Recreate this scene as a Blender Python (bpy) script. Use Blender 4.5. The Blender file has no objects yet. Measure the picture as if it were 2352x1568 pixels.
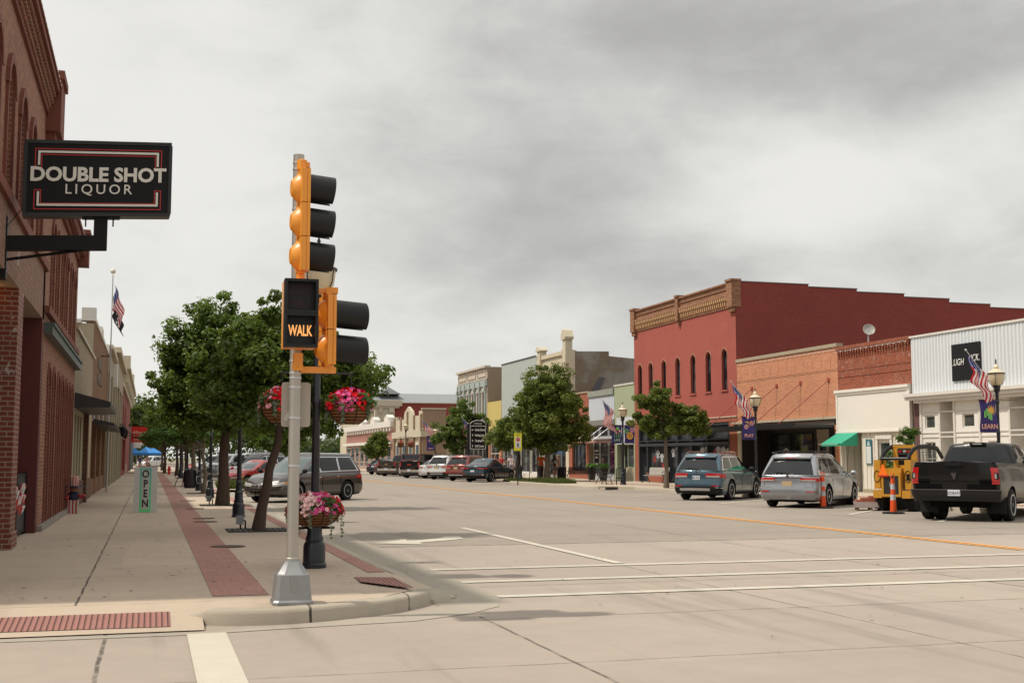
import bpy, bmesh, math, random
from mathutils import Vector, Matrix, noise as mnoise
R = math.radians
sc = bpy.context.scene
COL = sc.collection
# ---------------------------------------------------------------- camera, light, exposure
cam = bpy.data.cameras.new('camera'); co = bpy.data.objects.new('camera', cam); COL.objects.link(co)
co.location = (0, 0, 1.65); co.rotation_euler = (R(90 + 5.427), 0, R(-16.4975))
cam.lens = 2800 / 2352 * 36; cam.sensor_width = 36; cam.clip_end = 6000; cam.clip_start = .1
sc.camera = co
SUN_EL, SUN_DIR = R(57), Vector((-.99, .14, 0)).normalized()
sun = bpy.data.lights.new('sun', 'SUN'); sun.energy = 3.3; sun.angle = R(1.6); sun.color = (1, .93, .82)
so = bpy.data.objects.new('sun', sun); COL.objects.link(so)
sv = Vector((SUN_DIR.x * math.cos(SUN_EL), SUN_DIR.y * math.cos(SUN_EL), math.sin(SUN_EL)))
so.rotation_euler = sv.to_track_quat('Z', 'Y').to_euler()
sc.view_settings.view_transform = 'Standard'; sc.view_settings.look = 'None'
sc.view_settings.exposure = 0; sc.view_settings.gamma = 1
sc.render.engine = 'CYCLES'
sc.cycles.max_bounces = 6; sc.cycles.transparent_max_bounces = 8
sc.cycles.caustics_reflective = False; sc.cycles.caustics_refractive = False

# node helper -----------------------------------------------------
class NT:
    def __init__(s, tree): s.t = tree; s.t.nodes.clear()
    def n(s, typ, ins=None, **at):
        nd = s.t.nodes.new(typ)
        for k, v in at.items(): setattr(nd, k, v)
        for k, v in (ins or {}).items():
            sk = nd.inputs[k]
            if isinstance(v, bpy.types.NodeSocket): s.t.links.new(v, sk)
            else:
                if sk.type == 'RGBA' and len(v) == 3: v = (*v, 1)
                sk.default_value = v
        return nd
    def m(s, op, a, b=0., c=0., clamp=False):
        return s.n('ShaderNodeMath', {0: a, 1: b, 2: c}, operation=op, use_clamp=clamp).outputs[0]
    def mix(s, f, a, b, mode='MIX'):
        nd = s.n('ShaderNodeMix', data_type='RGBA', blend_type=mode, clamp_factor=True)
        for k, v in ((0, f), (6, a), (7, b)):
            if isinstance(v, bpy.types.NodeSocket): s.t.links.new(v, nd.inputs[k])
            else:
                if k and len(v) == 3: v = (*v, 1)
                nd.inputs[k].default_value = v
        return nd.outputs[2]
    def noise(s, vec, scale, detail=4, rough=.55, out=0, dist=0.):
        return s.n('ShaderNodeTexNoise', {'Vector': vec, 'Scale': scale, 'Detail': detail, 'Roughness': rough, 'Distortion': dist}).outputs[out]
    def ramp(s, f, lo, hi, a=0., b=1.):
        return s.n('ShaderNodeMapRange', {0: f, 1: lo, 2: hi, 3: a, 4: b}, interpolation_type='SMOOTHSTEP').outputs[0]
    def xyz(s, v): return s.n('ShaderNodeSeparateXYZ', {0: v}).outputs
    def vec(s, x, y, z=0.): return s.n('ShaderNodeCombineXYZ', {0: x, 1: y, 2: z}).outputs[0]

# world -----------------------------------------------------------
w = bpy.data.worlds.new('World'); sc.world = w; w.use_nodes = True
T = NT(w.node_tree)
tc = T.n('ShaderNodeTexCoord').outputs['Generated']
d = T.xyz(tc)
zz = T.m('MAXIMUM', d[2], 0.)
den = T.m('ADD', zz, .36)
px, py = T.m('DIVIDE', d[0], den), T.m('DIVIDE', d[1], den)
P = T.vec(px, py, 0.)
Pr = T.n('ShaderNodeMapping', {'Vector': P, 'Rotation': (0, 0, R(25)), 'Scale': (1., 1.25, 1.), 'Location': (3.1, .4, 0)}).outputs[0]
n1 = T.noise(Pr, .9, 3, .5)
az = T.m('ARCTAN2', d[0], d[1]); elv = T.m('ARCSINE', d[2])
Q = T.n('ShaderNodeMapping', {'Vector': T.vec(az, T.m('MULTIPLY', elv, 2.0), 0.), 'Rotation': (0, 0, R(-16)), 'Location': (1.7, .9, 0)}).outputs[0]
n2 = T.m('ADD', T.m('MULTIPLY', T.noise(Pr, 2.6, 5, .5), .35), T.m('MULTIPLY', T.noise(Q, 4.2, 7, .56, dist=.5), .65))
n3 = T.noise(Q, 13., 6, .6, dist=.4)
f = T.m('ADD', T.m('MULTIPLY', n1, .46), T.m('ADD', T.m('MULTIPLY', n2, .38), T.m('MULTIPLY', n3, .14)))
# broad layout of the cloud deck: azimuth from the street direction
az = T.m('ARCTAN2', d[0], d[1])
def blob(a0, e0, sa, se, k):
    u = T.m('DIVIDE', T.m('SUBTRACT', az, R(a0)), R(sa)); v = T.m('DIVIDE', T.m('SUBTRACT', d[2], math.sin(R(e0))), math.sin(R(se)))
    r = T.m('ADD', T.m('MULTIPLY', u, u), T.m('MULTIPLY', v, v))
    return T.m('MULTIPLY', T.m('EXPONENT', T.m('MULTIPLY', r, -1.)), k)
B = [blob(*b) for b in ((18, 13.5, 9, 3, -.13), (24, 9, 7, 1.6, -.05), (35, 18, 9, 2.5, -.11), (20, 19.5, 12, 1.8, -.07), (-1, 12, 9, 9, .12), (31, 12.5, 5.5, 2.2, .17), (17, 7, 4, 1.3, .07), (-4, 3, 9, 3, .06), (8, 5, 7, 2, .03))]
for b in B: f = T.m('ADD', f, b)
f = T.ramp(f, .29, .615)
cr = T.n('ShaderNodeValToRGB', {0: f}); e = cr.color_ramp.elements
e[0].position = 0; e[0].color = (.46, .45, .435, 1); e[1].position = 1; e[1].color = (.87, .855, .81, 1)
x = cr.color_ramp.elements.new(.45); x.color = (.65, .64, .61, 1)
x = cr.color_ramp.elements.new(.75); x.color = (.77, .76, .72, 1)
sky = T.n('ShaderNodeTexSky', sky_type='NISHITA', sun_disc=False, sun_elevation=SUN_EL, sun_rotation=math.atan2(SUN_DIR.x, SUN_DIR.y)).outputs[0]
bg1 = T.n('ShaderNodeBackground', {'Color': sky, 'Strength': .1})
up = T.ramp(d[2], .40, .95, 1., 1.6)
bg2 = T.n('ShaderNodeBackground', {'Color': cr.outputs[0], 'Strength': up})
ms = T.n('ShaderNodeMixShader', {0: .94, 1: bg1.outputs[0], 2: bg2.outputs[0]})
T.n('ShaderNodeOutputWorld', {0: ms.outputs[0]})

# ---------------------------------------------------------------- mesh builder
class MB:
    def __init__(s): s.v = []; s.f = []; s.mi = []; s.cur = 0
    def add(s, vs, fs):
        b = len(s.v); s.v += [tuple(v) for v in vs]; s.f += [tuple(b + i for i in f) for f in fs]; s.mi += [s.cur] * len(fs); return s
    def box(s, x0, x1, y0, y1, z0, z1, F=None):
        if x0 > x1: x0, x1 = x1, x0
        if y0 > y1: y0, y1 = y1, y0
        if z0 > z1: z0, z1 = z1, z0
        vs = [(x, y, z) for z in (z0, z1) for y in (y0, y1) for x in (x0, x1)]
        if F: vs = [F(*v) for v in vs]
        return s.add(vs, [(0, 2, 3, 1), (4, 5, 7, 6), (0, 1, 5, 4), (2, 6, 7, 3), (0, 4, 6, 2), (1, 3, 7, 5)])
    def tube(s, pts, r, n=8, cap=True):
        pts = [Vector(p) for p in pts]; rs = r if isinstance(r, (list, tuple)) else [r] * len(pts)
        vs = []; up = None
        for i, p in enumerate(pts):
            t = (pts[min(i + 1, len(pts) - 1)] - pts[max(i - 1, 0)])
            t = t.normalized() if t.length > 1e-9 else Vector((0, 0, 1))
            if up is None:
                up = t.cross(Vector((0, 0, 1)) if abs(t.z) < .9 else Vector((1, 0, 0))).normalized()
            else:
                up = (up - t * up.dot(t)).normalized()
            b = t.cross(up)
            for k in range(n):
                a = 2 * math.pi * k / n; vs.append(p + (up * math.cos(a) + b * math.sin(a)) * rs[i])
        fs = [(i * n + k, i * n + (k + 1) % n, (i + 1) * n + (k + 1) % n, (i + 1) * n + k) for i in range(len(pts) - 1) for k in range(n)]
        if cap: fs += [tuple(range(n))[::-1], tuple((len(pts) - 1) * n + k for k in range(n))]
        return s.add(vs, fs)
    def lathe(s, prof, c=(0, 0, 0), n=16, M=None):
        vs = []
        for r, z in prof:
            for k in range(n):
                a = 2 * math.pi * k / n; vs.append(Vector((r * math.cos(a), r * math.sin(a), z)))
        if M: vs = [M @ v for v in vs]
        vs = [v + Vector(c) for v in vs]
        m = len(prof)
        fs = [(i * n + k, i * n + (k + 1) % n, (i + 1) * n + (k + 1) % n, (i + 1) * n + k) for i in range(m - 1) for k in range(n)]
        fs += [tuple(range(n))[::-1], tuple((m - 1) * n + k for k in range(n))]
        return s.add(vs, fs)
    def prism(s, poly, F, w0, w1):          # poly in (u,v), extruded from w0 to w1 in frame F(u,v,w)
        n = len(poly); vs = [F(u, v, w0) for u, v in poly] + [F(u, v, w1) for u, v in poly]
        return s.add(vs, [tuple(range(n))[::-1], tuple(range(n, 2 * n))] + [(i, (i + 1) % n, n + (i + 1) % n, n + i) for i in range(n)])
    def quad(s, *p): return s.add(p, [tuple(range(len(p)))])
    def sphere(s, c, r, n=12, m=8, sc3=(1, 1, 1)):
        pr = [(max(1e-4, math.sin(math.pi * i / m)) * r, -math.cos(math.pi * i / m) * r) for i in range(m + 1)]
        return s.lathe(pr, c, n, Matrix.Diagonal(Vector(sc3)))
    def build(s, name, mats, parent=None, smooth=0, fix=True):
        me = bpy.data.meshes.new(name); me.from_pydata(s.v, [], s.f)
        for m in (mats if isinstance(mats, (list, tuple)) else [mats]): me.materials.append(m)
        if any(s.mi): me.polygons.foreach_set('material_index', s.mi)
        if fix:
            bm = bmesh.new(); bm.from_mesh(me); bmesh.ops.recalc_face_normals(bm, faces=bm.faces); bm.to_mesh(me); bm.free()
        return link(name, me, parent, smooth)
def link(name, me, parent=None, smooth=0):
    if smooth:
        me.polygons.foreach_set('use_smooth', [True] * len(me.polygons))
        if smooth < 180: me.set_sharp_from_angle(angle=R(smooth))
    o = bpy.data.objects.new(name, me); COL.objects.link(o)
    if parent is not None: attach(o, parent)
    return o
WORLD = {}
def base_of(p):
    while p is not None:
        if p.name in WORLD: return WORLD[p.name]
        p = p.parent
    return None
def attach(o, parent):
    o.parent = parent
    if parent.name in WORLD: o.location = -WORLD[parent.name]
def tag(o, label=None, cat=None, group=None, kind=None):
    if label: o['label'] = label
    if cat: o['category'] = cat
    if group: o['group'] = group
    if kind: o['kind'] = kind
    return o
def thing(name, label, cat, loc=(0, 0, 0), rz=0, group=None, world=False):
    o = bpy.data.objects.new(name, None); COL.objects.link(o); o.empty_display_size = .2
    o.location = loc; o.rotation_euler = (0, 0, rz); tag(o, label, cat, group)
    if world: WORLD[o.name] = Vector(loc)
    return o
def copy_tree(o, parent=None):
    c = o.copy(); COL.objects.link(c)
    if parent is not None: c.parent = parent
    for ch in list(o.children): copy_tree(ch, c)
    return c
def recolor(root, names, mat):
    for ch in root.children_recursive:
        if ch.name.split('.')[0] in names and ch.type == 'MESH':
            for sl in ch.material_slots[:1]: sl.link = 'OBJECT'; sl.material = mat
BASIS = {}
def text(s, size, depth, m, parent, M, name='lettering', align='CENTER', bold=0., space=1., shear=0., xs=1.):
    cu = bpy.data.curves.new('t', 'FONT'); cu.body = s; cu.size = size; cu.extrude = depth; cu.align_x = align
    cu.align_y = 'CENTER'; cu.offset = bold; cu.space_character = space; cu.shear = shear; cu.resolution_u = 3
    ob = bpy.data.objects.new('t', cu); COL.objects.link(ob)
    dg = bpy.context.evaluated_depsgraph_get(); dg.update()
    me = bpy.data.meshes.new_from_object(ob.evaluated_get(dg)); bpy.data.objects.remove(ob)
    me.transform(M @ Matrix.Diagonal(Vector((xs, 1, 1, 1)))); me.materials.clear(); me.materials.append(m)
    me.name = name
    return link(name, me, parent)
def frameM(o, u, v):                        # matrix taking text plane (x right, y up) to world directions
    u, v = Vector(u).normalized(), Vector(v).normalized(); n = u.cross(v)
    return Matrix(((u.x, v.x, n.x, o[0]), (u.y, v.y, n.y, o[1]), (u.z, v.z, n.z, o[2]), (0, 0, 0, 1)))

# ---------------------------------------------------------------- materials
MATS = {}
def new_mat(name):
    m = bpy.data.materials.new(name); m.use_nodes = True
    return m, NT(m.node_tree)
def pmat(name, col, rough=.6, metal=0., vary=.15, scale=3., fine=40., bump=0., coat=0., spec=.5, emit=0., col2=None, streak=0.):
    if name in MATS: return MATS[name]
    m, T = new_mat(name)
    pos = T.n('ShaderNodeTexCoord').outputs['Object'] if False else T.n('ShaderNodeNewGeometry').outputs['Position']
    a = T.noise(pos, scale, 5, .6); b = T.noise(pos, fine, 3, .6)
    k = T.m('ADD', T.m('MULTIPLY', T.m('SUBTRACT', a, .5), 2 * vary), T.m('MULTIPLY', T.m('SUBTRACT', b, .5), vary))
    if streak:
        q = T.xyz(pos); sv_ = T.vec(T.m('MULTIPLY', q[0], 9.), T.m('MULTIPLY', q[1], 9.), T.m('MULTIPLY', q[2], .7))
        k = T.m('ADD', k, T.m('MULTIPLY', T.m('SUBTRACT', T.noise(sv_, 1., 4, .6), .5), -2 * streak))
    c = T.mix(1., (*col, 1), T.n('ShaderNodeCombineColor', {0: T.m('ADD', k, 1.), 1: T.m('ADD', k, 1.), 2: T.m('ADD', k, 1.)}).outputs[0], 'MULTIPLY')
    if col2: c = T.mix(T.ramp(T.noise(pos, scale * .6, 6, .65), .48, .62), c, col2)
    ins = {'Base Color': c, 'Roughness': T.m('ADD', rough, T.m('MULTIPLY', T.m('SUBTRACT', a, .5), .15), clamp=True) if rough > .2 else rough, 'Metallic': metal, 'Specular IOR Level': spec}
    if coat: ins['Coat Weight'] = coat; ins['Coat Roughness'] = .05
    if emit: ins['Emission Color'] = (*col, 1); ins['Emission Strength'] = emit
    if bump: ins['Normal'] = T.n('ShaderNodeBump', {'Strength': bump, 'Distance': .02, 'Height': T.m('ADD', a, b)}).outputs[0]
    p = T.n('ShaderNodeBsdfPrincipled', ins)
    T.n('ShaderNodeOutputMaterial', {0: p.outputs[0]})
    MATS[name] = m; return m
def wallcoord(T):
    g = T.n('ShaderNodeNewGeometry'); p = T.xyz(g.outputs['Position']); n = T.xyz(g.outputs['True Normal'])
    ax, az_ = T.m('ABSOLUTE', n[0]), T.m('ABSOLUTE', n[2])
    isx = T.m('GREATER_THAN', ax, .5); isz = T.m('GREATER_THAN', az_, .7)
    u = T.m('ADD', T.m('MULTIPLY', p[1], isx), T.m('MULTIPLY', p[0], T.m('SUBTRACT', 1., isx)))
    v = T.m('ADD', T.m('MULTIPLY', p[2], T.m('SUBTRACT', 1., isz)), T.m('MULTIPLY', p[1], isz))
    return T.vec(u, v, 0.), g.outputs['Position']
def brick(name, c1, c2, mortar, bw=.22, bh=.075, ms=.012, rough=.85, stain=.25, stainc=(.25, .2, .17), bump=.5, worn=0.):
    if name in MATS: return MATS[name]
    m, T = new_mat(name); uv, pos = wallcoord(T)
    b = T.n('ShaderNodeTexBrick', {'Vector': uv, 'Color1': c1, 'Color2': c2, 'Mortar': mortar, 'Scale': 1., 'Mortar Size': ms, 'Mortar Smooth': .3, 'Bias': 0., 'Brick Width': bw, 'Row Height': bh})
    b.offset = .5
    big = T.noise(pos, .8, 6, .65); fine = T.noise(pos, 25., 4, .6)
    k = T.m('ADD', .75, T.m('ADD', T.m('MULTIPLY', big, .25), T.m('MULTIPLY', fine, .25)))
    c = T.mix(1., b.outputs[0], T.n('ShaderNodeCombineColor', {0: k, 1: k, 2: k}).outputs[0], 'MULTIPLY')
    c = T.mix(T.m('MULTIPLY', T.ramp(T.noise(pos, 1.7, 7, .7), .5, .75), stain), c, stainc)
    if worn: c = T.mix(T.m('MULTIPLY', T.ramp(T.noise(pos, 6., 6, .7), .60, .66), worn), c, (.5, .45, .4))
    bn = T.n('ShaderNodeBump', {'Strength': bump, 'Distance': .01, 'Height': T.m('ADD', T.m('MULTIPLY', b.outputs[1], -1.), T.m('MULTIPLY', fine, .3))})
    p = T.n('ShaderNodeBsdfPrincipled', {'Base Color': c, 'Roughness': rough, 'Normal': bn.outputs[0], 'Specular IOR Level': .3})
    T.n('ShaderNodeOutputMaterial', {0: p.outputs[0]})
    MATS[name] = m; return m
def lines_mat(name, col, period, depth=.5, dark=.8, rough=.55, vertical=True, vary=.12, metal=0., alt=None, w=.12, streak=.0):
    # ribbed siding / boards: lines every `period` metres
    if name in MATS: return MATS[name]
    m, T = new_mat(name); uv, pos = wallcoord(T); q = T.xyz(uv)
    t = T.m('FRACT', T.m('DIVIDE', q[0] if vertical else q[1], period))
    h = T.m('ABSOLUTE', T.m('SUBTRACT', t, .5))
    line = T.ramp(h, .5 - w, .5)
    a = T.noise(pos, 1.3, 6, .65)
    k = T.m('ADD', 1. - vary / 2, T.m('MULTIPLY', a, vary))
    if streak:
        q3 = T.xyz(pos); sv_ = T.vec(T.m('MULTIPLY', q3[0], 6.), T.m('MULTIPLY', q3[1], 6.), T.m('MULTIPLY', q3[2], .5))
        k = T.m('ADD', k, T.m('MULTIPLY', T.m('SUBTRACT', T.noise(sv_, 1., 4, .6), .5), -2 * streak))
    c = T.mix(1., (*col, 1), T.n('ShaderNodeCombineColor', {0: k, 1: k, 2: k}).outputs[0], 'MULTIPLY')
    if alt: c = T.mix(T.m('GREATER_THAN', t, .5), c, alt)
    else: c = T.mix(T.m('MULTIPLY', line, 1 - dark), c, tuple(x * .35 for x in col))
    bn = T.n('ShaderNodeBump', {'Strength': depth, 'Distance': .03, 'Height': T.m('SUBTRACT', 1., line)})
    p = T.n('ShaderNodeBsdfPrincipled', {'Base Color': c, 'Roughness': rough, 'Metallic': metal, 'Normal': bn.outputs[0]})
    T.n('ShaderNodeOutputMaterial', {0: p.outputs[0]})
    MATS[name] = m; return m
def glass_mat(name, col=(.015, .017, .02), rough=.03, spec=.5, vary=0.):
    if name in MATS: return MATS[name]
    m, T = new_mat(name); g = T.n('ShaderNodeNewGeometry'); pos = g.outputs['Position']
    a = T.noise(pos, .9, 3, .5)
    c = T.mix(T.ramp(a, .4, .62), col, tuple(x * (1 + vary) + .02 * vary for x in col))
    bn = T.n('ShaderNodeBump', {'Strength': .04, 'Distance': .02, 'Height': T.noise(pos, 1.2, 2, .5)})
    p = T.n('ShaderNodeBsdfPrincipled', {'Base Color': c, 'Roughness': rough, 'Specular IOR Level': spec, 'Normal': bn.outputs[0]})
    T.n('ShaderNodeOutputMaterial', {0: p.outputs[0]}); MATS[name] = m; return m
# ground materials with joints ------------------------------------------------
def ground_mat(name, col, stain, seams=(), rough=.9, tone2=None, patch=0., grit=.1, bump=.15, splitY=None):
    m, T = new_mat(name); pos = T.n('ShaderNodeNewGeometry').outputs['Position']; q = T.xyz(pos)
    big = T.noise(pos, .35, 6, .6); mid = T.noise(pos, 2.2, 6, .65); fine = T.noise(pos, 60., 3, .7); grain = T.noise(pos, 220., 2, .6)
    k = T.m('ADD', 1 - grit * 1.5 - .26, T.m('ADD', T.m('MULTIPLY', big, .30), T.m('ADD', T.m('MULTIPLY', mid, .24), T.m('ADD', T.m('MULTIPLY', fine, grit * 1.6), T.m('MULTIPLY', grain, grit * 1.6)))))
    base = (*col, 1)
    if splitY:
        nz = T.m('MULTIPLY', T.m('SUBTRACT', T.noise(pos, 1.2, 5, .6), .5), .6)
        base = T.mix(T.ramp(T.m('ADD', q[1], nz), splitY - .05, splitY + .05), base, tone2)
    c = T.mix(1., base, T.n('ShaderNodeCombineColor', {0: k, 1: k, 2: k}).outputs[0], 'MULTIPLY')
    sl = T.n('ShaderNodeTexWhiteNoise', {'Vector': T.vec(T.m('FLOOR', T.m('DIVIDE', T.m('SUBTRACT', q[0], 3.35), 3.68)), T.m('FLOOR', T.m('DIVIDE', T.m('SUBTRACT', q[1], 12.25), 2.9)), 0.)}, noise_dimensions='2D').outputs[0]
    sk = T.m('ADD', .955, T.m('MULTIPLY', sl, .09)); c = T.mix(1., c, T.n('ShaderNodeCombineColor', {0: sk, 1: sk, 2: T.m('MULTIPLY', sk, .99)}).outputs[0], 'MULTIPLY')
    # tyre-darkened streaks and stains
    sv_ = T.vec(T.m('MULTIPLY', q[0], 1.6), T.m('MULTIPLY', q[1], .12), 0.)
    c = T.mix(T.m('MULTIPLY', T.ramp(T.noise(sv_, 1., 5, .6), .52, .72), patch), c, stain)
    c = T.mix(T.m('MULTIPLY', T.ramp(T.noise(pos, .9, 8, .72), .60, .78), .5), c, stain)
    c = T.mix(T.m('MULTIPLY', T.ramp(T.noise(pos, 9., 4, .7), .66, .74), .35), c, stain)
    wob = T.m('MULTIPLY', T.m('SUBTRACT', T.noise(pos, 1.5, 4, .6), .5), .045)
    for ax, val, wd, lo, hi, st in seams:
        dd = T.m('ABSOLUTE', T.m('SUBTRACT', T.m('ADD', q[ax], wob), val))
        ln = T.ramp(dd, wd * .4, wd, 1., 0.)
        oth = q[1 - ax]
        ln = T.m('MULTIPLY', ln, T.m('MULTIPLY', T.m('GREATER_THAN', oth, lo), T.m('LESS_THAN', oth, hi)))
        ln = T.m('MULTIPLY', ln, T.ramp(T.noise(pos, 3.5, 3, .6), .38, .55, .45, 1.))
        c = T.mix(T.m('MULTIPLY', ln, st), c, (.05, .042, .035))
    bn = T.n('ShaderNodeBump', {'Strength': bump, 'Distance': .01, 'Height': T.m('ADD', fine, mid)})
    p = T.n('ShaderNodeBsdfPrincipled', {'Base Color': c, 'Roughness': rough, 'Specular IOR Level': .3, 'Normal': bn.outputs[0]})
    T.n('ShaderNodeOutputMaterial', {0: p.outputs[0]}); MATS[name] = m; return m
def flat(name, col, rough=.6, metal=0., **k): return pmat(name, col, rough, metal, vary=k.pop('vary', .06), **k)
# ---------------------------------------------------------------- ground, road, pavements
m_road = ground_mat('road_concrete', (.335, .283, .238), (.20, .17, .145), patch=.5, splitY=22.5, tone2=(.275, .235, .198),
    seams=[(0, 3.35, .024, -20, 12.5, .75), (0, 7.0, .022, -20, 22, .6), (0, -.35, .026, -20, 12.3, .8), (1, 12.25, .03, 3.4, 40, .6), (1, 9.5, .024, -30, 40, .5),
           (1, 22.5, .08, 4.1, 23, .8), (1, 24.6, .05, 9, 23, .5), (0, 10.8, .045, -20, 22, .5), (0, 14.9, .045, -20, 22, .5), (1, 15.3, .035, 4.1, 30, .5), (0, 19., .04, 22, 130, .25), (0, 11., .06, 24, 130, .25), (1, 5.6, .045, -30, 40, .6)])
m_walk = ground_mat('sidewalk_concrete', (.45, .362, .28), (.22, .18, .145), patch=.22, grit=.08,
    seams=[(0, -.68, .018, 13.4, 120, .9)] + [(1, 13.4 + 1.83 * i * 1.65, .018, -2.2, .7, .35) for i in range(0, 12)] + [(1, 14.9 + 3.6 * i, .018, 1.3, 3, .4) for i in range(10)])
m_walkR = ground_mat('pavement_concrete', (.44, .375, .29), (.25, .2, .16), grit=.05)
m_kerb = ground_mat('kerb_concrete', (.38, .33, .265), (.15, .125, .10), patch=.1, seams=[(0, 1.6, .02, 12, 13.2, 1.), (0, 2.75, .02, 12, 13.6, 1.)], bump=.5)
m_gutter = ground_mat('gutter_concrete', (.34, .30, .245), (.19, .165, .135), patch=.3)
m_brickpave = brick('paver_brick', (.34, .17, .135), (.41, .215, .175), (.24, .15, .12), bw=.2, bh=.1, ms=.006, stain=.4, stainc=(.24, .17, .13), bump=.25)
m_white_paint = ground_mat('white_road_paint', (.50, .46, .385), (.29, .255, .21), patch=.65, grit=.15)
m_yellow_paint = ground_mat('yellow_road_paint', (.78, .36, .10), (.45, .28, .15), patch=.3)

def sheet(name, pts, z, m, label=None):
    mb = MB(); mb.quad(*[(x, y, z) for x, y in pts]); o = mb.build(name, m); o['kind'] = 'structure'; return o
m_ground = ground_mat('far_ground', (.20, .19, .12), (.14, .14, .08))
g_ = MB(); N = 24
for i in range(N):
    for j in range(N):
        x0, x1 = -2400 + 4800 * i / N, -2400 + 4800 * (i + 1) / N; y0, y1 = -1200 + 4800 * j / N, -1200 + 4800 * (j + 1) / N
        g_.quad((x0, y0, -.03), (x1, y0, -.03), (x1, y1, -.03), (x0, y1, -.03))
g_.build('ground', m_ground)['kind'] = 'structure'
sheet('road', [(-60, -30), (90, -30), (90, 13.2), (34, 13.2), (34, 500), (-3, 500), (-3, 13.2), (-60, 13.2)], 0, m_road)
# left pavement: flat slab, ramped corner, kerbs
def pave():
    mb = MB()
    # main slab with a kerb step
    mb.box(-8, 3.05, 16.0, 122, -.02, .15)
    mb.box(-8, 2.3, 13.45, 15.998, -.02, .15)
    # ramp down to the crossing on the near-left
    mb.add([(-8, 13.449, .15), (.55, 13.449, .15), (.55, 12.2, .012), (-8, 12.2, .012)], [(0, 3, 2, 1)])
    # corner pad (between the two ramps)
    pad = [(.55, 13.449), (2.3, 13.449), (2.3, 15.0), (3.0, 14.2), (2.85, 13.75), (2.45, 13.25), (1.95, 12.95), (1.5, 12.75), (1.1, 12.68), (.8, 12.75), (.55, 12.9)]
    zs = [.15, .15, .15, .10, .15, .15, .15, .15, .15, .14, .085]
    c = (1.5, 13.3, .15)
    mb.add([c] + [(x, y, z - .001) for (x, y), z in zip(pad, zs)], [(0, i + 1, (i + 1) % len(pad) + 1) for i in range(len(pad))])
    # ramp to the right
    mb.add([(2.3, 15.999, .15), (3.05, 15.999, .15), (3.45, 15.6, .02), (3.5, 14.1, .02), (3.0, 14.2, .10), (2.3, 15.0, .149)], [(0, 5, 4, 3, 2, 1)])
    mb.add([(2.3, 15.0, .149), (3.0, 14.2, .10), (3.5, 14.1, .02), (3.5, 14.1, -.02), (3.0, 14.2, -.02), (2.3, 15.0, -.02), (3.45, 15.6, .02), (3.45, 15.6, -.02), (3.25, 14.0, .06), (3.1, 13.9, .10), (3.3, 13.9, -.02)], [(0, 1, 4, 5), (1, 2, 3, 4), (2, 6, 7, 3), (1, 9, 8, 2), (8, 10, 3, 2)])
    return mb
o = pave().build('sidewalk', m_walk); o['kind'] = 'structure'
def kerb(path, wid, h, name, z0=-.02, close=None):     # path runs along the kerb's inner top edge; outer side to the right
    mb = MB(); pts = [Vector((x, y, 0)) for x, y in path]; rows = []
    hs = h if isinstance(h, list) else [h] * len(pts)
    for i, p in enumerate(pts):
        t = (pts[min(i + 1, len(pts) - 1)] - pts[max(i - 1, 0)]).normalized(); n = Vector((t.y, -t.x, 0))
        rows.append([(p - n * .004) + Vector((0, 0, z0)), (p - n * .004) + Vector((0, 0, hs[i] + .003)), p + n * (wid - .045) + Vector((0, 0, hs[i] + .003)), p + n * (wid - .012) + Vector((0, 0, hs[i] - .012)), p + n * wid + Vector((0, 0, hs[i] - .045)), p + n * (wid + .02) + Vector((0, 0, z0))])
    vs = [v for r in rows for v in r]; k = 6
    mb.add(vs, [(i * k + j, i * k + j + 1, (i + 1) * k + j + 1, (i + 1) * k + j) for i in range(len(rows) - 1) for j in range(k - 1)] + [tuple(range(k)), tuple((len(rows) - 1) * k + j for j in range(k))])
    o = mb.build(name, m_kerb, smooth=50); o['kind'] = 'structure'; return o
def smooth_path(pts, n=5):
    out = []
    P = [Vector((x, y)) for x, y in pts]
    for i in range(len(P) - 1):
        a, b, c, d_ = P[max(i - 1, 0)], P[i], P[i + 1], P[min(i + 2, len(P) - 1)]
        for k in range(n):
            t = k / n
            out.append(tuple(.5 * ((2 * b) + (c - a) * t + (2 * a - 5 * b + 4 * c - d_) * t * t + (3 * b - a - 3 * c + d_) * t ** 3)))
    out.append(tuple(P[-1])); return out
kp = smooth_path([(.45, 13.0), (.66, 12.86), (.8, 12.72), (1.1, 12.66), (1.5, 12.72), (1.95, 12.92), (2.45, 13.22), (2.85, 13.7), (3.02, 14.1)], 4)
hh = [.06 + .09 * min(1, i / 6) if i < 7 else (.15 if i < len(kp) - 5 else .15 - .10 * ((i - (len(kp) - 6)) / 5) ** 2) for i in range(len(kp))]
kerb([(x, y) for x, y in kp], .20, hh, 'corner_kerb')
kerb([(3.03, 122), (3.03, 17.5), (3.06, 16.6), (3.12, 16.0), (3.25, 15.65)][::-1], .16, [.05, .13, .15, .15, .15], 'kerb')
o = sheet('gutter', [(3.2, 12.9), (3.75, 13.2), (4.05, 14.2), (4.07, 17.6), (4.1, 500), (3.0, 500), (3.0, 15.3)], .004, m_gutter)
sheet('corner_apron', [(-60, 12.05), (.4, 11.95), (1.5, 12.15), (2.6, 12.3), (3.35, 12.75), (3.8, 13.3), (3.4, 13.7), (2.7, 12.95), (1.6, 12.4), (.5, 12.1), (-60, 12.3)], .005, m_gutter)
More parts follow.
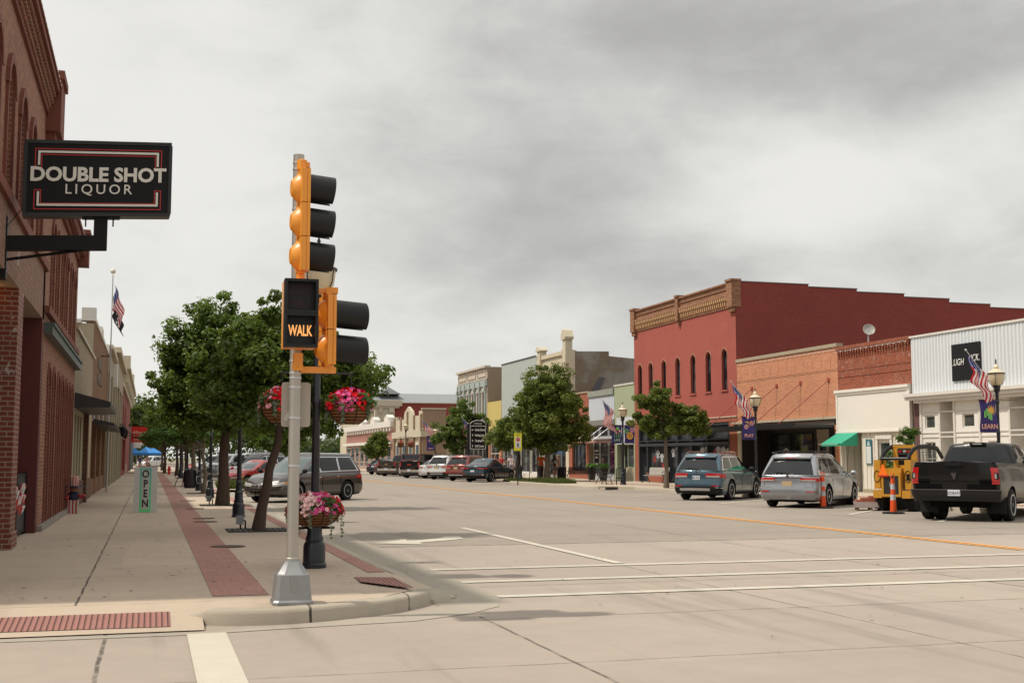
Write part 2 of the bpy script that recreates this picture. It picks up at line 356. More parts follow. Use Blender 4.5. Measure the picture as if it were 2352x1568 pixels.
# brick bands and tactile pads
sheet('brick_band', [(.7, 13.78), (1.3, 13.78), (1.3, 121), (.7, 121)], .155, m_brickpave)
sheet('kerb_brick_band', [(2.78, 16.05), (3.02, 16.05), (3.02, 121), (2.72, 121)], .155, m_brickpave)
def ramp_quad(name, pts, m): 
    mb = MB(); mb.quad(*pts); o = mb.build(name, m); o['kind'] = 'structure'
m_tactile = lines_mat('tactile_brick', (.31, .14, .115), .055, depth=1., dark=.82, rough=.8, w=.2, vary=.3)
zr = lambda y: .012 + (.15 - .012) * (y - 12.2) / (13.449 - 12.2) + .006
ramp_quad('tactile_pad', [(-3, 12.95, zr(12.95)), (-3, 12.42, zr(12.42)), (.24, 12.36, zr(12.36)), (.24, 12.98, zr(12.98))], m_tactile)
ramp_quad('tactile_pad', [(2.5, 15.45, .158), (3.0, 15.4, .145), (3.05, 14.35, .112), (2.5, 14.9, .152)], m_tactile)
# painted markings
def mark(pts, z=.009, m=None): sheet('road_marking', pts, z, m or m_white_paint)
for y in (17.75, 15.9, 14.15): mark([(4.0, y - .11), (24, y - .11), (24, y + .11), (4.0, y + .11)])
mark([(7.0, 18.0), (7.17, 18.0), (7.17, 28.1), (7.0, 28.1)], .010)
mark([(.38, 12.0), (.74, 12.0), (.76, -5), (.38, -5)])
for x in (15.0, 15.2): mark([(x - .05, 18.6), (x + .05, 18.6), (x + .05, 122), (x - .05, 122)], m=m_yellow_paint)
# turn arrow (points left)
mark([(4.13, 23.5), (5.04, 22.95), (5.08, 23.45), (5.3, 23.6), (5.62, 23.85), (5.92, 24.05), (6.2, 24.4), (6.28, 25.1), (5.95, 25.12), (5.85, 24.85), (5.68, 24.55), (5.29, 24.2), (4.95, 24.0), (4.98, 24.37)])
for i in range(14):
    y = 43.3 + 4.25 * i
    mark([(8.7, y + 4.3), (8.6, y + 4.45), (4.3, y + .15), (4.4, y)])
for i in range(-1, 24):
    y = 27.2 + 4.2 * i
    if 56 < y < 72: continue
    mark([(19.4, y), (19.5, y - .12), (23.9, y + 4.28), (23.8, y + 4.4)])
# right pavement with bulb-out
pr_ = [(24.0, 20), (24.0, 58), (22.6, 60.5), (22.3, 63), (22.3, 74), (22.6, 76), (24, 78.5), (24, 122)]
mb = MB(); mb.prism([(x, y) for x, y in pr_] + [(60, 122), (60, 20)], lambda u, v, w_: (u, v, w_), -.02, .15); o = mb.build('pavement', m_walkR); o['kind'] = 'structure'
kerb(smooth_path(pr_, 3)[::-1], .15, .15, 'kerb')
sheet('pavement_brick_band', [(25.9, 20), (26.6, 20), (26.6, 121), (25.9, 121)], .155, m_brickpave)
# cross street far end
sheet('cross_street', [(-60, 122.1), (90, 122.1), (90, 130), (-60, 130)], .012, m_gutter)
o = MB().box(-60, 3.0, 131, 500, -.02, .14).build('sidewalk', m_walk); o['kind'] = 'structure'
o = MB().box(24, 90, 131, 500, -.02, .14).build('pavement', m_walkR); o['kind'] = 'structure'

mb = MB(); rr_ = random.Random(4); c_ = (3.14, 14.02); lp = [[(c_[0] + r_ * math.cos(k * .5236) * rr_.uniform(.9, 1.1), c_[1] + r_ * 1.25 * math.sin(k * .5236) * rr_.uniform(.9, 1.1), z + rr_.uniform(-.008, .008)) for k in range(12)] for r_, z in ((.27, -.02), (.24, .05), (.17, .115), (.05, .135))]
mb.add([p for r_ in lp for p in r_], [(i * 12 + k, i * 12 + (k + 1) % 12, (i + 1) * 12 + (k + 1) % 12, (i + 1) * 12 + k) for i in range(3) for k in range(12)] + [tuple(36 + k for k in range(12))]); mb.build('kerb_end', m_kerb, smooth=50)['kind'] = 'structure'
# ---------------------------------------------------------------- building helpers
XR, XL = 29.6, -2.15
FR = lambda u, v, w_: (XR - w_, u, v)
FL = lambda u, v, w_: (XL + w_, u, v)
def FS(Y0): return lambda u, v, w_: (u, Y0 - w_, v)      # wall looking down the street towards -Y
def holes(mb, F, u0, u1, v0, v1, hs, dep=.2, arch=True, back=True):
    """facade sheet with openings; hs: (u0,u1,v0,v1[,arch height])"""
    us = sorted(set([u0, u1] + [x for h in hs for x in h[:2]])); vs = sorted(set([v0, v1] + [x for h in hs for x in h[2:4]]))
    for i in range(len(us) - 1):
        for j in range(len(vs) - 1):
            a, b, c, d_ = us[i], us[i + 1], vs[j], vs[j + 1]; mu, mv = (a + b) / 2, (c + d_) / 2
            if any(h[0] < mu < h[1] and h[2] < mv < h[3] for h in hs): continue
            mb.quad(F(a, c, 0), F(b, c, 0), F(b, d_, 0), F(a, d_, 0))
    for h in hs:
        a, b, c, d_ = h[:4]; ah = h[4] if len(h) > 4 else 0
        mb.quad(F(a, c, 0), F(a, c, -dep), F(a, d_ - ah, -dep), F(a, d_ - ah, 0)); mb.quad(F(b, c, 0), F(b, d_ - ah, 0), F(b, d_ - ah, -dep), F(b, c, -dep))
        mb.quad(F(a, c, 0), F(b, c, 0), F(b, c, -dep), F(a, c, -dep))
        if not ah: mb.quad(F(a, d_, 0), F(a, d_, -dep), F(b, d_, -dep), F(b, d_, 0))
        else:
            n = 8; P_ = [(a + (b - a) * (.5 - .5 * math.cos(math.pi * k / n)), d_ - ah + ah * math.sin(math.pi * k / n)) for k in range(n + 1)]
            for k in range(n):
                (x0, z0), (x1, z1) = P_[k], P_[k + 1]
                mb.quad(F(x0, z0, 0), F(x1, z1, 0), F(x1, d_, 0), F(x0, d_, 0)); mb.quad(F(x0, z0, 0), F(x0, z0, -dep), F(x1, z1, -dep), F(x1, z1, 0))
                mb.quad(F(x0, z0, -dep), F(x1, z1, -dep), F(x1, d_, -dep - .001), F(x0, d_, -dep - .001))
def window(F, u0, u1, v0, v1, w0, parent, fm, gm, fr=.06, cols=1, rows=1, arch=0, mul=.035, name='window', lab=None, split=None):
    """frame (part) and glass (sub-part). w0: plane of the glass relative to the wall"""
    mb = MB(); t = .05
    mb.box(u0, u0 + fr, v0, v1 - arch, w0, w0 + t, F); mb.box(u1 - fr, u1, v0, v1 - arch, w0, w0 + t, F); mb.box(u0 + fr, u1 - fr, v0, v0 + fr, w0, w0 + t, F)
    if not arch: mb.box(u0 + fr, u1 - fr, v1 - fr, v1, w0, w0 + t, F)
    else:
        n = 8; c = (u0 + u1) / 2; h = (u1 - u0) / 2
        for k in range(n):
            q = []
            for kk in (k, k + 1):
                a = math.pi * kk / n
                q.append(((c - h * math.cos(a), v1 - arch + arch * math.sin(a)), (c - (h - fr) * math.cos(a), v1 - arch + (arch - fr) * math.sin(a))))
            mb.prism([q[0][0], q[1][0], q[1][1], q[0][1]], F, w0, w0 + t)
    for i in range(1, cols):
        x = u0 + (u1 - u0) * i / cols; mb.box(x - mul / 2, x + mul / 2, v0 + fr, v1 - fr, w0 + .005, w0 + t - .006, F)
    for i in range(1, rows):
        x = v0 + (v1 - v0) * i / rows; mb.box(u0 + fr, u1 - fr, x - mul / 2, x + mul / 2, w0 + .008, w0 + t - .01, F)
    if split: mb.box(u0 + fr, u1 - fr, split - .03, split + .03, w0 + .002, w0 + t - .004, F)
    o = mb.build(name, fm, parent)
    if lab: o['label'] = lab
    g = MB(); 
    if arch:
        n = 8; c = (u0 + u1) / 2; h = (u1 - u0) / 2 - .01
        pl = [(u0 + .01, v0 + .01), (u1 - .01, v0 + .01)] + [(c + h * math.cos(math.pi * k / n), v1 - arch + (arch - .01) * math.sin(math.pi * k / n)) for k in range(n + 1)]
        g.prism(pl, F, w0 + .006, w0 + .014)
    else: g.box(u0 + .01, u1 - .01, v0 + .01, v1 - .01, w0 + .008, w0 + .016, F)
    p = g.build('pane', gm); p.parent = o
    return o
def shell(parent, F, u0, u1, ztop, mat, depth=18, name='side_wall', zb=-.02, front=False, roofz=None, steps=None):
    """side walls, back and roof behind the facade"""
    mb = MB(); rz = rz_ = roofz if roofz is not None else ztop - .5
    mb.quad(F(u0, zb, 0), F(u0, zb, -depth), F(u0, ztop, -depth), F(u0, ztop, 0)) if not steps else None
    mb.quad(F(u1, zb, 0), F(u1, ztop, 0), F(u1, ztop, -depth), F(u1, zb, -depth))
    mb.quad(F(u0, zb, -depth), F(u1, zb, -depth), F(u1, ztop, -depth), F(u0, ztop, -depth))
    mb.quad(F(u0 + .02, rz_ - .3, -.255), F(u0 + .02, ztop, -.255), F(u1 - .02, ztop, -.255), F(u1 - .02, rz_ - .3, -.255))
    o = mb.build(name, mat, parent, fix=False)
    r = MB(); r.quad(F(u0 + .01, rz, -.26), F(u1 - .01, rz, -.26), F(u1 - .01, rz, -depth + .01), F(u0 + .01, rz, -depth + .01)); r.quad(F(u0, ztop, 0), F(u1, ztop, 0), F(u1, ztop, -.26), F(u0, ztop, -.26))
    r.build('roof', M_roof, parent, fix=False)
    return o
def bld(name, label, F, u0, u1, cat='building'):
    x, y, z = F((u0 + u1) / 2, 0, 0); return thing(name, label, cat, (x, y, 0), world=True)
def pieces(name, m, parent, boxes, F=None):
    for b in boxes: mb = MB(); [mb.box(*c, F) for c in (b if isinstance(b[0], tuple) else [b])]; mb.build(name, m, parent)
M_roof = pmat('roof_membrane', (.18, .17, .16), .9)
M_glass = glass_mat('shop_glass', (.016, .018, .02), vary=1.5)
M_glassw = glass_mat('pale_glass', (.06, .065, .06), vary=1.)
M_dark = flat('dark_interior', (.008, .008, .009), .8)
M_black = flat('black_metal', (.008, .008, .009), .5, spec=.25)
M_blackp = flat('black_paint', (.012, .012, .014), .4, spec=.35)
M_white = pmat('white_paint', (.66, .62, .56), .6, vary=.06, streak=.06)
M_cream = pmat('cream_render', (.56, .49, .36), .8, vary=.10, streak=.10)
M_tan = pmat('tan_render', (.36, .30, .21), .85, vary=.12, streak=.1)
M_alu = flat('aluminium', (.55, .56, .57), .4, .6)
M_trimred = brick('coral_painted_brick', (.375, .10, .076), (.35, .092, .07), (.33, .086, .065), bw=.22, bh=.075, stain=.35, stainc=(.40, .13, .10), bump=.4)
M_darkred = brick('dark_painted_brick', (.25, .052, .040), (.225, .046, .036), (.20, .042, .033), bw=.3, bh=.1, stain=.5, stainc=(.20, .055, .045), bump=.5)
M_wood = pmat('brown_wood', (.13, .07, .04), .7)
m_bulb = flat('string_bulb', (.8, .78, .72), .3)

def bulbs(F, u0, u1, v0, v1, w_, parent, step=.45, r=.028, sag=0):
    n = max(2, int(abs(u1 - u0) / step)); mb = MB(); pts = [F(u0 + (u1 - u0) * i / n, v0 + (v1 - v0) * i / n, w_) for i in range(n + 1)]
    for p in pts: mb.sphere((p[0], p[1], p[2] - r * .8), r, 5, 3)
    mb.tube(pts, .006, 4)
    return mb.build('light_string', m_bulb, parent)

# ---------------------------------------------------------------- RIGHT SIDE: white corrugated building
F = FR
B0 = bld('shop_building', 'white building with ribbed metal upper wall and a square black sign, rightmost in the picture', F, 28, 42.75)
M_corr = lines_mat('white_ribbed_metal', (.66, .69, .71), .20, depth=.7, dark=.85, rough=.5, w=.16, vary=.06, streak=.05)
M_wpan = pmat('white_panel', (.75, .715, .66), .6, vary=.05, streak=.04)
mb = MB(); mb.box(28, 42.68, 4.18, 6.46, .0, .06, F); 
for i in range(73): mb.box(28.05 + i * .2, 28.12 + i * .2, 4.2, 6.42, .06, .075, F)
mb.build('metal_cladding', M_corr, B0)
mb = MB(); mb.box(28, 42.74, 6.46, 6.54, -.1, .12, F); mb.build('coping', M_white, B0)
mb = MB(); mb.box(28, 42.72, 4.06, 4.18, .0, .5, F); mb.box(28, 42.70, 3.93, 4.06, .0, .42, F); mb.box(28, 42.3, 3.80, 3.93, -.02, .30, F); mb.build('canopy_trim', M_white, B0)
wl = [(28.6, 29.5), (30.2, 31.1), (32.6, 33.5), (34.0, 34.9), (38.1, 38.95), (38.9 + .55, 40.25), (41.45, 42.15)]
bays = [(28, 31.7), (32.3, 35.3), (36.1, 36.2)]
mb = MB()
hs = []
for a, b in ((28.9, 29.8), (30.3, 31.2), (33.2, 34.0), (34.35, 35.1), (37.55, 38.2), (38.95, 39.65), (41.35, 42.0)): hs += [(a, b, 2.78, 3.3), (a, b, .95, 2.25)]
# recessed entrances
rec = [(35.7, 36.9), (40.2, 40.95), (31.7, 32.6)]
hs2 = hs + [(a, b, .0, 3.93) for a, b in rec]
holes(mb, F, 28, 42.35, -.02, 3.93, hs2, .12); mb.build('storefront_wall', M_wpan, B0)
for h in hs: window(F, *h, -.1, B0, M_white, M_glassw, .05, cols=1 if h[2] > 2 else 2, rows=1 if h[2] > 2 else 2)
pieces('entrance_wall', M_wpan, B0, [((a, b, -.02, 3.92, -.9, -.88), (a - .02, a, -.02, 3.92, -.9, -.121), (b, b + .02, -.02, 3.92, -.9, -.121)) for a, b in rec], F)
for a, b in rec: window(F, a + .15, b - .15, .9, 2.35, -.87, B0, M_white, M_glassw, .05, cols=2, rows=2)
mb = MB()
for x in (28, 29.85, 32.62, 35.6, 36.95, 38.6, 40.1, 41.0, 42.2): mb.box(x - .05, x + .05, .0, 3.8, .002, .05, F)
for z in (2.45, 3.42, 2.62): mb.box(28.1, 42.3, z - .025, z + .025, .001, .03, F)
mb.build('trim_boards', M_white, B0)
mb = MB(); mb.box(42.36, 42.7, -.02, 3.93, -.1, 0, F); mb.build('corner_pier', brick('maroon_brick', (.10, .03, .035), (.13, .035, .04), (.2, .15, .14)), B0)
shell(B0, F, 28, 42.74, 6.4, M_white, 16)
sg = thing('wall_sign', 'square black sign with white lettering on the ribbed white wall, partly behind a flag', 'sign', F(39.2, 5.3, .1), world=True)
mb = MB(); mb.box(38.3, 40.0, 4.55, 5.95, .095, .13, F); 
mb.build('sign_panel', M_black, sg)
mw = flat('white_lettering', (.75, .74, .7), .5)
text('.UGH', .36, .004, mw, sg, frameM(F(39.6, 5.25, .14), (0, -1, 0), (0, 0, 1)), xs=.8, shear=.15); text('UCK.', .36, .004, mw, sg, frameM(F(38.65, 5.35, .14), (0, -1, 0), (0, 0, 1)), xs=.8, shear=.15)
# ---- white panel shop with brick parapet
B1 = bld('shop_building', 'narrow shop with dark red brick parapet over white boarding and a green awning', F, 42.76, 48.3)
M_rbrick = brick('deep_red_brick', (.30, .065, .03), (.20, .045, .025), (.33, .16, .10), bw=.24, bh=.085, stain=.3, stainc=(.5, .30, .2), worn=.5)
mb = MB(); mb.quad(F(42.76, 4.6, 0), F(48.3, 4.6, 0), F(48.3, 6.5, 0), F(42.76, 6.5, 0))
mb.box(42.78, 48.28, 6.42, 6.58, -.25, .12, F); mb.box(42.78, 48.28, 6.34, 6.42, .0, .08, F)
for i in range(27):
    for r_, (z, o_) in enumerate(((6.24, .07), (6.14, .05), (6.04, .03))): mb.box(42.85 + i * .203, 42.95 + i * .203, z, z + .1 if r_ else z + .1, .001, o_, F)
mb.box(42.78, 48.28, 5.5, 5.53, .0, .02, F); mb.box(42.78, 48.28, 5.2, 5.23, .0, .02, F)
mb.build('brick_parapet', M_rbrick, B1)
bulbs(F, 42.9, 48.2, 6.38, 6.36, .16, B1, .4)
mb = MB(); mb.box(42.8, 48.32, 2.76, 4.5, .0, .12, F); mb.box(42.8, 48.36, 4.5, 4.62, .0, .22, F); mb.box(42.8, 48.34, 4.40, 4.5, .12, .17, F); mb.box(42.8, 48.36, 2.72, 2.80, .0, .16, F)
mb.box(42.78, 42.95, 2.8, 4.4, .12, .15, F); mb.box(48.2, 48.32, 2.8, 4.4, .12, .15, F)
mb.build('white_signboard', pmat('off_white_panel', (.76, .71, .64), .55, vary=.04), B1)
M_siding = lines_mat('cream_board_batten', (.70, .65, .56), .30, depth=1., dark=.6, rough=.65, w=.07, vary=.05)
mb = MB(); holes(mb, F, 42.78, 46.55, .30, 2.74, [(43.45 + .9, 45.25, .95, 2.3)], .1)
for i in range(13): mb.box(42.85 + i * .3, 42.89 + i * .3, .3, 2.74, .001, .03, F) if not 44.25 < 42.87 + i * .3 < 45.35 else None
mb.box(47.75, 48.28, .3, 2.74, -.02, 0, F)
mb.build('board_wall', M_siding, B1)
mb = MB(); mb.box(42.78, 46.5, -.02, .3, 0, .04, F); mb.build('plinth', M_tan, B1)
mb = MB(); mb.box(44.22, 44.35, .85, 2.42, .03, .07, F); mb.box(45.25, 45.38, .85, 2.42, .03, .07, F); mb.box(44.2, 45.4, 2.42, 2.58, .03, .09, F); mb.build('window_surround', M_white, B1)
window(F, 44.35, 45.25, .95, 2.3, -.09, B1, M_white, M_glass, .05, rows=2)
# recess with door
mb = MB(); mb.box(46.55, 47.75, -.02, 2.74, -.92, -.9, F); mb.box(46.53, 46.55, -.02, 2.74, -.9, 0, F); mb.box(47.75, 47.77, -.02, 2.74, -.9, 0, F); mb.build('entrance_wall', M_siding, B1)
mb = MB(); mb.box(46.75, 47.65, .02, 2.25, -.9, -.85, F); dr = mb.build('door', M_white, B1)
mb = MB(); mb.box(46.93, 47.47, 1.0, 2.05, -.85, -.843, F); mb.build('pane', M_glass).parent = dr; dr.children[-1].location = (0, 0, 0)
mb = MB()
for x in (47.1, 47.29): mb.box(x, x + .02, 1.0, 2.05, -.843, -.835, F)
for z in (1.35, 1.7): mb.box(46.93, 47.47, z, z + .02, -.843, -.834, F)
mb.build('muntins', M_white).parent = dr
mb = MB(); mb.box(47.0, 47.16, .78, .83, -.85, -.80, F); mb.build('handle', M_black).parent = dr
shell(B1, F, 42.77, 48.29, 6.4, M_rbrick, 16)
aw = thing('awning', 'green scalloped fabric awning over the white shop door', 'awning', F(47.4, 2.6, .12), world=True)
mb = MB(); u0, u1, n = 46.6, 48.25, 12
top = [(u0, 2.72, .16), (u1, 2.72, .16)]
mb.quad(F(u0, 2.72, .16), F(u1, 2.72, .16), F(u1, 2.25, 0.98), F(u0, 2.25, 0.98)); mb.quad(F(u0, 2.715, .16), F(u0, 2.245, 0.98), F(u1, 2.245, 0.98), F(u1, 2.715, .16))
for uu in (u0, u1): mb.quad(F(uu, 2.72, .16), F(uu, 2.25, 0.98), F(uu, 2.25, .16))
for i in range(n):
    a, b = u0 + (u1 - u0) * i / n, u0 + (u1 - u0) * (i + 1) / n; m_ = (a + b) / 2
    mb.add([F(a, 2.25, 0.985), F(b, 2.25, 0.985), F(b, 2.17, 0.985), F(m_, 2.12, 0.985), F(a, 2.17, 0.985)], [(0, 1, 2, 3, 4)])
    a, b = .16 + i / n, .16 + (i + 1) / n
    mb.add([F(u0 - .004, 2.25, a), F(u0 - .004, 2.25, b), F(u0 - .004, 2.17, b), F(u0 - .004, 2.12, (a + b) / 2), F(u0 - .004, 2.17, a)], [(0, 1, 2, 3, 4)])
mb.build('awning_cloth', pmat('green_canvas', (.03, .33, .20), .8, vary=.08), aw, fix=False)
mb = MB(); mb.tube([F(u0 + .03, 2.23, .16), F(u0 + .03, 2.23, 1.12), F(u1 - .03, 2.23, 1.12), F(u1 - .03, 2.23, .16)], .015, 6); mb.build('awning_frame', M_alu, aw)
sg = thing('wall_plaque', 'narrow white notice board with blue heading on the cream boarded wall', 'sign', F(45.95, 2.0, .04), world=True)
mb = MB(); mb.box(45.72, 46.15, 1.35, 2.42, .035, .06, F); mb.build('board', flat('teal_blue', (.03, .14, .18), .5), sg)
mb = MB(); mb.box(45.76, 46.11, 1.4, 2.12, .06, .066, F); mb.build('notice', flat('notice_white', (.65, .66, .64), .5), sg)
mb = MB(); mb.prism([(45.83, 2.15), (46.04, 2.15), (46.02, 2.28), (45.935, 2.37), (45.85, 2.28)], F, .06, .064)
for i in range(6): mb.box(45.8, 46.07, 1.48 + i * .1, 1.49 + i * .1, .066, .068, F)
mb.build('crest', flat('crest_grey', (.4, .5, .5), .5), sg)

# ---- orange brick building
B2 = bld('shop_building', 'single-storey orange brick building with a dark recessed shopfront and red tie rods', F, 48.32, 58.2)
M_obrick = brick('orange_brick', (.56, .195, .09), (.45, .135, .062), (.53, .35, .23), bw=.25, bh=.09, ms=.016, stain=.15, stainc=(.55, .4, .3))
mb = MB(); mb.quad(F(48.32, 3.45, 0), F(58.18, 3.45, 0), F(58.18, 6.62, 0), F(48.32, 6.62, 0))
for z in (5.55, 5.62): mb.box(48.34, 58.16, z, z + .03, 0, .015, F)
for i in range(12): mb.box(48.9 + i * .8, 48.93 + i * .8, 5.75, 6.15, 0, .012, F)
mb.build('brick_wall', M_obrick, B2)
pieces('brick_pier', M_obrick, B2, [(48.32, 48.7, .0, 3.45, -.3, 0)], F)
mb = MB(); mb.box(48.3, 58.19, 6.62, 6.78, -.28, .06, F); mb.build('coping', M_tan, B2)
bulbs(F, 48.5, 58.0, 6.5, 6.48, .05, B2, .42)
mb = MB(); mb.box(48.32, 58.6, 3.38, 3.5, 0, .14, F); mb.build('lintel', pmat('sandstone', (.45, .36, .26), .8), B2)
mb = MB(); mb.box(48.32, 58.18, 3.1, 3.38, -.06, .0, F); mb.build('fascia', pmat('fascia_brown', (.22, .17, .13), .7), B2)
M_tie = flat('red_iron', (.32, .05, .035), .6)
for u in (49.1, 51.6, 53.9, 56.5):
    mb = MB(); mb.tube([F(u, 5.15, .03), F(u + 1.1, 3.1, 2.1)], .022, 6); mb.box(u - .09, u + .09, 5.07, 5.25, 0, .04, F); mb.build('tie_rod', M_tie, B2)
cn = thing('canopy', 'thin black flat canopy over the pavement in front of the orange brick shop', 'canopy', F(55.3, 3, 1), world=True)
mb = MB(); mb.box(48.5, 62.4, 3.0, 3.12, .15, 2.15, F); mb.build('deck', flat('canopy_dark', (.03, .03, .034), .5), cn)
mb = MB(); mb.box(48.48, 62.42, 2.98, 3.17, 2.151, 2.2, F); mb.build('edge_trim', M_blackp, cn)
# recessed front
mb = MB(); mb.box(48.7, 57.7, -.02, 3.1, -1.6, -1.55, F); mb.box(48.7, 48.72, -.02, 3.1, -1.55, -.31, F); mb.box(57.7, 57.72, -.02, 3.1, -1.55, -.0, F); mb.box(48.7, 57.7, 3.08, 3.1, -1.55, 0, F); mb.build('recess_wall', flat('recess_dark', (.03, .024, .02), .8), B2)
for a, b in ((48.9, 50.2), (50.3, 51.5), (53.2, 55.2), (55.3, 57.5)): window(F, a, b, .35, 2.85, -1.54, B2, M_blackp, M_glass, .07, split=2.3)
mb = MB(); mb.box(51.75, 52.75, .1, 2.55, -1.549, -1.5, F); dr = mb.build('door', pmat('door_frame_cream', (.34, .29, .22), .6), B2)
mb = MB(); mb.box(51.95, 52.55, .3, 2.2, -1.5, -1.49, F); mb.build('pane', M_glass).parent = dr
mb = MB(); mb.box(52.47, 52.52, 1.0, 1.3, -1.49, -1.44, F); mb.build('handle', M_alu).parent = dr
mb = MB(); mb.box(51.7, 52.8, 2.56, 3.0, -1.549, -1.5, F); mb.build('transom', pmat('door_frame_cream', (.34, .29, .22), .6), B2)
mb = MB(); mb.box(58.0, 58.18, -.02, 3.38, -.3, .02, F); mb.box(57.75, 57.95, -.02, 3.38, -.3, .04, F); mb.build('cream_pier', M_cream, B2)
shell(B2, F, 48.33, 58.17, 6.5, M_obrick, 14)
sg = thing('window_sign', 'orange and white shield emblem with small lettering in the dark shopfront', 'sign', F(56.5, 1.6, -1.3), world=True)
mb = MB()
def shield(s_, cu, cv): return [(cu + x * s_, cv + y * s_) for x, y in ((-.42, .45), (0, .6), (.42, .45), (.42, -.1), (.25, -.55), (0, -.8), (-.25, -.55), (-.42, -.1))]
mb.prism(shield(.62, 55.75, 1.75), F, -1.47, -1.465); mb.build('shield_outline', mw, sg)
mb = MB(); mb.prism(shield(.52, 55.75, 1.75), F, -1.464, -1.462); mb.build('shield_field', M_black, sg)
mb = MB(); mb.prism([(x if x < 55.75 else 55.75, y) for x, y in shield(.46, 55.75, 1.75)], F, -1.461, -1.458); mb.prism([(x if x < 55.75 else 55.75, y) for x, y in shield(.26, 55.75, 1.75)], F, -1.457, -1.456); mb.build('shield_half', flat('sign_orange', (.75, .2, .04), .5), sg)
mb = MB(); mb.box(56.7, 57.25, 1.85, 1.93, -1.47, -1.464, F); mb.box(56.8, 57.1, 1.6, 1.67, -1.47, -1.464, F); mb.build('small_writing', mw, sg)
# satellite dish on roof
sd = thing('satellite_dish', 'pale round satellite dish on the roof behind the orange brick parapet', 'satellite dish', F(47.6, 6.6, -1.2), world=True)
Mx = Matrix.Rotation(R(68), 4, 'X') @ Matrix.Rotation(R(-20), 4, 'Y')
c0 = Vector(F(47.6, 7.35, -1.2))
mb = MB(); mb.lathe([(.001, -.07), (.10, -.06), (.2, -.03), (.26, .015), (.27, .02), (.26, .025), (.2, -.015), (.1, -.045), (.001, -.055)], c0, 18, Mx); mb.build('dish', flat('dish_grey', (.36, .35, .32), .6), sd, smooth=50)
mb = MB(); mb.tube([c0 + Vector((0, .05, -.05)), c0 + Vector((0, .12, -.9))], .03, 8); mb.tube([c0, c0 + Vector((-.35, -.45, -.1))], .015, 6); mb.build('mast', M_alu, sd)
mb = MB(); mb.box(*[c + d_ for c in c0 + Vector((-.35, -.45, -.1)) for d_ in (-.05, .05)]); mb.build('feed_horn', M_alu, sd)

# ---- big red building
B3 = bld('brick_building', 'tall two-storey coral red building with arched windows and a tan brick cornice', F, 58.2, 72.4)
ws = [59.62, 61.6, 63.6, 65.7, 67.73, 69.74, 71.46]
mb = MB(); hs = [(c - .33, c + .33, 5.27, 7.45, .33) for c in ws]
holes(mb, F, 58.2, 72.4, 3.72, 9.75, hs, .25)
mb.build('front_wall', M_trimred, B3, fix=False)
for h in hs: window(F, *h[:4], -.2, B3, M_blackp, M_glass, .05, arch=.33, split=6.3)
pieces('window_sill', M_trimred, B3, [(c - .42, c + .42, 5.17, 5.265, -.05, .06) for c in ws], F)
for c in ws:
    mb = MB(); P_ = [F(c - .42 * math.cos(math.pi * k / 14), 7.12 + .42 * math.sin(math.pi * k / 14), .03) for k in range(15)]
    for p in P_: mb.sphere(p, .022, 5, 3)
    mb.tube(P_, .008, 4); mb.build('arch_lights', flat('warm_bulb_off', (.55, .42, .25), .4), B3)
M_tbrick = brick('tan_cornice_brick', (.40, .21, .12), (.28, .13, .07), (.16, .08, .05), bw=.3, bh=.09, ms=.014, stain=.3)
mb = MB(); mb.box(58.75, 71.85, 10.35, 10.92, -.25, .06, F); mb.box(58.75, 71.85, 10.22, 10.35, 0, .2, F); mb.box(58.75, 71.85, 10.88, 10.98, -.27, .16, F); mb.box(58.75, 71.85, 10.6, 10.66, .06, .12, F)
mb.box(58.75, 71.85, 9.6, 9.72, 0, .05, F); mb.box(58.75, 71.85, 9.72, 10.22, -.02, .02, F)
mb.build('cornice', M_tbrick, B3)
mb = MB()
for i in range(52): mb.box(58.85 + i * .25, 58.97 + i * .25, 9.74, 10.2, .02, .15, F)
for i in range(52): mb.box(58.83 + i * .25, 58.99 + i * .25, 10.02, 10.215, .15, .19, F)
mb.build('dentils', pmat('ochre_brick', (.44, .25, .12), .8), B3)
for a, b in ((58.15, 58.8), (65.1, 65.45), (71.8, 72.45)): pieces('cornice_pier', M_tbrick, B3, [((a, b, 9.6, 11.05, -.3, .24), (a + .06, b - .06, 9.35, 9.6, 0, .16), (a - .04, b + .04, 10.98, 11.1, -.32, .3))], F)
# stepped side wall
st = [(29.6, 10.95), (33.97, 10.95), (33.97, 10.82), (36.96, 10.82), (36.96, 10.66), (39.94, 10.66), (39.94, 10.49), (42.86, 10.49), (42.86, 10.28), (45.57, 10.28), (45.57, 10.1), (56, 10.1), (56, 9.9), (62, 9.9)]
FSd = FS(58.19)
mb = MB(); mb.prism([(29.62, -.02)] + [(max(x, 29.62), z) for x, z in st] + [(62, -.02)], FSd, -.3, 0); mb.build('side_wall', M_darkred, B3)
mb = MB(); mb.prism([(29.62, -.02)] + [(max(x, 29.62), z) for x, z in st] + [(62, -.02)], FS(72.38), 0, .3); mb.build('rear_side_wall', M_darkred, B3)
mb = MB()
for i in range(0, len(st) - 1, 2): mb.box(st[i][0] + .05, st[i + 1][0] + .02, st[i][1], st[i][1] + .05, -.34, .03, FSd)
mb.build('coping', pmat('weathered_coping', (.16, .13, .12), .8), B3)
mb = MB(); mb.quad((29.8, 58.5, 9.7), (61, 58.5, 9.4), (61, 72, 9.4), (29.8, 72, 9.7)); mb.box(61.7, 62, 58.4, 72.3, -.02, 9.9); mb.build('roof', M_roof, B3)
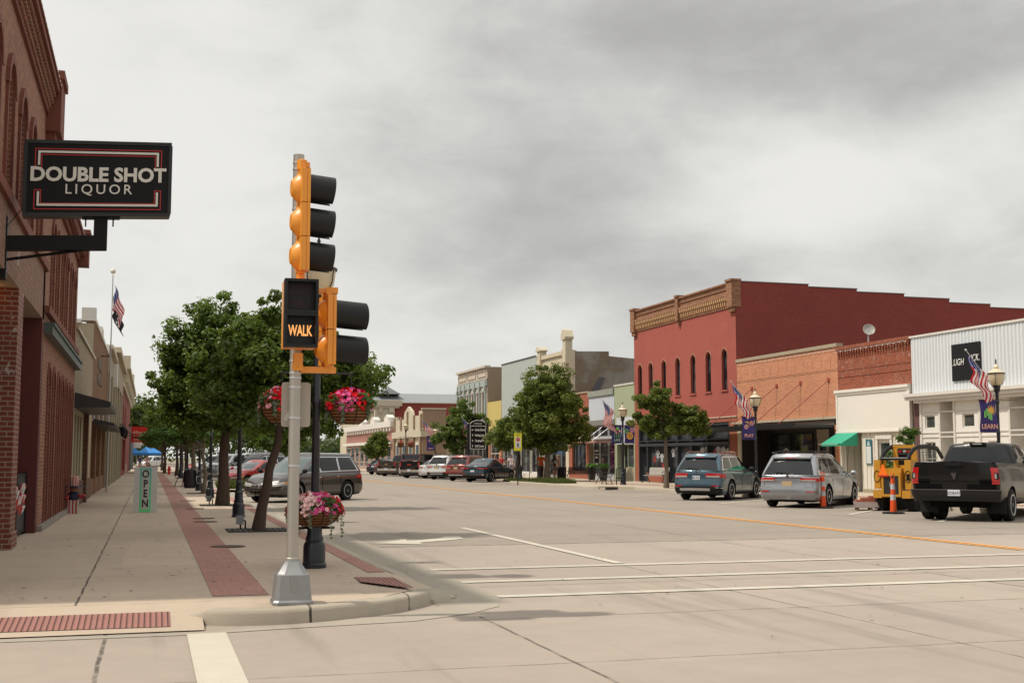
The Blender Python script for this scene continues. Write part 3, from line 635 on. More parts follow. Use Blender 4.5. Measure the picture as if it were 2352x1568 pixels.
# ground floor
M_rust = brick('rust_brick', (.36, .10, .055), (.30, .075, .045), (.34, .16, .1), bw=.24, bh=.08, stain=.15)
mb = MB(); mb.box(58.2, 72.4, 3.55, 3.78, -.1, .02, F)
for a, b in ((58.2, 59.2), (71.75, 72.4)): mb.box(a, b, -.02, 3.55, -.3, .0, F)
mb.box(67.5, 70.4, -.02, .62, -.3, -.0, F); mb.box(60, 63.8, -.02, .62, -.3, 0, F); mb.box(67.45, 70.45, .62, .7, -.3, .05, F); mb.box(59.95, 63.85, .62, .7, -.3, .05, F)
mb.build('brick_piers', M_rust, B3)
mb = MB(); mb.box(58.2, 72.4, 3.78, 3.83, 0, .06, F); mb.build('string_course', M_cream, B3)
M_slate = flat('slate_frame', (.035, .037, .045), .45)
mb = MB(); mb.box(59.2, 71.75, 2.32, 2.5, -.28, .04, F); mb.box(59.2, 71.75, 3.4, 3.55, -.28, -.02, F); mb.box(59.2, 71.75, 2.6, 2.66, -.28, .02, F)
for x in (59.2, 61.9, 64.0, 65.9, 67.5, 70.4, 71.7): mb.box(x - .07, x + .07, 0, 3.4, -.28, .01, F)
mb.build('storefront_frame', M_slate, B3)
shirt_m = flat('display_white', (.38, .38, .39), .7)
for a, b, z in ((59.3, 61.8, .72), (62.0, 63.9, .72), (64.1, 65.8, .1), (66.0, 67.4, .1), (67.6, 70.3, .72), (70.5, 71.6, .1)):
    window(F, a, b, z, 2.3, -.25, B3, M_slate, M_glass, .06); window(F, a, b, 2.68, 3.38, -.25, B3, M_slate, M_glass, .05)
mb = MB(); rr = random.Random(5)
for u0_, n in ((59.6, 3), (62.2, 2), (67.9, 3), (66.2, 2)):
    for k in range(n):
        u = u0_ + k * .62; v = 1.35 + rr.random() * .5
        mb = MB(); mb.prism([(u, v), (u + .3, v), (u + .3, v + .32), (u + .42, v + .22), (u + .46, v + .35), (u + .28, v + .5), (u + .02, v + .5), (u - .16, v + .35), (u - .12, v + .22), (u, v + .32)], F, -.232, -.222); mb.build('window_display', shirt_m, B3)
for u, v in ((60.3, 1.1), (63.2, 1.2), (68.3, .9), (69.6, 1.35), (61.2, 1.7)): mb = MB(); mb.prism([(u, v), (u + .35, v), (u + .3, v + .4), (u + .05, v + .4)], F, -.231, -.221); mb.build('window_display', flat('display_red', (.28, .03, .03), .7), B3)
mb = MB(); mb.box(58.2, 72.4, -.02, 3.72, -.36, -.32, F); mb.build('inner_wall', M_dark, B3)

# ---- green, pale blue, brick
B4 = bld('shop_building', 'narrow sage green shopfront with a small white ribbed panel beside the coral red building', F, 72.42, 75.95)
M_green = pmat('sage_green_render', (.36, .39, .25), .8, vary=.10, streak=.12)
mb = MB(); mb.box(72.42, 75.93, 4.25, 6.33, -.3, 0, F); mb.box(75.5, 75.93, -.02, 4.25, -.3, 0, F); mb.box(72.42, 72.6, -.02, 4.25, -.3, 0, F); mb.build('green_wall', M_green, B4)
mb = MB(); mb.box(72.6, 75.5, 2.5, 4.25, -.28, .03, F); mb.build('ribbed_panel', M_corr, B4)
mb = MB(); mb.box(72.42, 75.93, 6.33, 6.42, -.32, .05, F); mb.build('coping', M_white, B4)
bulbs(F, 72.5, 75.9, 6.45, 6.45, .05, B4)
mb = MB(); mb.box(72.6, 74.0, -.02, 1.0, -.28, -.02, F); mb.build('stone_base', brick('cream_block', (.50, .43, .30), (.44, .38, .27), (.3, .25, .18), bw=.4, bh=.16), B4)
window(F, 72.6, 74.0, 1.0, 2.5, -.2, B4, M_green, M_glass, .06); window(F, 74.1, 75.4, .1, 2.5, -.5, B4, M_green, M_glass, .1)
shell(B4, F, 72.43, 75.92, 6.25, M_green, 14)
B5 = bld('shop_building', 'pale blue-grey rendered shop with tall aluminium framed windows', F, 75.97, 80.9)
mb = MB(); mb.box(75.97, 80.88, 4.2, 5.85, -.3, 0, F); mb.build('render_wall', pmat('pale_blue_render', (.50, .53, .57), .8, vary=.08, streak=.08), B5)
mb = MB(); mb.box(75.97, 80.88, 5.85, 6.2, -.3, .1, F); mb.build('parapet_band', pmat('grey_green_trim', (.27, .29, .24), .8, streak=.15), B5)
mb = MB(); mb.box(75.97, 80.88, 3.85, 4.2, -.3, .05, F); mb.build('lintel', flat('grey_trim', (.2, .2, .18), .6), B5)
bulbs(F, 76, 80.8, 6.24, 6.2, .1, B5)
M_alf = flat('silver_frame', (.42, .43, .44), .4)
for a, b in ((76.05, 77.4), (77.5, 79.1), (79.2, 80.4)):
    window(F, a, b, 3.0, 3.85, -.2, B5, M_alf, M_glass, .09); window(F, a, b, .5 if a != 79.2 else .5, 2.9, -.2, B5, M_alf, M_glass, .09)
mb = MB(); mb.box(76.0, 80.5, -.02, .5, -.25, 0, F); mb.build('base_panel', M_alf, B5); mb = MB(); mb.box(76.0, 80.5, 2.9, 3.0, -.2, .02, F); mb.build('bulkhead', M_alf, B5)
mb = MB()
for u, v, a in ((76.75, 2.2, .3), (76.75, 2.0, .5), (79.8, 2.1, .7), (79.8, 1.65, .5), (79.8, 1.2, .4)): mb.box(u - a / 2, u + a / 2, v - .04, v + .05, -.16, -.15, F)
mb.box(79.35, 80.2, 1.85, 1.88, -.16, -.15, F); mb.build('window_writing', mw, B5)
mb = MB()
for i in range(14): 
    a = i * 2.4; mb.sphere(F(76.6 + .25 * math.cos(a), .9 + i * .13, -.1), .07, 6, 4)
mb.build('flower_garland', flat('magenta_flowers', (.45, .03, .25), .7), B5)
shell(B5, F, 75.98, 80.87, 6.1, M_tan, 14)
mb = MB(); mb.box(76.1, 81.4, 2.62, 2.75, .02, 1.3, F); cn = thing('canopy', 'flat pinkish canopy hung on thin rods over the pale blue shop window', 'canopy', F(78.6, 2.7, .6), world=True); mb.build('deck', pmat('pink_canopy', (.42, .22, .19), .6), cn)
mb = MB()
for u in (77, 78.6, 80.4): mb.tube([F(u, 2.76, 1.2), F(u - .4, 3.7, .06)], .015, 5)
mb.build('rods', M_alu, cn)
B6 = bld('shop_building', 'red brick shopfront half hidden behind the big pavement tree', F, 80.92, 85.2)
mb = MB(); mb.box(80.92, 85.18, 2.9, 6.2, -.3, 0, F); mb.box(80.92, 81.5, -.02, 2.9, -.3, 0, F); mb.box(84.5, 85.18, -.02, 2.9, -.3, 0, F); mb.box(81.5, 84.5, -.02, .7, -.3, -.0, F); mb.build('brick_wall', M_rust, B6)
mb = MB(); mb.box(80.9, 85.2, 6.2, 6.3, -.3, .06, F); mb.build('coping', M_tan, B6)
window(F, 81.5, 83.9, .7, 2.9, -.2, B6, M_black, M_glass, .08, cols=3); window(F, 83.95, 84.5, .1, 2.9, -.2, B6, M_black, M_glass, .08)
mb = MB(); mb.box(81.0, 83.0, 3.0, 4.0, 0, .15, F); mb.build('sign_panel', flat('navy_board', (.04, .06, .14), .5), B6)
shell(B6, F, 80.93, 85.17, 6.1, M_rust, 14)
# ---- cream building with ornament, brown patchy side wall
B7 = bld('brick_building', 'cream two-storey building with scrolled parapet ornaments and a patchy brown side wall', F, 85.2, 92.3)
mb = MB(); holes(mb, F, 85.2, 92.3, 3.2, 9.5, [(86.6, 87.6, 5, 7.2), (88.6, 89.6, 5, 7.2), (90.4, 91.4, 5, 7.2)], .2); mb.box(85.2, 92.3, 9.3, 9.6, 0, .15, F)
mb.box(85.2, 85.9, -.02, 3.2, -.3, .0, F); mb.box(91.6, 92.3, -.02, 3.2, -.3, 0, F); mb.build('front_wall', M_cream, B7, fix=False)
for h in ((86.6, 87.6, 5, 7.2), (88.6, 89.6, 5, 7.2), (90.4, 91.4, 5, 7.2)): window(F, *h, -.15, B7, M_white, M_glass, .07, split=6.1)
window(F, 85.95, 91.55, .2, 3.1, -.2, B7, M_alf, M_glass, .08, cols=4)
for k, (u, h) in ((0, (85.5, 1.55)), (2, (91.7, .75))):
    mb = MB()
    if k != 1:
        mb.box(u - .32, u + .32, 8.6, 9.6 + h * .55, -.3, .25, F)
        mb.prism([(u - .45, 9.6 + h * .5), (u + .45, 9.6 + h * .5), (u + .5, 9.6 + h * .62), (u + .2, 9.6 + h * .95), (u, 9.6 + h), (u - .2, 9.6 + h * .95), (u - .5, 9.6 + h * .62)], F, -.35, .35)
        mb.tube([F(u + .3, 8.9, .1), F(u + .7, 9.3, .1), F(u + .5, 9.65, .1), F(u + .9, 9.75, .1)], .09, 6)
        for s_ in (-.2, .2): mb.box(u + s_ - .08, u + s_ + .08, 8.2, 8.7, .2, .38, F)
    mb.build('parapet_ornament', M_cream, B7)
Mpatch = pmat('patchy_brown_wall', (.20, .155, .112), .9, vary=.15, col2=(.28, .26, .225), scale=.55, bump=.3, streak=.12)
mb = MB(); mb.prism([(29.62, -.02), (29.62, 9.62), (29.9, 9.62), (30.3, 9.5), (32.8, 9.55), (32.8, 9.2), (34.9, 9.05), (46, 8.6), (46, -.02)], FS(85.19), -.3, 0); sw = mb.build('side_wall', Mpatch, B7)
mb = MB(); mb.prism([(32.0, 7.6), (32.5, 7.6), (31.3, 5.0), (31.8, 3), (31.2, 3), (30.2, 4.4), (29.9, 4.2), (30.6, 5.4)], FS(85.19), 0, .012); mb.build('grey_patch', flat('grey_patch', (.10, .10, .11), .8), B7)
mb = MB(); mb.box(29.6, 30.1, -.02, 9.6, -.05, .012, FS(85.18)); mb.build('cream_return', M_cream, B7)
mb = MB(); mb.quad((29.9, 85.5, 8.4), (46, 85.5, 8.2), (46, 92.3, 8.2), (29.9, 92.3, 8.4)); mb.box(45.8, 46, 85.3, 92.3, 0, 8.5); mb.build('roof', M_roof, B7)
# ---- grey metal
B8 = bld('shop_building', 'tall plain building faced in pale grey-green metal sheet', F, 92.32, 103.2)
mb = MB(); mb.box(92.32, 103.15, 3.1, 9.72, -.3, 0, F); mb.build('metal_facade', pmat('grey_green_metal', (.40, .43, .40), .5, vary=.05, streak=.06), B8)
mb = MB(); mb.box(92.3, 103.2, 9.72, 9.82, -.3, .05, F); mb.build('coping', M_slate, B8); bulbs(F, 92.4, 103, 9.85, 9.82, .05, B8, .6)
for a in (92.5, 95.2, 97.9, 100.6): window(F, a, a + 2.4, .4, 2.9, -.2, B8, M_white, M_glass, .1, cols=2)
mb = MB(); mb.box(92.32, 103.15, -.02, .4, -.3, 0, F); mb.box(97.5, 98.0, .4, 3.1, -.25, .03, F); mb.build('white_base', M_white, B8)
shell(B8, F, 92.33, 103.1, 9.6, M_tan, 14)
B9 = bld('shop_building', 'low shop with bright yellow ribbed metal fascia', F, 103.2, 107.9)
mb = MB(); mb.box(103.22, 107.88, 3.6, 6.65, -.3, 0, F); mb.build('yellow_fascia', lines_mat('yellow_ribbed_metal', (.60, .47, .14), .25, depth=1., dark=.6, rough=.5), B9)
mb = MB(); mb.box(103.22, 104, -.02, 3.6, -.3, 0, F); mb.box(107.2, 107.88, -.02, 3.6, -.3, 0, F); mb.build('brick_wall', M_obrick, B9)
window(F, 104, 107.2, .3, 3.5, -.2, B9, M_white, M_glass, .08, cols=2, split=2)
shell(B9, F, 103.22, 107.88, 6.5, M_tan, 14)
# ---- ornate pale facade
B10 = bld('brick_building', 'pale two-storey facade with ornate grey-green trim above its upper windows', F, 107.92, 119.1)
hs = [(c - .45, c + .45, 5.0, 7.6, .4) for c in (109.3, 111.2, 113.1, 115, 116.9, 118.2)]
M_pale = pmat('pale_pink_render', (.52, .45, .37), .8, vary=.08)
M_celadon = pmat('celadon_trim', (.34, .38, .36), .8)
mb = MB(); holes(mb, F, 107.92, 119.08, 3.4, 9.9, hs, .2); mb.build('front_wall', M_pale, B10, fix=False)
for h in hs: window(F, *h[:4], -.15, B10, M_celadon, M_glass, .07, arch=.4)
mb = MB(); mb.box(107.9, 119.1, 9.9, 10.08, -.3, .25, F); mb.box(107.9, 119.1, 8.85, 8.95, 0, .08, F)
for a in (108.3, 112, 115.7): mb.box(a, a + 3.1, 9.1, 9.16, 0, .08, F); mb.box(a, a + 3.1, 9.6, 9.68, 0, .08, F); mb.box(a, a + .1, 9.16, 9.6, 0, .08, F); mb.box(a + 3, a + 3.1, 9.16, 9.6, 0, .08, F)
mb.build('cornice', M_pale, B10)
mb = MB(); mb.box(107.95, 119.05, 8.2, 8.8, 0, .1, F)
for c in (108.3, 110.25, 112.15, 114.05, 115.95, 117.6, 118.8): mb.box(c - .12, c + .12, 4.6, 8.7, 0, .18, F); mb.box(c - .2, c + .2, 7.9, 8.2, .1, .26, F)
for h in hs: mb.box(h[0] - .1, h[1] + .1, 7.65, 7.8, 0, .15, F)
mb.build('ornate_trim', M_celadon, B10)
window(F, 108.4, 118.6, .3, 3.2, -.2, B10, M_white, M_glass, .1, cols=6)
mb = MB(); mb.box(107.92, 119.08, 3.2, 3.5, -.3, .1, F); mb.box(107.92, 108.4, -.02, 3.2, -.3, 0, F); mb.box(118.6, 119.08, -.02, 3.2, -.3, 0, F); mb.build('pale_base', M_pale, B10)
mb = MB(); mb.box(29.62, 46, 0, 9.95, -.3, 0, FS(107.91)); mb.build('side_wall', pmat('brown_render', (.28, .215, .15), .9, vary=.1, streak=.1), B10)
mb = MB(); mb.quad((29.9, 108.2, 9.4), (46, 108.2, 9.3), (46, 119, 9.3), (29.9, 119, 9.4)); mb.box(45.8, 46, 108.2, 119, 0, 9.4); mb.box(29.7, 46, 118.8, 119.08, 0, 9.9); mb.build('roof', M_roof, B10)
# ---- beyond the cross street
Ft = lambda u, v, w_: (28.6 - w_, u, v)
B11 = thing('bank_building', 'tan brick building with cream columns and a stepped cream parapet beyond the cross street', 'building', (30, 135, 0), world=True)
M_tanbrick = brick('tan_brick', (.30, .20, .13), (.26, .17, .11), (.35, .27, .2), bw=.3, bh=.1)
M_crm = pmat('cream_stone', (.50, .44, .33), .8, vary=.06)
mb = MB(); mb.box(28.6, 31.2, 131.0, 131.3, 0, 6.9); mb.build('side_wall', M_tanbrick, B11)
mb = MB(); mb.box(28.5, 31.25, 130.9, 131.4, 6.9, 7.05); mb.build('side_coping', M_crm, B11); mb = MB(); mb.box(28.3, 31.6, 130.6, 130.99, 3.9, 4.65); mb.box(28.2, 31.7, 130.5, 130.99, 4.65, 4.8); mb.build('side_band', M_crm, B11)
mb = MB(); mb.box(131.3, 147, 0, 5.6, -.3, 0, Ft); mb.prism([(131.3, 5.6), (147, 5.6), (147, 6.5), (145.8, 6.5), (145.8, 6.1), (141.5, 6.1), (141, 6.9), (139, 7.5), (137, 6.9), (136.5, 6.3), (133, 6.3), (133, 6.8), (131.3, 6.8)], Ft, -.3, 0); mb.box(131, 147.2, 3.9, 4.65, 0, .3, Ft)
mb.build('front_wall', M_crm, B11)
pieces('column', M_tanbrick, B11, [((u - .35, u + .35, 0, 3.9, 0, .25), (u - .25, u + .25, 4.8, 6.9 if 136 < u < 142 else 6.4, 0, .15)) for u in (131.6, 135.3, 139, 142.8, 146.6)], Ft)
for u in (132.3, 136.1, 139.9, 143.6): window(Ft, u, u + 2.2, .6, 3.2, 0, B11, M_white, flat('blue_glass', (.06, .12, .16), .1), .15)
mb = MB(); mb.box(29, 34, 131.2, 147, 5.4, 5.6); mb.box(33.8, 34, 131.2, 147, 0, 5.6); mb.box(31.2, 40, 131.05, 131.3, 0, 5.0); mb.build('rear_block', M_tan, B11)
B12 = thing('shop_building', 'low pink building with white bracketed cornice and dormers, left of the tan bank', 'building', (28.6, 160, 0), world=True)
mb = MB(); mb.box(147.2, 185, 0, 5.2, -.3, -.0, Ft); mb.build('pink_wall', pmat('salmon_brick', (.34, .15, .12), .8), B12)
mb = MB(); mb.box(147.2, 185, 5.4, 6.1, -.3, .5, Ft); mb.box(147.2, 185, 3.3, 3.7, 0, .5, Ft)
for u in range(148, 184, 2): mb.box(u, u + .5, 4.9, 5.4, 0, .4, Ft)
for u in (150, 160, 170): mb.prism([(u, 6.1), (u + 3.0, 6.1), (u + 3.0, 6.6), (u + 1.5, 7.0), (u, 6.6)], Ft, -.6, .2)
mb.build('cornice', M_white, B12)
for u in range(149, 183, 4): window(Ft, u, u + 3, .3, 3.1, 0, B12, M_white, M_glass, .1)
mb = MB(); mb.box(29, 45, 147.5, 185, 5.0, 5.2); mb.build('roof', M_roof, B12)
B13 = thing('brick_building', 'large building with long plain dark red side wall seen beyond the tan bank', 'building', (40, 190, 0), world=True)
mb = MB(); mb.box(36.5, 60, 188, 188.3, 0, 10.1); mb.build('side_wall', M_darkred, B13)
mb = MB(); mb.box(33.4, 36.5, 187.6, 188.5, 0, 9.3); mb.box(33.0, 37.6, 187.2, 188.9, 9.6, 10.5); mb.box(33.2, 37.2, 187.4, 188.7, 9.3, 9.6); mb.box(34, 34.5, 187.3, 187.6, 8.6, 9.3); mb.box(35.6, 36.3, 187.3, 187.6, 8.6, 9.3); mb.box(37.6, 60, 187.8, 188.6, 10.1, 10.25); mb.build('stone_corner', M_crm, B13)
mb = MB(); mb.box(36.5, 60, 188.61, 220, 9.6, 9.8); mb.build('roof', M_roof, B13)
B14 = thing('school_building', 'wide building with grey shingle roof and a small gable on the skyline', 'building', (60, 260, 0), world=True)
M_shing = pmat('grey_shingles', (.24, .25, .26), .9, vary=.2, scale=2.)
mb = MB(); mb.add([(40, 250, 11), (90, 250, 11), (90, 262, 15.5), (40, 262, 15.5), (40, 275, 11), (90, 275, 11)], [(0, 1, 2, 3), (3, 2, 5, 4), (0, 3, 4), (1, 5, 2)]); mb.add([(46.5, 258, 15.2), (51.5, 258, 15.2), (49, 258.5, 16.6), (49, 264, 16.6), (46.5, 264, 15.0), (51.5, 264, 15.0)], [(0, 1, 2), (0, 2, 3, 4), (1, 5, 3, 2)]); mb.build('roof', M_shing, B14, fix=False)
mb = MB(); mb.box(41, 89, 251, 274, 0, 11.1); mb.build('wall', M_crm, B14)
mb = MB(); mb.box(42.5, 44, 253, 255, 11, 14.8); mb.build('chimney', M_darkred, B14)
# ---------------------------------------------------------------- LEFT SIDE
F = FL
M_lbrick = brick('faded_red_brick', (.31, .118, .066), (.17, .064, .042), (.30, .21, .155), bw=.22, bh=.08, ms=.012, stain=.35, stainc=(.19, .13, .11))
M_rubble = brick('pinkish_stone', (.30, .175, .125), (.22, .122, .09), (.18, .118, .09), bw=.16, bh=.11, ms=.01, stain=.6, stainc=(.16, .12, .115))
M_pier = brick('dark_red_brick', (.155, .034, .026), (.185, .044, .033), (.29, .20, .15), bw=.215, bh=.083, ms=.013, stain=.12, stainc=(.4, .3, .25), worn=.8, rough=.6)
M_lred = pmat('brick_red_trim', (.17, .052, .034), .8, vary=.2, fine=60)
A = thing('brick_building', 'two-storey faded red brick corner building with porch openings at the left edge', 'building', (-2.15, 21, 0), world=True)
# upper wall with tall narrow windows
aw_ = [15.6, 17.4, 19.2, 21.0, 22.75, 24.6]
hs = [(c - .4, c + .4, 5.75, 7.5, .4) for c in aw_]
mb = MB(); holes(mb, F, 14.4, 26.6, 5.55, 8.42, hs, .22); mb.build('upper_wall', M_lbrick, A, fix=False)
for h in hs:
    window(F, *h[:4], -.18, A, M_lred, M_glass, .06, arch=.4)
for c in aw_:
    mb = MB(); mb.box(c - .50, c - .40, 5.7, 7.12, 0, .045, F); mb.box(c + .40, c + .50, 5.7, 7.12, 0, .045, F)
    for k in range(8):
        a0, a1 = math.pi * k / 8, math.pi * (k + 1) / 8
        mb.prism([(c - r_ * math.cos(a), 7.1 + r_ * math.sin(a)) for a, r_ in ((a0, .56), (a1, .56), (a1, .42), (a0, .42))], F, 0, .06)
    mb.build('window_surround', M_lred, A)
mb = MB(); holes(mb, F, 14.4, 26.6, 4.45, 5.45, [(15.2 + .1, 15.9, 4.5, 4.6)], .02); mb.build('porch_lintel', M_rubble, A, fix=False)
mb = MB(); mb.box(14.38, 26.6, 5.45, 5.62, -.1, .07, F); mb.box(14.38, 26.6, 5.62, 5.68, -.1, .04, F); mb.build('belt_course', M_lred, A)
mb = MB(); mb.box(14.4, 25.3, 8.42, 8.55, -.2, .06, F); mb.box(14.4, 25.3, 8.85, 8.98, -.25, .24, F); mb.box(14.4, 25.3, 8.5, 8.9, -.2, .05, F); mb.box(14.4, 25.3, 8.98, 9.03, -.26, .27, F)
mb.build('cornice', M_lred, A)
mb = MB()
for i in range(54):
    u = 14.5 + i * .2
    for r_ in range(3): mb.box(u + (.1 if r_ % 2 else 0), u + .1 + (.1 if r_ % 2 else 0), 8.5 + r_ * .12, 8.6 + r_ * .12, .05, .10 + r_ * .04, F)
mb.build('dentils', M_lbrick, A)
bulbs(F, 14.5, 25.3, 9.05, 9.05, .26, A, .3, .022)
mb = MB(); mb.box(25.3, 26.3, 8.1, 9.15, -.2, .28, F); mb.box(25.25, 26.35, 9.15, 9.32, -.22, .33, F); mb.box(25.4, 26.2, 7.95, 8.1, -.2, .18, F); mb.box(25.5, 26.1, 7.8, 7.95, -.2, .09, F); mb.build('cornice_pier', M_lred, A)
pieces('brick_pier', M_pier, A, [(-3.2, -2.15, 21.6, 22.4, -.02, 4.45), (-3.2, -2.15, 14.4, 15.2, -.02, 4.45)])
mb = MB(); mb.box(-3.22, -2.12, 21.56, 22.44, .14, .42); mb.build('pier_base', M_pier, A)
mb = MB(); mb.box(-5, -2.152, 15, 26.2, 4.45, 4.55); mb.build('porch_ceiling', pmat('stained_plaster', (.34, .27, .20), .9, vary=.2), A)
M_porchred = pmat('oxblood_paint', (.095, .014, .012), .55, vary=.06)
mb = MB(); mb.box(-5, -2.15, 26.2, 26.58, -.02, 5.45); mb.build('porch_end_wall', M_porchred, A)
mb = MB(); mb.box(-5.1, -5, 14.5, 26.2, -.02, 4.5); mb.box(-4.98, -4.9, 23.0, 24.2, .15, 2.3); mb.build('porch_back_wall', M_porchred, A)
mb = MB(); mb.box(-14, -2.2, 14.4, 14.6, 4.5, 8.9); mb.box(-14, -2.2, 26.3, 26.55, 7.5, 8.9); mb.box(-14, -5, 14.4, 14.6, 0, 4.5); mb.build('side_wall', M_lbrick, A)
mb = MB(); mb.box(-14, -2.4, 14.6, 26.3, 8.3, 8.4); mb.build('roof', M_roof, A)
# corner pipe strip at the wall
mb = MB(); mb.box(21.05, 21.08, 4.75, 5.2, .0, .03, F); mb.build('conduit', M_white, A)
# bulbs in porch
m_glow = flat('warm_bulb', (1, .42, .08), .3, emit=6.)
for y, x, lab in ((23.0, -2.65, 'small glowing amber bulb under the porch ceiling just behind the brick pier'), (21.3, -2.5, 'small glowing amber bulb under the porch ceiling in front of the brick pier')):
    t = thing('porch_lamp', lab, 'lamp', (x, y, 4.45), group='amber porch bulbs')
    MB().lathe([(.02, 0), (.03, -.08), (.022, -.09)], n=10).build('lamp_holder', M_black, t); MB().sphere((0, 0, -.14), .055, 12, 8).build('bulb', m_glow, t, smooth=180)
# gate with bunting
gt = thing('metal_gate', 'low black metal gate across the porch opening by the brick pier', 'gate', (-2.35, 24.3, .15), world=True)
mb = MB(); mb.box(-2.38, -2.33, 22.5, 26.1, 1.28, 1.34); mb.box(-2.38, -2.33, 22.5, 26.1, .2, .26)
for y in (22.5, 24.3, 26.08): mb.box(-2.39, -2.32, y, y + .05, .15, 1.36)
mb.build('gate_frame', M_black, gt)
mb = MB(); mb.box(-2.365, -2.345, 22.55, 26.08, .26, 1.28); mb.build('gate_mesh', flat('charcoal_mesh', (.025, .025, .027), .6), gt)
bt = thing('bunting', 'red and white cloth bunting draped over the black gate', 'bunting', (-2.3, 23.6, 1.2), world=True)
rr = random.Random(3); mr, mwh = flat('bunting_red', (.45, .03, .03), .8), flat('bunting_white', (.6, .58, .55), .8)
for m_, off in ((mr, 0), (mwh, 1)):
    mb = MB()
    for i in range(40):
        y = 22.7 + rr.random() * 2.6; z = .72 + rr.random() * .48; a = .05 + rr.random() * .09
        mb.add([(-2.30 + rr.random() * .03, y, z), (-2.28 + rr.random() * .04, y + a, z - .02), (-2.29, y + a * .8, z - .14), (-2.29, y - .02, z - .16)], [(0, 1, 2, 3)])
    mb.build('cloth', m_, bt, fix=False)
# ---- building B
Bb = thing('brick_building', 'two-storey red brick building with a row of tall arched ground floor openings', 'building', (-2.15, 32, 0), world=True)
uw = [28.2, 29.7, 31.3, 32.8, 34.6, 36.2]
hs = [(c - .38, c + .38, 4.95, 6.75, .3) for c in uw]
gw = [28.3, 29.7, 31.2, 32.6, 34.0, 35.4, 36.7]
hs2 = [(c - .38, c + .38, .28, 3.6, .38) for c in gw]
mb = MB(); holes(mb, F, 26.6, 37.7, -.02, 7.3, hs + hs2, .22); mb.build('front_wall', M_lbrick, Bb, fix=False)
for h in hs: window(F, *h[:4], -.18, Bb, flat('green_frame', (.05, .08, .07), .5), M_glass, .06, arch=.3, split=5.9)
for h in hs2: window(F, *h[:4], -.19, Bb, M_lred, M_glass, .09, arch=.38, split=2.4)
for c in gw:
    mb = MB(); mb.box(c - .44, c - .38, .2, 3.25, 0, .03, F); mb.box(c + .38, c + .44, .2, 3.25, 0, .03, F)
    for k in range(8):
        a0, a1 = math.pi * k / 8, math.pi * (k + 1) / 8
        mb.prism([(c - r_ * math.cos(a), 3.22 + r_ * math.sin(a)) for a, r_ in ((a0, .50), (a1, .50), (a1, .39), (a0, .39))], F, 0, .032)
    mb.build('opening_surround', M_lred, Bb)
for c in uw:
    mb = MB(); mb.box(c - .45, c - .38, 4.9, 6.5, 0, .03, F); mb.box(c + .38, c + .45, 4.9, 6.5, 0, .03, F)
    for k in range(6):
        a0, a1 = math.pi * k / 6, math.pi * (k + 1) / 6
        mb.prism([(c - .52 * math.cos(a0), 6.45 + .42 * math.sin(a0)), (c - .52 * math.cos(a1), 6.45 + .42 * math.sin(a1)), (c - .39 * math.cos(a1), 6.45 + .3 * math.sin(a1)), (c - .39 * math.cos(a0), 6.45 + .3 * math.sin(a0))], F, 0, .05)
    mb.build('window_surround', M_lred, Bb)
mb = MB(); mb.box(26.62, 37.7, 4.62, 4.76, 0, .10, F); mb.build('belt_course', M_lred, Bb)
mb = MB(); mb.box(26.65, 37.74, 4.18, 4.36, 0, .17, F); mb.box(26.65, 37.74, 4.36, 4.42, 0, .21, F); mb.build('green_moulding', flat('dull_green_metal', (.07, .09, .08), .5), Bb)
mb = MB(); mb.box(26.6, 37.7, 7.3, 7.42, -.2, .08, F); mb.box(26.6, 37.7, 7.42, 7.8, -.2, .16, F); mb.box(26.6, 37.72, 7.8, 7.9, -.22, .24, F)
for i in range(44): mb.box(26.7 + i * .25, 26.82 + i * .25, 7.44, 7.7, .16, .22, F)
mb.build('cornice', M_lred, Bb); bulbs(F, 26.7, 37.6, 7.93, 7.93, .22, Bb, .35, .025)
mb = MB(); mb.box(37.0, 37.7, 7.2, 8.1, -.2, .3, F); mb.box(36.95, 37.75, 8.1, 8.22, -.2, .34, F); mb.build('cornice_pier', M_lred, Bb)
mb = MB(); mb.box(26.62, 37.7, -.02, .27, 0, .10, F); mb.build('stone_plinth', pmat('grey_stone', (.25, .22, .19), .9), Bb)
shell(Bb, F, 26.61, 37.69, 7.6, M_lbrick, 12)
# ---- C
C_ = thing('shop_building', 'low cream painted brick shop with a dark metal awning, left side of the street', 'building', (-2.15, 43, 0), world=True)
M_cbrick = brick('cream_painted_brick', (.36, .29, .20), (.33, .265, .185), (.26, .205, .145), bw=.22, bh=.08, stain=.1, bump=.6)
mb = MB(); mb.box(37.7, 49, 3.45, 5.4, -.3, 0, F); mb.build('upper_wall', M_cbrick, C_)
mb = MB(); mb.box(37.7, 49, 5.4, 5.5, -.3, .06, F); mb.build('coping', M_tan, C_); bulbs(F, 37.8, 48.9, 5.42, 5.42, .08, C_, .35)
mb = MB(); holes(mb, F, 37.7, 49, .9, 3.45, [(38.3, 39.2, 1.0, 3.0), (39.8, 40.7, 1.0, 3.0), (41.3, 42.1, 1.0, 3.0), (45.8, 46.8, 1.0, 2.9)], .06); mb.build('panel_wall', pmat('khaki_panel', (.34, .29, .19), .7, vary=.06), C_, fix=False)
for a in ((38.3, 39.2, 1.0, 3.0), (39.8, 40.7, 1.0, 3.0), (41.3, 42.1, 1.0, 3.0), (45.8, 46.8, 1.0, 2.9)): window(F, *a, -.06, C_, M_tan, M_glass, .06)
mb = MB(); mb.box(37.7, 43.4, -.02, .9, -.2, .05, F); mb.box(43.4, 44.1, -.02, 3.45, -.2, .15, F); mb.box(44.1, 49, -.02, .9, -.2, .05, F); mb.build('brick_base', brick('brown_brick', (.14, .055, .035), (.11, .045, .03), (.2, .15, .11), bh=.08), C_)
shell(C_, F, 37.71, 48.99, 5.3, M_cbrick, 12)
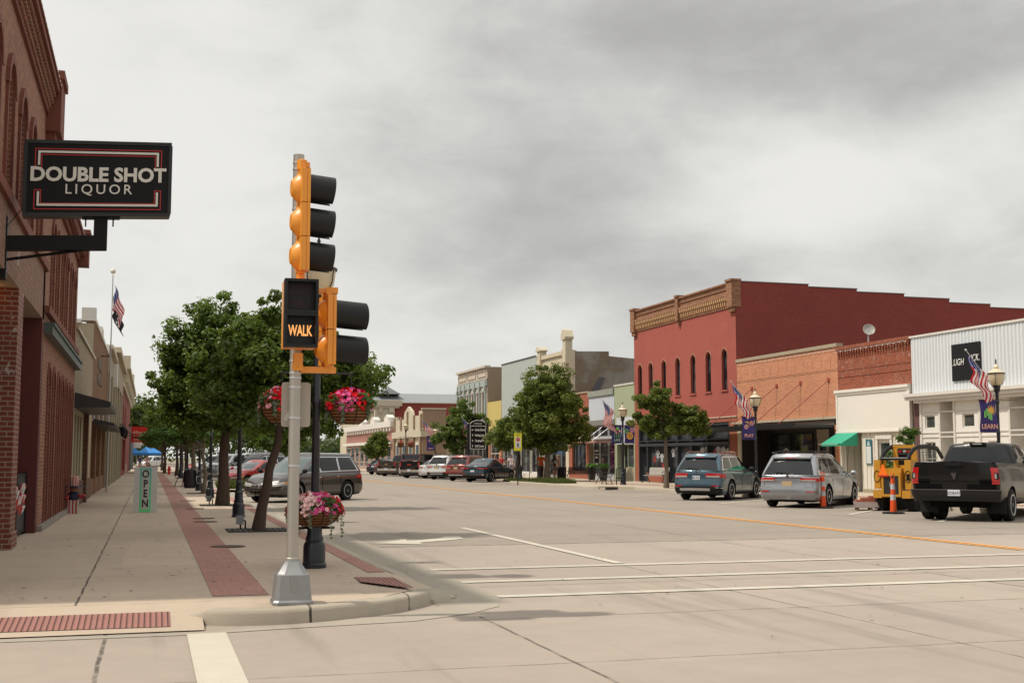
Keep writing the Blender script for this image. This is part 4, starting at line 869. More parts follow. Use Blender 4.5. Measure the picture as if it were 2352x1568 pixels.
t = thing('awning', 'dark sheet-metal awning sloping over the cream painted brick shopfront', 'awning', (-2.1, 41, 3.3), world=True)
mb = MB(); mb.prism([(0, 3.55), (1.0, 3.28), (1.0, 3.12), (0, 3.1)], lambda u, v, w_: (XL + .01 + u, w_, v), 37.9, 44.5); mb.build('awning_sheet', flat('dark_tin', (.035, .033, .034), .4, .4), t)
# ---- D
D_ = thing('brick_building', 'brown brick shop with raised corner coping and a beige plastered side wall', 'building', (-2.15, 57, 0), world=True)
M_dbrick = brick('brown_orange_brick', (.22, .105, .05), (.18, .08, .04), (.20, .13, .08), bh=.08, stain=.2)
mb = MB(); mb.box(49.02, 65, 3.9, 6.85, -.3, 0, F); mb.box(49.02, 49.7, -.02, 3.9, -.3, 0, F); mb.box(53.5, 54.5, -.02, 3.9, -.3, 0, F); mb.box(58.5, 60, -.02, 3.9, -.3, 0, F); mb.box(64, 65, -.02, 3.9, -.3, 0, F); mb.box(49.7, 64, -.02, .8, -.3, -.02, F); mb.build('brick_wall', M_dbrick, D_)
mb = MB(); mb.box(-14, -2.16, 49.0, 49.3, -.02, 6.75); mb.build('side_wall', M_tan, D_)
mb = MB(); mb.box(-14, -2.62, 48.9, 49.35, 6.75, 6.9); mb.box(-2.62, -2.1, 48.95, 49.6, 6.85, 7.35); mb.box(49.6, 65, 6.85, 7.0, -.3, .05, F); mb.box(55, 57, 6.9, 7.25, -.3, .06, F); mb.box(64.3, 65, 6.9, 7.3, -.3, .06, F); mb.build('coping', M_white, D_)
for a, b in ((49.75, 53.4), (54.6, 58.4), (60.1, 63.9)): window(F, a, b, .8, 2.9, -.2, D_, M_black, M_glass, .1, cols=3); window(F, a, b, 3.1, 3.85, -.1, D_, M_white, M_glassw, .08)
mb = MB(); mb.prism([(0, 3.15), (.8, 2.98), (.8, 2.88), (0, 2.95)], lambda u, v, w_: (XL + .01 + u, w_, v), 50, 56.8); mb.prism([(0, 3.15), (.7, 2.98), (.7, 2.88), (0, 2.95)], lambda u, v, w_: (XL + .01 + u, w_, v), 57.4, 64.5); mb.build('tin_awning', flat('dark_tin', (.035, .033, .034), .4, .4), D_)
mb = MB()
for i in range(8): mb.box(53 + i * .55, 53.3 + i * .55, 5.35, 5.75, 0, .04, F); mb.box(53 + i * .55, 53.3 + i * .55, 4.75, 5.1, 0, .04, F)
mb.build('wall_letters', flat('dull_letters', (.16, .12, .10), .6), D_)
mb = MB(); mb.quad((-14, 49.3, 6.2), (-2.4, 49.3, 6.2), (-2.4, 65, 6.2), (-14, 65, 6.2)); mb.build('roof', M_roof, D_)
# ---- E
E_ = thing('columned_building', 'tan building with square columns and flat cornice, beyond the flagpole', 'building', (-2.15, 80, 0), world=True)
mb = MB(); mb.box(65.02, 75, 5.9, 7.15, -.3, .05, F); mb.box(75, 95, 6.1, 7.8, -.3, .15, F); mb.box(65.02, 75, 0, 5.9, -.5, -.3, F); mb.box(75, 95, 0, 6.1, -.5, -.3, F); mb.build('upper_wall', M_tan, E_)
mb = MB(); mb.box(65.0, 75, 7.15, 7.35, -.3, .25, F); mb.box(75, 95.1, 7.8, 8.1, -.3, .4, F); mb.build('cornice', M_cream, E_)
pieces('column', M_tan, E_, [(u, u + .9, -.02, 6.0, -.3, .15) for u in (65.1, 69.5, 74.3, 79, 84, 89, 94)], F)
for a, b in ((66.1, 69.4), (70.5, 74.2), (75.3, 78.9), (80, 83.9), (85, 88.9), (90, 93.9)): window(F, a, b, .7, 4.8, -.25, E_, M_white, M_glass, .12, cols=2, rows=2)
mb = MB(); mb.box(72, 73.5, 5.6, 6.9, .05, .3, F); mb.build('wall_sign', M_white, E_)
shell(E_, F, 65.1, 94.9, 7.0, M_tan, 10)
# ---- F
G_ = thing('brick_building', 'deep red building with white ornate bracketed cornice, far down the left side', 'building', (-2.15, 110, 0), world=True)
M_fred = pmat('barn_red_paint', (.22, .035, .025), .75, vary=.08)
mb = MB(); holes(mb, F, 96.5, 140, -.02, 7.0, [(98, 101, 4.2, 6), (104, 107, 4.2, 6), (98, 104, .5, 3.2), (106, 116, .5, 3.2), (112, 115, 4.2, 6)], .3); mb.build('front_wall', M_fred, G_, fix=False)
for a in ((98, 101, 4.2, 6), (104, 107, 4.2, 6), (98, 104, .5, 3.2), (106, 116, .5, 3.2), (112, 115, 4.2, 6)): window(F, *a, -.25, G_, M_white, M_glass, .2, cols=2)
mb = MB(); mb.box(96.3, 140, 7.0, 7.3, -.3, .2, F); mb.box(96.3, 140, 8.3, 8.6, -.3, .6, F)
for u in range(97, 140, 2): mb.box(u, u + .6, 7.3, 8.3, 0, .45, F)
mb.box(96.5, 140, 7.3, 8.3, -.3, .1, F); mb.box(96.3, 97.2, 8.6, 9.3, -.3, .6, F); mb.box(118, 120, 8.6, 9.3, -.3, .6, F); mb.build('cornice', M_cream, G_)
mb = MB(); mb.box(-14, -2.2, 96.4, 96.7, 0, 8.3); mb.box(-14, -2.2, 139.6, 139.9, 0, 8.3); mb.build('side_wall', M_fred, G_)
for lx, ly in ((-1.75, 84.0), (-1.75, 92)):
    t = thing('wall_lantern', ('nearer' if ly < 90 else 'farther') + ' black lantern bracketed from the tan columned building', 'lantern', (XL, ly, 3.3), group='lanterns on the columned building')
    MB().lathe([(.02, .45), (.2, .3), (.22, .26), (.14, -.25), (.06, -.3)], (.45, 0, 0), 8).build('lantern_body', M_black, t); MB().tube([(0.15, 0, .1), (.3, 0, .55), (.45, 0, .45)], .03, 6).build('bracket', M_black, t)
# handrail
t = thing('handrail', 'short white pipe handrail beside the step of the red building', 'railing', (-1.7, 98, .15)); mb = MB()
for y in (-.6, .6): mb.tube([(0, y, 0), (0, y, .95)], .03, 6)
mb.tube([(0, -.6, .95), (0, .6, .95)], .03, 6); mb.tube([(0, -.6, .5), (0, .6, .5)], .03, 6); mb.build('rail_pipe', M_white, t)
# more distant block behind
G2 = thing('distant_building', 'white and dark low buildings closing the far end of the left side', 'building', (-4, 190, 0), world=True)
mb = MB(); mb.box(-6, -2.0, 143, 144, 0, 3.8); mb.box(-6, -2.2, 160, 185, 0, 5.5); mb.build('wall', flat('slate_siding', (.1, .1, .1), .8), G2)
mb = MB(); mb.box(-2.3, -1.0, 230, 231, 3.2, 5.5); mb.box(-2.3, -1.2, 184.8, 184.99, 3, 5.0); mb.build('white_panel', M_white, G2)
# red hanging sign
t = thing('hanging_sign', 'red hanging sign with cream script lettering bracketed over the far left pavement', 'sign', (-.9, 115, 3.7), world=True)
M_sr = flat('sign_red', (.62, .015, .01), .5)
mb = MB(); mb.box(-1.62, -.2, 114.95, 115.15, 3.0, 4.4); mb.build('sign_panel', M_sr, t)
mcs = flat('cream_lettering', (.8, .7, .5), .5)
text('Allmons', .40, .01, mcs, t, frameM((-.95, 114.94, 3.88), (1, .0, 0), (0, 0, 1)), shear=.45, xs=.95)
mb = MB(); mb.box(-1.45, -.45, 114.93, 114.95, 3.55, 3.6); 
for i in range(6): mb.box(-1.35 + i * .15, -1.27 + i * .15, 114.93, 114.95, 3.14 + .02 * (i % 2), 3.34)
mb.build('sign_script_lower', mcs, t)
mb = MB(); mb.tube([(-2.1, 114.8, 4.0), (-.4, 114.8, 3.2)], .035, 6); mb.tube([(-2.1, 114.8, 3.7), (-.4, 114.8, 3.15)], .035, 6); mb.build('bracket', M_black, t)
# flagpole + flag built later

# ---------------------------------------------------------------- DOUBLE SHOT LIQUOR sign
S = thing('hanging_sign', 'large black rectangular hanging sign with bold white two-line lettering on a heavy black bracket', 'sign', (-2.15, 19.6, 4.9), world=True)
uX = Vector((1, .055, .075 * 0)).normalized(); o0 = Vector((-1.935, 19.55, 0))
# corners measured: left (-1.94) z 5.27..6.41, right (.2) z 5.39..6.57 -> slight tilt
def SP(u, v, w_): return tuple(o0 + Vector((uX.x * u, uX.y * u, 0)) + Vector((0, 0, 5.275 + v + .062 * u)) + Vector((uX.y * w_, -uX.x * w_, 0)))
M_sblk = flat('sign_black', (.008, .008, .009), .5, spec=.2)
mb = MB(); mb.box(0, 2.14, 0, 1.15, -.12, .12, SP); mb.build('sign_box', M_sblk, S)
mb = MB()
for a in ((0, 2.14, -.012, .04), (0, 2.14, 1.11, 1.162), (-.012, .04, .04, 1.11), (2.10, 2.152, .04, 1.11)): mb.box(a[0], a[1], a[2], a[3], -.13, .135, SP)
mb.build('sign_rim', flat('sign_rim_black', (.02, .02, .02), .3, .3), S)
M_sw = flat('sign_white', (.72, .70, .64), .5); M_srd = flat('sign_trim_red', (.45, .02, .015), .5)
def brack(mb, z0, z1, t, dirn, L, inset):
    # bracket: long bar with short returns; dirn +1 = returns go down from the top bar
    a, b = inset, 2.14 - inset
    mb.box(a, b, z0, z0 + t, .12, .128, SP)
    for x in (a, b - t): mb.box(x, x + t, *( (z0 - L, z0) if dirn > 0 else (z0 + t, z0 + t + L)), .12, .128, SP)
for lvl, s_ in ((1, 1), (0, -1)):
    zc = .965 if lvl else .145
    mb = MB(); brack(mb, zc, zc, .032, s_, .19, .19); mb.build('white_border', M_sw, S)
    mb = MB(); brack(mb, zc + .055 * s_, zc, .014, s_, .28 if s_ > 0 else .28, .145); 
    mb.box(.235, 1.905, zc - .035 * s_, zc - .035 * s_ + .014, .12, .127, SP)
    for x in (.235, 1.891): mb.box(x, x + .014, *((zc - .035 - .20, zc - .035) if s_ > 0 else (zc + .049, zc + .249)), .12, .127, SP)
    for x in (.145, 1.891): mb.box(x, x + .104, *((zc - .235, zc - .221) if s_ > 0 else (zc + .24, zc + .254)), .12, .1265, SP)
    mb.build('red_border', M_srd, S)
M3 = frameM(SP(1.07, .625, .125), Vector(SP(1, 0, 0)) - Vector(SP(0, 0, 0)), (0, 0, 1))
text('DOUBLE SHOT', .30, .006, M_sw, S, M3, bold=.010, xs=.985)
M3 = frameM(SP(1.07, .40, .125), Vector(SP(1, 0, 0)) - Vector(SP(0, 0, 0)), (0, 0, 1))
text('LIQUOR', .215, .006, M_sw, S, M3, bold=.001, space=1.35)
mb = MB(); mb.box(1.02, 1.22, -.52, -.02, -.08, .08, SP); mb.box(-.9, 1.22, -.52, -.30, -.085, .085, SP); mb.box(.85, 1.4, -.03, -.012, -.1, .1, SP); mb.box(-.38, -.2, -.95, -.02, -.12, .12, SP); mb.build('bracket_arm', M_sblk, S)
mb = MB(); mb.tube([SP(-.25, -.66, 0), SP(1.0, -.5, 0)], .025, 6); mb.tube([SP(.9, -.16, .05), SP(.9, -.02, .05)], .012, 5); mb.tube([SP(1.3, -.16, .05), SP(1.3, -.02, .05)], .012, 5); mb.tube([SP(-.45, -.5, 0.2), SP(0, .1, .15)], .006, 4); mb.build('brace', M_sblk, S)
# ---------------------------------------------------------------- OPEN A-frame sign
S = thing('sandwich_board', 'white A-frame board with OPEN in black letters on a green and teal strip', 'sign', (-.08, 35.2, .15))
M_board = pmat('board_white', (.48, .46, .43), .6, vary=.05)
F2 = lambda u, v, w_: (u, -.20 + v * .16 - w_, v)
F3 = lambda u, v, w_: (u, .20 - v * .16 + w_, v)
for ff, nm in ((F2, 'front_panel'), (F3, 'rear_panel')):
    mb = MB(); mb.box(-.31, .31, .0, 1.24, -.012, .012, ff); mb.build(nm, M_board, S)
m_, T_ = new_mat('green_gradient'); q_ = T_.xyz(T_.n('ShaderNodeTexCoord').outputs['Generated'])
T_.n('ShaderNodeOutputMaterial', {0: T_.n('ShaderNodeBsdfPrincipled', {'Base Color': T_.mix(q_[2], (.12, .60, .22), (.10, .36, .33)), 'Roughness': .5}).outputs[0]})
mb = MB(); mb.box(-.15, .15, .02, 1.21, .013, .018, F2); mb.build('green_strip', m_, S)
mb = MB(); mb.box(-.098, .098, .10, 1.17, .019, .022, F2); mb.build('grey_strip', pmat('strip_grey', (.42, .42, .38), .6), S)
Mblk = flat('letter_black', (.012, .012, .014), .6)
for i, c in enumerate('OPEN'):
    z = 1.04 - i * .265
    text(c, .29, .004, Mblk, S, Matrix(((1, 0, 0, 0), (0, .16, -.987, -.20 + z * .16 - .026), (0, .987, .16, z), (0, 0, 0, 1))), bold=.008, xs=.8)
mb = MB(); mb.tube([(-.32, 0, 1.22), (.32, 0, 1.22)], .012, 6); mb.build('hinge', M_alu, S)
# ---------------------------------------------------------------- painted wooden figure post by the brick wall
S = thing('wooden_figure', 'painted wooden post figure in red, white and navy beside the arched brick wall', 'ornament', (-1.92, 35.0, .15))
mb = MB(); mb.lathe([(.11, .74), (.12, .98), (.105, 1.0)], n=14); mb.build('hat_crown', lines_mat('hat_stripes', (.45, .03, .03), .07, alt=(.55, .5, .45)), S)
mb = MB(); mb.lathe([(.12, .74), (.30, .735), (.30, .715), (.12, .71)], n=16); mb.build('hat_brim', flat('navy_paint', (.015, .02, .06), .6), S)
mb = MB(); mb.sphere((0, 0, .64), .11, 12, 8); mb.build('head', flat('wood_skin', (.30, .14, .09), .7), S, smooth=180)
mb = MB(); mb.lathe([(.11, .36), (.15, .42), (.16, .52), (.10, .58)], n=14); mb.build('coat', flat('navy_paint', (.015, .02, .06), .6), S)
mb = MB(); mb.tube([(.1, -.06, .5), (.22, -.18, .44), (.28, -.22, .5)], .04, 6); mb.tube([(-.1, -.06, .5), (-.18, -.16, .4)], .04, 6); mb.build('arm', flat('coat_red', (.40, .03, .03), .6), S)
mb = MB(); mb.box(-.13, .13, -.1, .1, 0, .37); mb.build('legs', lines_mat('leg_stripes', (.42, .03, .03), .085, alt=(.5, .46, .42)), S)
# ---------------------------------------------------------------- vehicles
def carpaint(name, col, metal=.35, rough=.28):
    return pmat(name, col, rough, metal, vary=.03, coat=.8, fine=200, spec=.5)
G_car = glass_mat('car_glass', (.012, .014, .016), rough=.03)
G_clear = glass_mat('windscreen_glass', (.07, .10, .10), rough=.03)
M_tyre = flat('tyre_rubber', (.014, .013, .013), .85, spec=.25)
M_trim = flat('black_plastic', (.012, .012, .012), .7, spec=.3)
M_rim = flat('alloy_rim', (.50, .50, .50), .38, .35)
M_chrome = flat('chrome', (.62, .62, .63), .12, .95)
M_tail = flat('tail_light_red', (.42, .012, .012), .15, coat=.6)
M_lens = flat('clear_lens', (.34, .34, .31), .2, coat=.3)
M_amber = flat('amber_lens', (.55, .20, .03), .2)
M_plate = flat('number_plate', (.55, .57, .60), .5)
M_under = flat('underbody', (.006, .006, .006), .9, spec=.1)

def lerp(a, b, t): return a + (b - a) * t
def curve(pts):
    def f(x):
        if x <= pts[0][0]: return pts[0][1]
        for (a, b), (c, d_) in zip(pts, pts[1:]):
            if x <= c:
                t = (x - a) / (c - a); return lerp(b, d_, t * t * (3 - 2 * t) if len(pts) > 2 else t)
        return pts[-1][1]
    return f
def lin(pts):
    def f(x):
        if x <= pts[0][0]: return pts[0][1]
        for (a, b), (c, d_) in zip(pts, pts[1:]):
            if x <= c: return lerp(b, d_, (x - a) / (c - a))
        return pts[-1][1]
    return f
class Shell:
    """lofted shell: q in -5..5 runs round the plan (0 rear centre, 1-2 rear corner, 2-3 side, 3-4 front corner, 5 front centre), t in 0..1 runs up"""
    def __init__(s, xr, xf, w, zb, zt, cr=.28, cf=.45, bowr=.10, bowf=.16, taper=.03, crown=.03):
        s.xr, s.xf, s.w, s.zb, s.zt, s.cr, s.cf, s.br, s.bf, s.tp, s.crown = xr, xf, w, zb, zt, cr, cf, bowr, bowf, taper, crown
    def plan(s, q, t):
        q = q - 10 if q > 5 else q; sg = -1 if q < 0 else 1; a = abs(q); xr, xf, w = s.xr(t), s.xf(t), s.w(t)
        def rear(k): return (xr + s.br * k * k, (w - s.cr) * k)
        def side(k):
            x = lerp(xr + s.cr + s.br, xf - s.cf - s.bf, k); return (x, w * (1 - s.tp * abs(2 * k - 1) ** 3))
        def front(k): return (xf - s.bf * k * k, (w * (1 - s.tp) - s.cf) * k)
        def bez(p0, c, p1, k): return tuple((1 - k) ** 2 * p0[i] + 2 * k * (1 - k) * c[i] + k * k * p1[i] for i in (0, 1))
        if a <= 1: x, y = rear(a)
        elif a <= 2: x, y = bez(rear(1), (rear(1)[0] + .02, side(0)[1]), side(0), a - 1)
        elif a <= 3: x, y = side(a - 2)
        elif a <= 4: x, y = bez(side(1), (front(1)[0] - .02, side(1)[1]), front(1), a - 3)
        else: x, y = front(5 - a)
        return x, sg * y
    def P(s, q, t, off=0.):
        x, y = s.plan(q, t); z = lerp(s.zb(x), s.zt(x), t)
        p = Vector((x, y, z))
        if off:
            e = .02; q2 = q + e
            a, b = s.plan(q, t), s.plan(q2, t); tx, ty = (b[0] - a[0], b[1] - a[1])
            if q2 < q: tx, ty = -tx, -ty
            n = Vector((ty, -tx, 0)); n = n.normalized() if n.length > 1e-7 else Vector((1, 0, 0))
            if n.dot(Vector((x - (s.xr(t) + s.xf(t)) / 2, y * 3, 0))) < 0: n = -n
            p += n * off
        return p
    def qside(s, x, t=.5):
        xr, xf = s.xr(t), s.xf(t); a, b = xr + s.cr + s.br, xf - s.cf - s.bf
        return 2 + (x - a) / (b - a)
    def mesh(s, ts, closed_top=True):
        qs = [-5 + .5 * i for i in range(0, 4)] + [-3 + (i / 14.) for i in range(0, 14)] + [-2 + .25 * i for i in range(4)] + [-1, -.5, 0]
        qs = [-5, -4.6, -4.2, -4, -3.75, -3.5, -3.25] + [-3 + i / 14 for i in range(14)] + [-2, -1.75, -1.5, -1.25, -1, -.6, -.3, 0]
        full = qs + [-q for q in qs[-2:0:-1]]
        n = len(full); mb = MB(); vs = []
        for t in ts: vs += [s.P(q, t) for q in full]
        fs = [(i * n + k, i * n + (k + 1) % n, (i + 1) * n + (k + 1) % n, (i + 1) * n + k) for i in range(len(ts) - 1) for k in range(n)]
        # caps: strips between mirrored points
        for lvl, up in ((0, 0), (len(ts) - 1, 1)):
            rows = []
            for k in range(1, len(qs) - 1):
                a, b = lvl * n + k, lvl * n + (n - k)
                pa, pb = vs[a], vs[b]; ids = [a]
                for j in (1, 2, 3):
                    m_ = pa.lerp(pb, j / 4); m_.z += s.crown * up * (1 - (j / 2 - 1) ** 2) * 1.0; vs.append(m_); ids.append(len(vs) - 1)
                rows.append(ids + [b])
            for r0, r1 in zip(rows, rows[1:]):
                for j in range(4): fs.append((r0[j], r1[j], r1[j + 1], r0[j + 1]))
            e0, e1 = lvl * n, lvl * n + len(qs) - 1
            fs.append((e0,) + tuple(rows[0])); fs.append((e1,) + tuple(rows[-1]))
        mb.add(vs, fs); return mb
    def patch(s, mb, q0, q1, t0, t1, off=.006, th=.0, nq=8, nt=3, q0b=None, q1b=None):
        """quad patch; q0b/q1b: q limits at t1"""
        q0b = q0 if q0b is None else q0b; q1b = q1 if q1b is None else q1b
        g = []
        for j in range(nt + 1):
            v = j / nt; t = lerp(t0, t1, v)
            for i in range(nq + 1): g.append((lerp(lerp(q0, q0b, v), lerp(q1, q1b, v), i / nq), t))
        vs = [s.P(q, t, off) for q, t in g]; inn = [s.P(q, t, off - .02 - th) for q, t in g]
        N_ = len(vs); W = nq + 1
        fs = [(j * W + i, j * W + i + 1, (j + 1) * W + i + 1, (j + 1) * W + i) for j in range(nt) for i in range(nq)]
        ed = [i for i in range(W)] + [j * W + nq for j in range(1, nt + 1)] + [nt * W + i for i in range(nq - 1, -1, -1)] + [j * W for j in range(nt - 1, 0, -1)]
        fs += [(ed[k], ed[(k + 1) % len(ed)], N_ + ed[(k + 1) % len(ed)], N_ + ed[k]) for k in range(len(ed))]
        mb.add(vs + inn, fs); return mb
def boolean_cut(me, cutters):
    ob = bpy.data.objects.new('t', me); COL.objects.link(ob); cs = []
    for c in cutters:
        m2 = bpy.data.meshes.new('c'); m2.from_pydata(c.v, [], c.f)
        bm = bmesh.new(); bm.from_mesh(m2); bmesh.ops.recalc_face_normals(bm, faces=bm.faces); bm.to_mesh(m2); bm.free()
        oc = bpy.data.objects.new('c', m2); COL.objects.link(oc); cs.append(oc)
        md = ob.modifiers.new('b', 'BOOLEAN'); md.object = oc; md.operation = 'DIFFERENCE'; md.solver = 'EXACT'
    dg = bpy.context.evaluated_depsgraph_get(); dg.update()
    r = bpy.data.meshes.new_from_object(ob.evaluated_get(dg)); 
    for o in cs + [ob]: bpy.data.objects.remove(o)
    return r
def wheel(root, x, y, r, wid, spokes=7, rimm=None, sp=1):
    w_ = bpy.data.objects.new('wheel', None); COL.objects.link(w_); w_.parent = root; w_.location = (x, y, r)
    sg = 1 if y > 0 else -1
    Mw = Matrix.Rotation(R(90), 4, 'X')
    o = wid / 2
    mb = MB(); mb.lathe([(r * .62, -o), (r * .93, -o), (r, -o + .03), (r, o - .03), (r * .93, o), (r * .62, o)], n=28, M=Mw); mb.build('tyre', M_tyre, w_, smooth=40)
    mb = MB(); s_ = -sg   # lathe axis after rotation: +z -> -y
    def ring(pr): mb.lathe([(a, b * s_) for a, b in pr], n=28, M=Mw)
    ring([(r * .66, o - .005), (r * .66, o + .012), (r * .60, o + .012), (r * .57, o - .03), (r * .55, -.02), (.001, -.02)])
    for k in range(spokes):
        a = 2 * math.pi * k / spokes
        for da in ((0,) if sp == 1 else (-.13, .13)):
            wv = .052 if sp > 1 else .085
            p0 = Vector((math.cos(a) * .05, 0, math.sin(a) * .05)); p1 = Vector((math.cos(a + da) * r * .6, 0, math.sin(a + da) * r * .6)); t_ = (p1 - p0).normalized(); n_ = Vector((-t_.z, 0, t_.x)) * wv / 2
            yy = sg * (o - .015); y2 = sg * (o - .05)
            mb.add([p0 + n_ + Vector((0, yy, 0)), p1 + n_ + Vector((0, yy + sg * .01, 0)), p1 - n_ + Vector((0, yy + sg * .01, 0)), p0 - n_ + Vector((0, yy, 0)), p0 + n_ + Vector((0, y2, 0)), p1 + n_ + Vector((0, y2, 0)), p1 - n_ + Vector((0, y2, 0)), p0 - n_ + Vector((0, y2, 0))], [(0, 1, 2, 3), (0, 4, 5, 1), (3, 2, 6, 7), (1, 5, 6, 2)])
    mb.lathe([(.001, (o + .0) * s_), (.06, (o - .0) * s_), (.065, (o - .05) * s_)], n=12, M=Mw)
    rim = mb.build('rim', [rimm or M_rim], w_, smooth=30)
    mb = MB(); mb.lathe([(.001, (.0) * s_), (r * .55, 0.0), (r * .55, (-.01) * s_), (.001, (-.01) * s_)], n=20, M=Mw); mb.build('brake_disc', flat('disc_steel', (.08, .08, .08), .5, .4), w_)
    return w_
def car(name, label, loc, heading, body_m, L=4.9, W=1.95, H=1.75, wb=2.82, kind='suv', belt=1.05, hood=1.0, r=.36, rear=None, front=True, group='cars parked at an angle along the street', opt={}):
    """x forward; origin on the ground at the middle. heading in degrees clockwise from +Y"""
    root = thing(name, label, opt.get('cat', 'car'), loc, R(90 - heading), group)
    x0, x1 = -L / 2, L / 2; w = W / 2; fo = opt.get('fo', (L - wb) * .47); ro = L - wb - fo
    xa, xb = x0 + ro, x1 - fo         # axles
    zb = lin(opt.get('zb') or [(x0, .30), (x0 + .5, .21), (x1 - .5, .20), (x1, .26)])
    hs_ = opt.get('hood_x', x1 - L * .26)          # cowl position
    bl = opt.get('belt_rise', .07)
    zt = curve([(x0, belt + bl), (x0 + .5, belt + bl * .8), (hs_ - .3, belt), (hs_, belt - .01), (x1 - .55, hood - .08), (x1 - .02, hood - .24)])
    pickup = kind == 'pickup'
    rb = opt.get('rear_prof', [(0, .10), (.10, .02), (.22, .0), (.42, .02), (.50, .05), (.62, .07), (.9, .09), (1, .13)])
    fb = [(0, .16), (.12, .03), (.3, .0), (.5, .01), (.75, .06), (.92, .16), (1, .30)]
    fr_, ff_ = lin(rb), lin(fb)
    low = Shell(lambda t: x0 + fr_(t), lambda t: x1 - ff_(t), lambda t: w * lin([(0, .92), (.15, .975), (.45, 1.), (.75, .985), (.92, .955), (1, .91)])(t), zb, zt, cr=opt.get('cr', .26), cf=.42, bowr=opt.get('bowr', .09), bowf=.16, taper=.035, crown=.035)
    me = None
    mb = low.mesh([0, .06, .15, .28, .42, .55, .7, .82, .92, .97, 1])
    m0 = bpy.data.meshes.new('b'); m0.from_pydata(mb.v, [], mb.f)
    bm = bmesh.new(); bm.from_mesh(m0); bmesh.ops.recalc_face_normals(bm, faces=bm.faces); bm.to_mesh(m0); bm.free()
    cut = []
    ar = r + .075
    for x in (xa, xb):
        for sg in (-1, 1): cut.append(MB().tube([(x, sg * (w - .30), r), (x, sg * (w + .3), r)], ar, 22))
    if pickup: bx = opt['bed']; cut.append(MB().box(x0 + .18, bx, -w + .17, w - .17, .75, 2))
    body = boolean_cut(m0, cut); body.materials.clear(); body.materials.append(body_m); body.materials.append(M_under)
    for p in body.polygons:
        c = p.center
        ins = any((c.x - x) ** 2 + (c.z - r) ** 2 < (ar - .004) ** 2 + .0 for x in (xa, xb)) and abs(c.y) > w - .32 and abs(c.y) < w * .999 and (abs(p.normal.y) < .3 or abs(c.y) < w - .25)
        if ins or c.z < .24: p.material_index = 1
        if pickup and x0 + .15 < c.x < bx + .05 and abs(c.y) < w - .14 and c.z > .7 and not (c.z > belt and p.normal.z > .8): p.material_index = 1
    body.name = 'body'; bo = link('body', body, root, 32)
    # lower cladding
    clad = opt.get('clad', .30)
    if clad:
        mb = MB(); z_t = clad
        for sg in (-1, 1):
            qa, qb = low.qside(xa + ar + .03), low.qside(xb - ar - .03)
            ms = MB(); low.patch(ms, sg * qa, sg * qb, 0, z_t * .5, .010, nq=6, nt=2); ms.build('side_sill', opt.get('clad_m', M_trim), root, smooth=40)
        low.patch(mb, -1.9, 1.9, 0, z_t, .010, nq=20, nt=2)
        if front: low.patch(mb, 3.3, 6.700, 0, z_t * .8, .010, nq=16, nt=2)
        mb.build('cladding', opt.get('clad_m', M_trim), root, smooth=40)
    # cabin
    cr_, cf_ = opt.get('cab', (x0 + .12, hs_))          # base of the cabin rear / windscreen base
    rs, ws_ = opt.get('rear_slope', .42), opt.get('wind_slope', .95)
    rz = curve(opt.get('roof', [(x0, H - .10), (x0 + .9, H - .01), (0, H), (hs_ - ws_, H - .05), (hs_, H - .25)]))
    tum = opt.get('tumble', .22)
    zc = lambda x: zt(x) - .03
    cab = Shell(lambda t: cr_ + rs * t ** 1.15, lambda t: cf_ - ws_ * t ** .95, lambda t: (w * opt.get('cab_w', .925)) - tum * t ** 1.25 - (.06 if t > .97 else 0), zc, rz, cr=.20, cf=.26, bowr=.05, bowf=.16, taper=.02, crown=.035)
    cm = cab.mesh([0, .15, .35, .55, .75, .86, .94, 1]).build('cabin', opt.get('cabin_m', body_m), root, smooth=40)
    # glass
    gt0, gt1 = .12, .80
    chrome = opt.get('chrome')
    xs = opt.get('side_glass', None)
    if xs is None:
        a, b = cr_ + .45, cf_ - .35; xs = [(a, a + (b - a) * .30), (a + (b - a) * .33, a + (b - a) * .62), (a + (b - a) * .65, b)]
    n_ = len(xs)
    for sg in (-1, 1):
        for i, (a, b) in enumerate(xs):
            # last (front) window leans with the windscreen, first with the hatch
            qa0, qb0 = cab.qside(a, gt0), cab.qside(b, gt0); qa1, qb1 = cab.qside(a + (rs * .55 if i == 0 else 0), gt1), cab.qside(b - (ws_ * .62 if i == n_ - 1 else 0), gt1)
            if chrome:
                mb = MB(); cab.patch(mb, sg * (qa0 - .035), sg * (qb0 + .035), gt0 - .045, gt1 + .045, .004, nq=8, nt=4, q0b=sg * (qa1 - .02), q1b=sg * (qb1 + .02)); mb.build('window_trim', M_chrome, root)
            mb = MB(); cab.patch(mb, sg * qa0, sg * qb0, gt0, gt1, .009, nq=8, nt=4, q0b=sg * qa1, q1b=sg * qb1)
            mb.build('side_window', G_clear if (opt.get('clear_front') and i == n_ - 1) else G_car, root, smooth=60)
    mb = MB(); cab.patch(mb, -1.25, 1.25, opt.get('rw0', .06), .86, .008, nq=12, nt=4, q0b=-1.1, q1b=1.1); mb.build('rear_window', G_car, root, smooth=60)
    mb = MB(); cab.patch(mb, 3.75, 6.250, .05, .88, .008, nq=12, nt=4); mb.build('windscreen', G_clear if front == 2 else G_car, root, smooth=60)
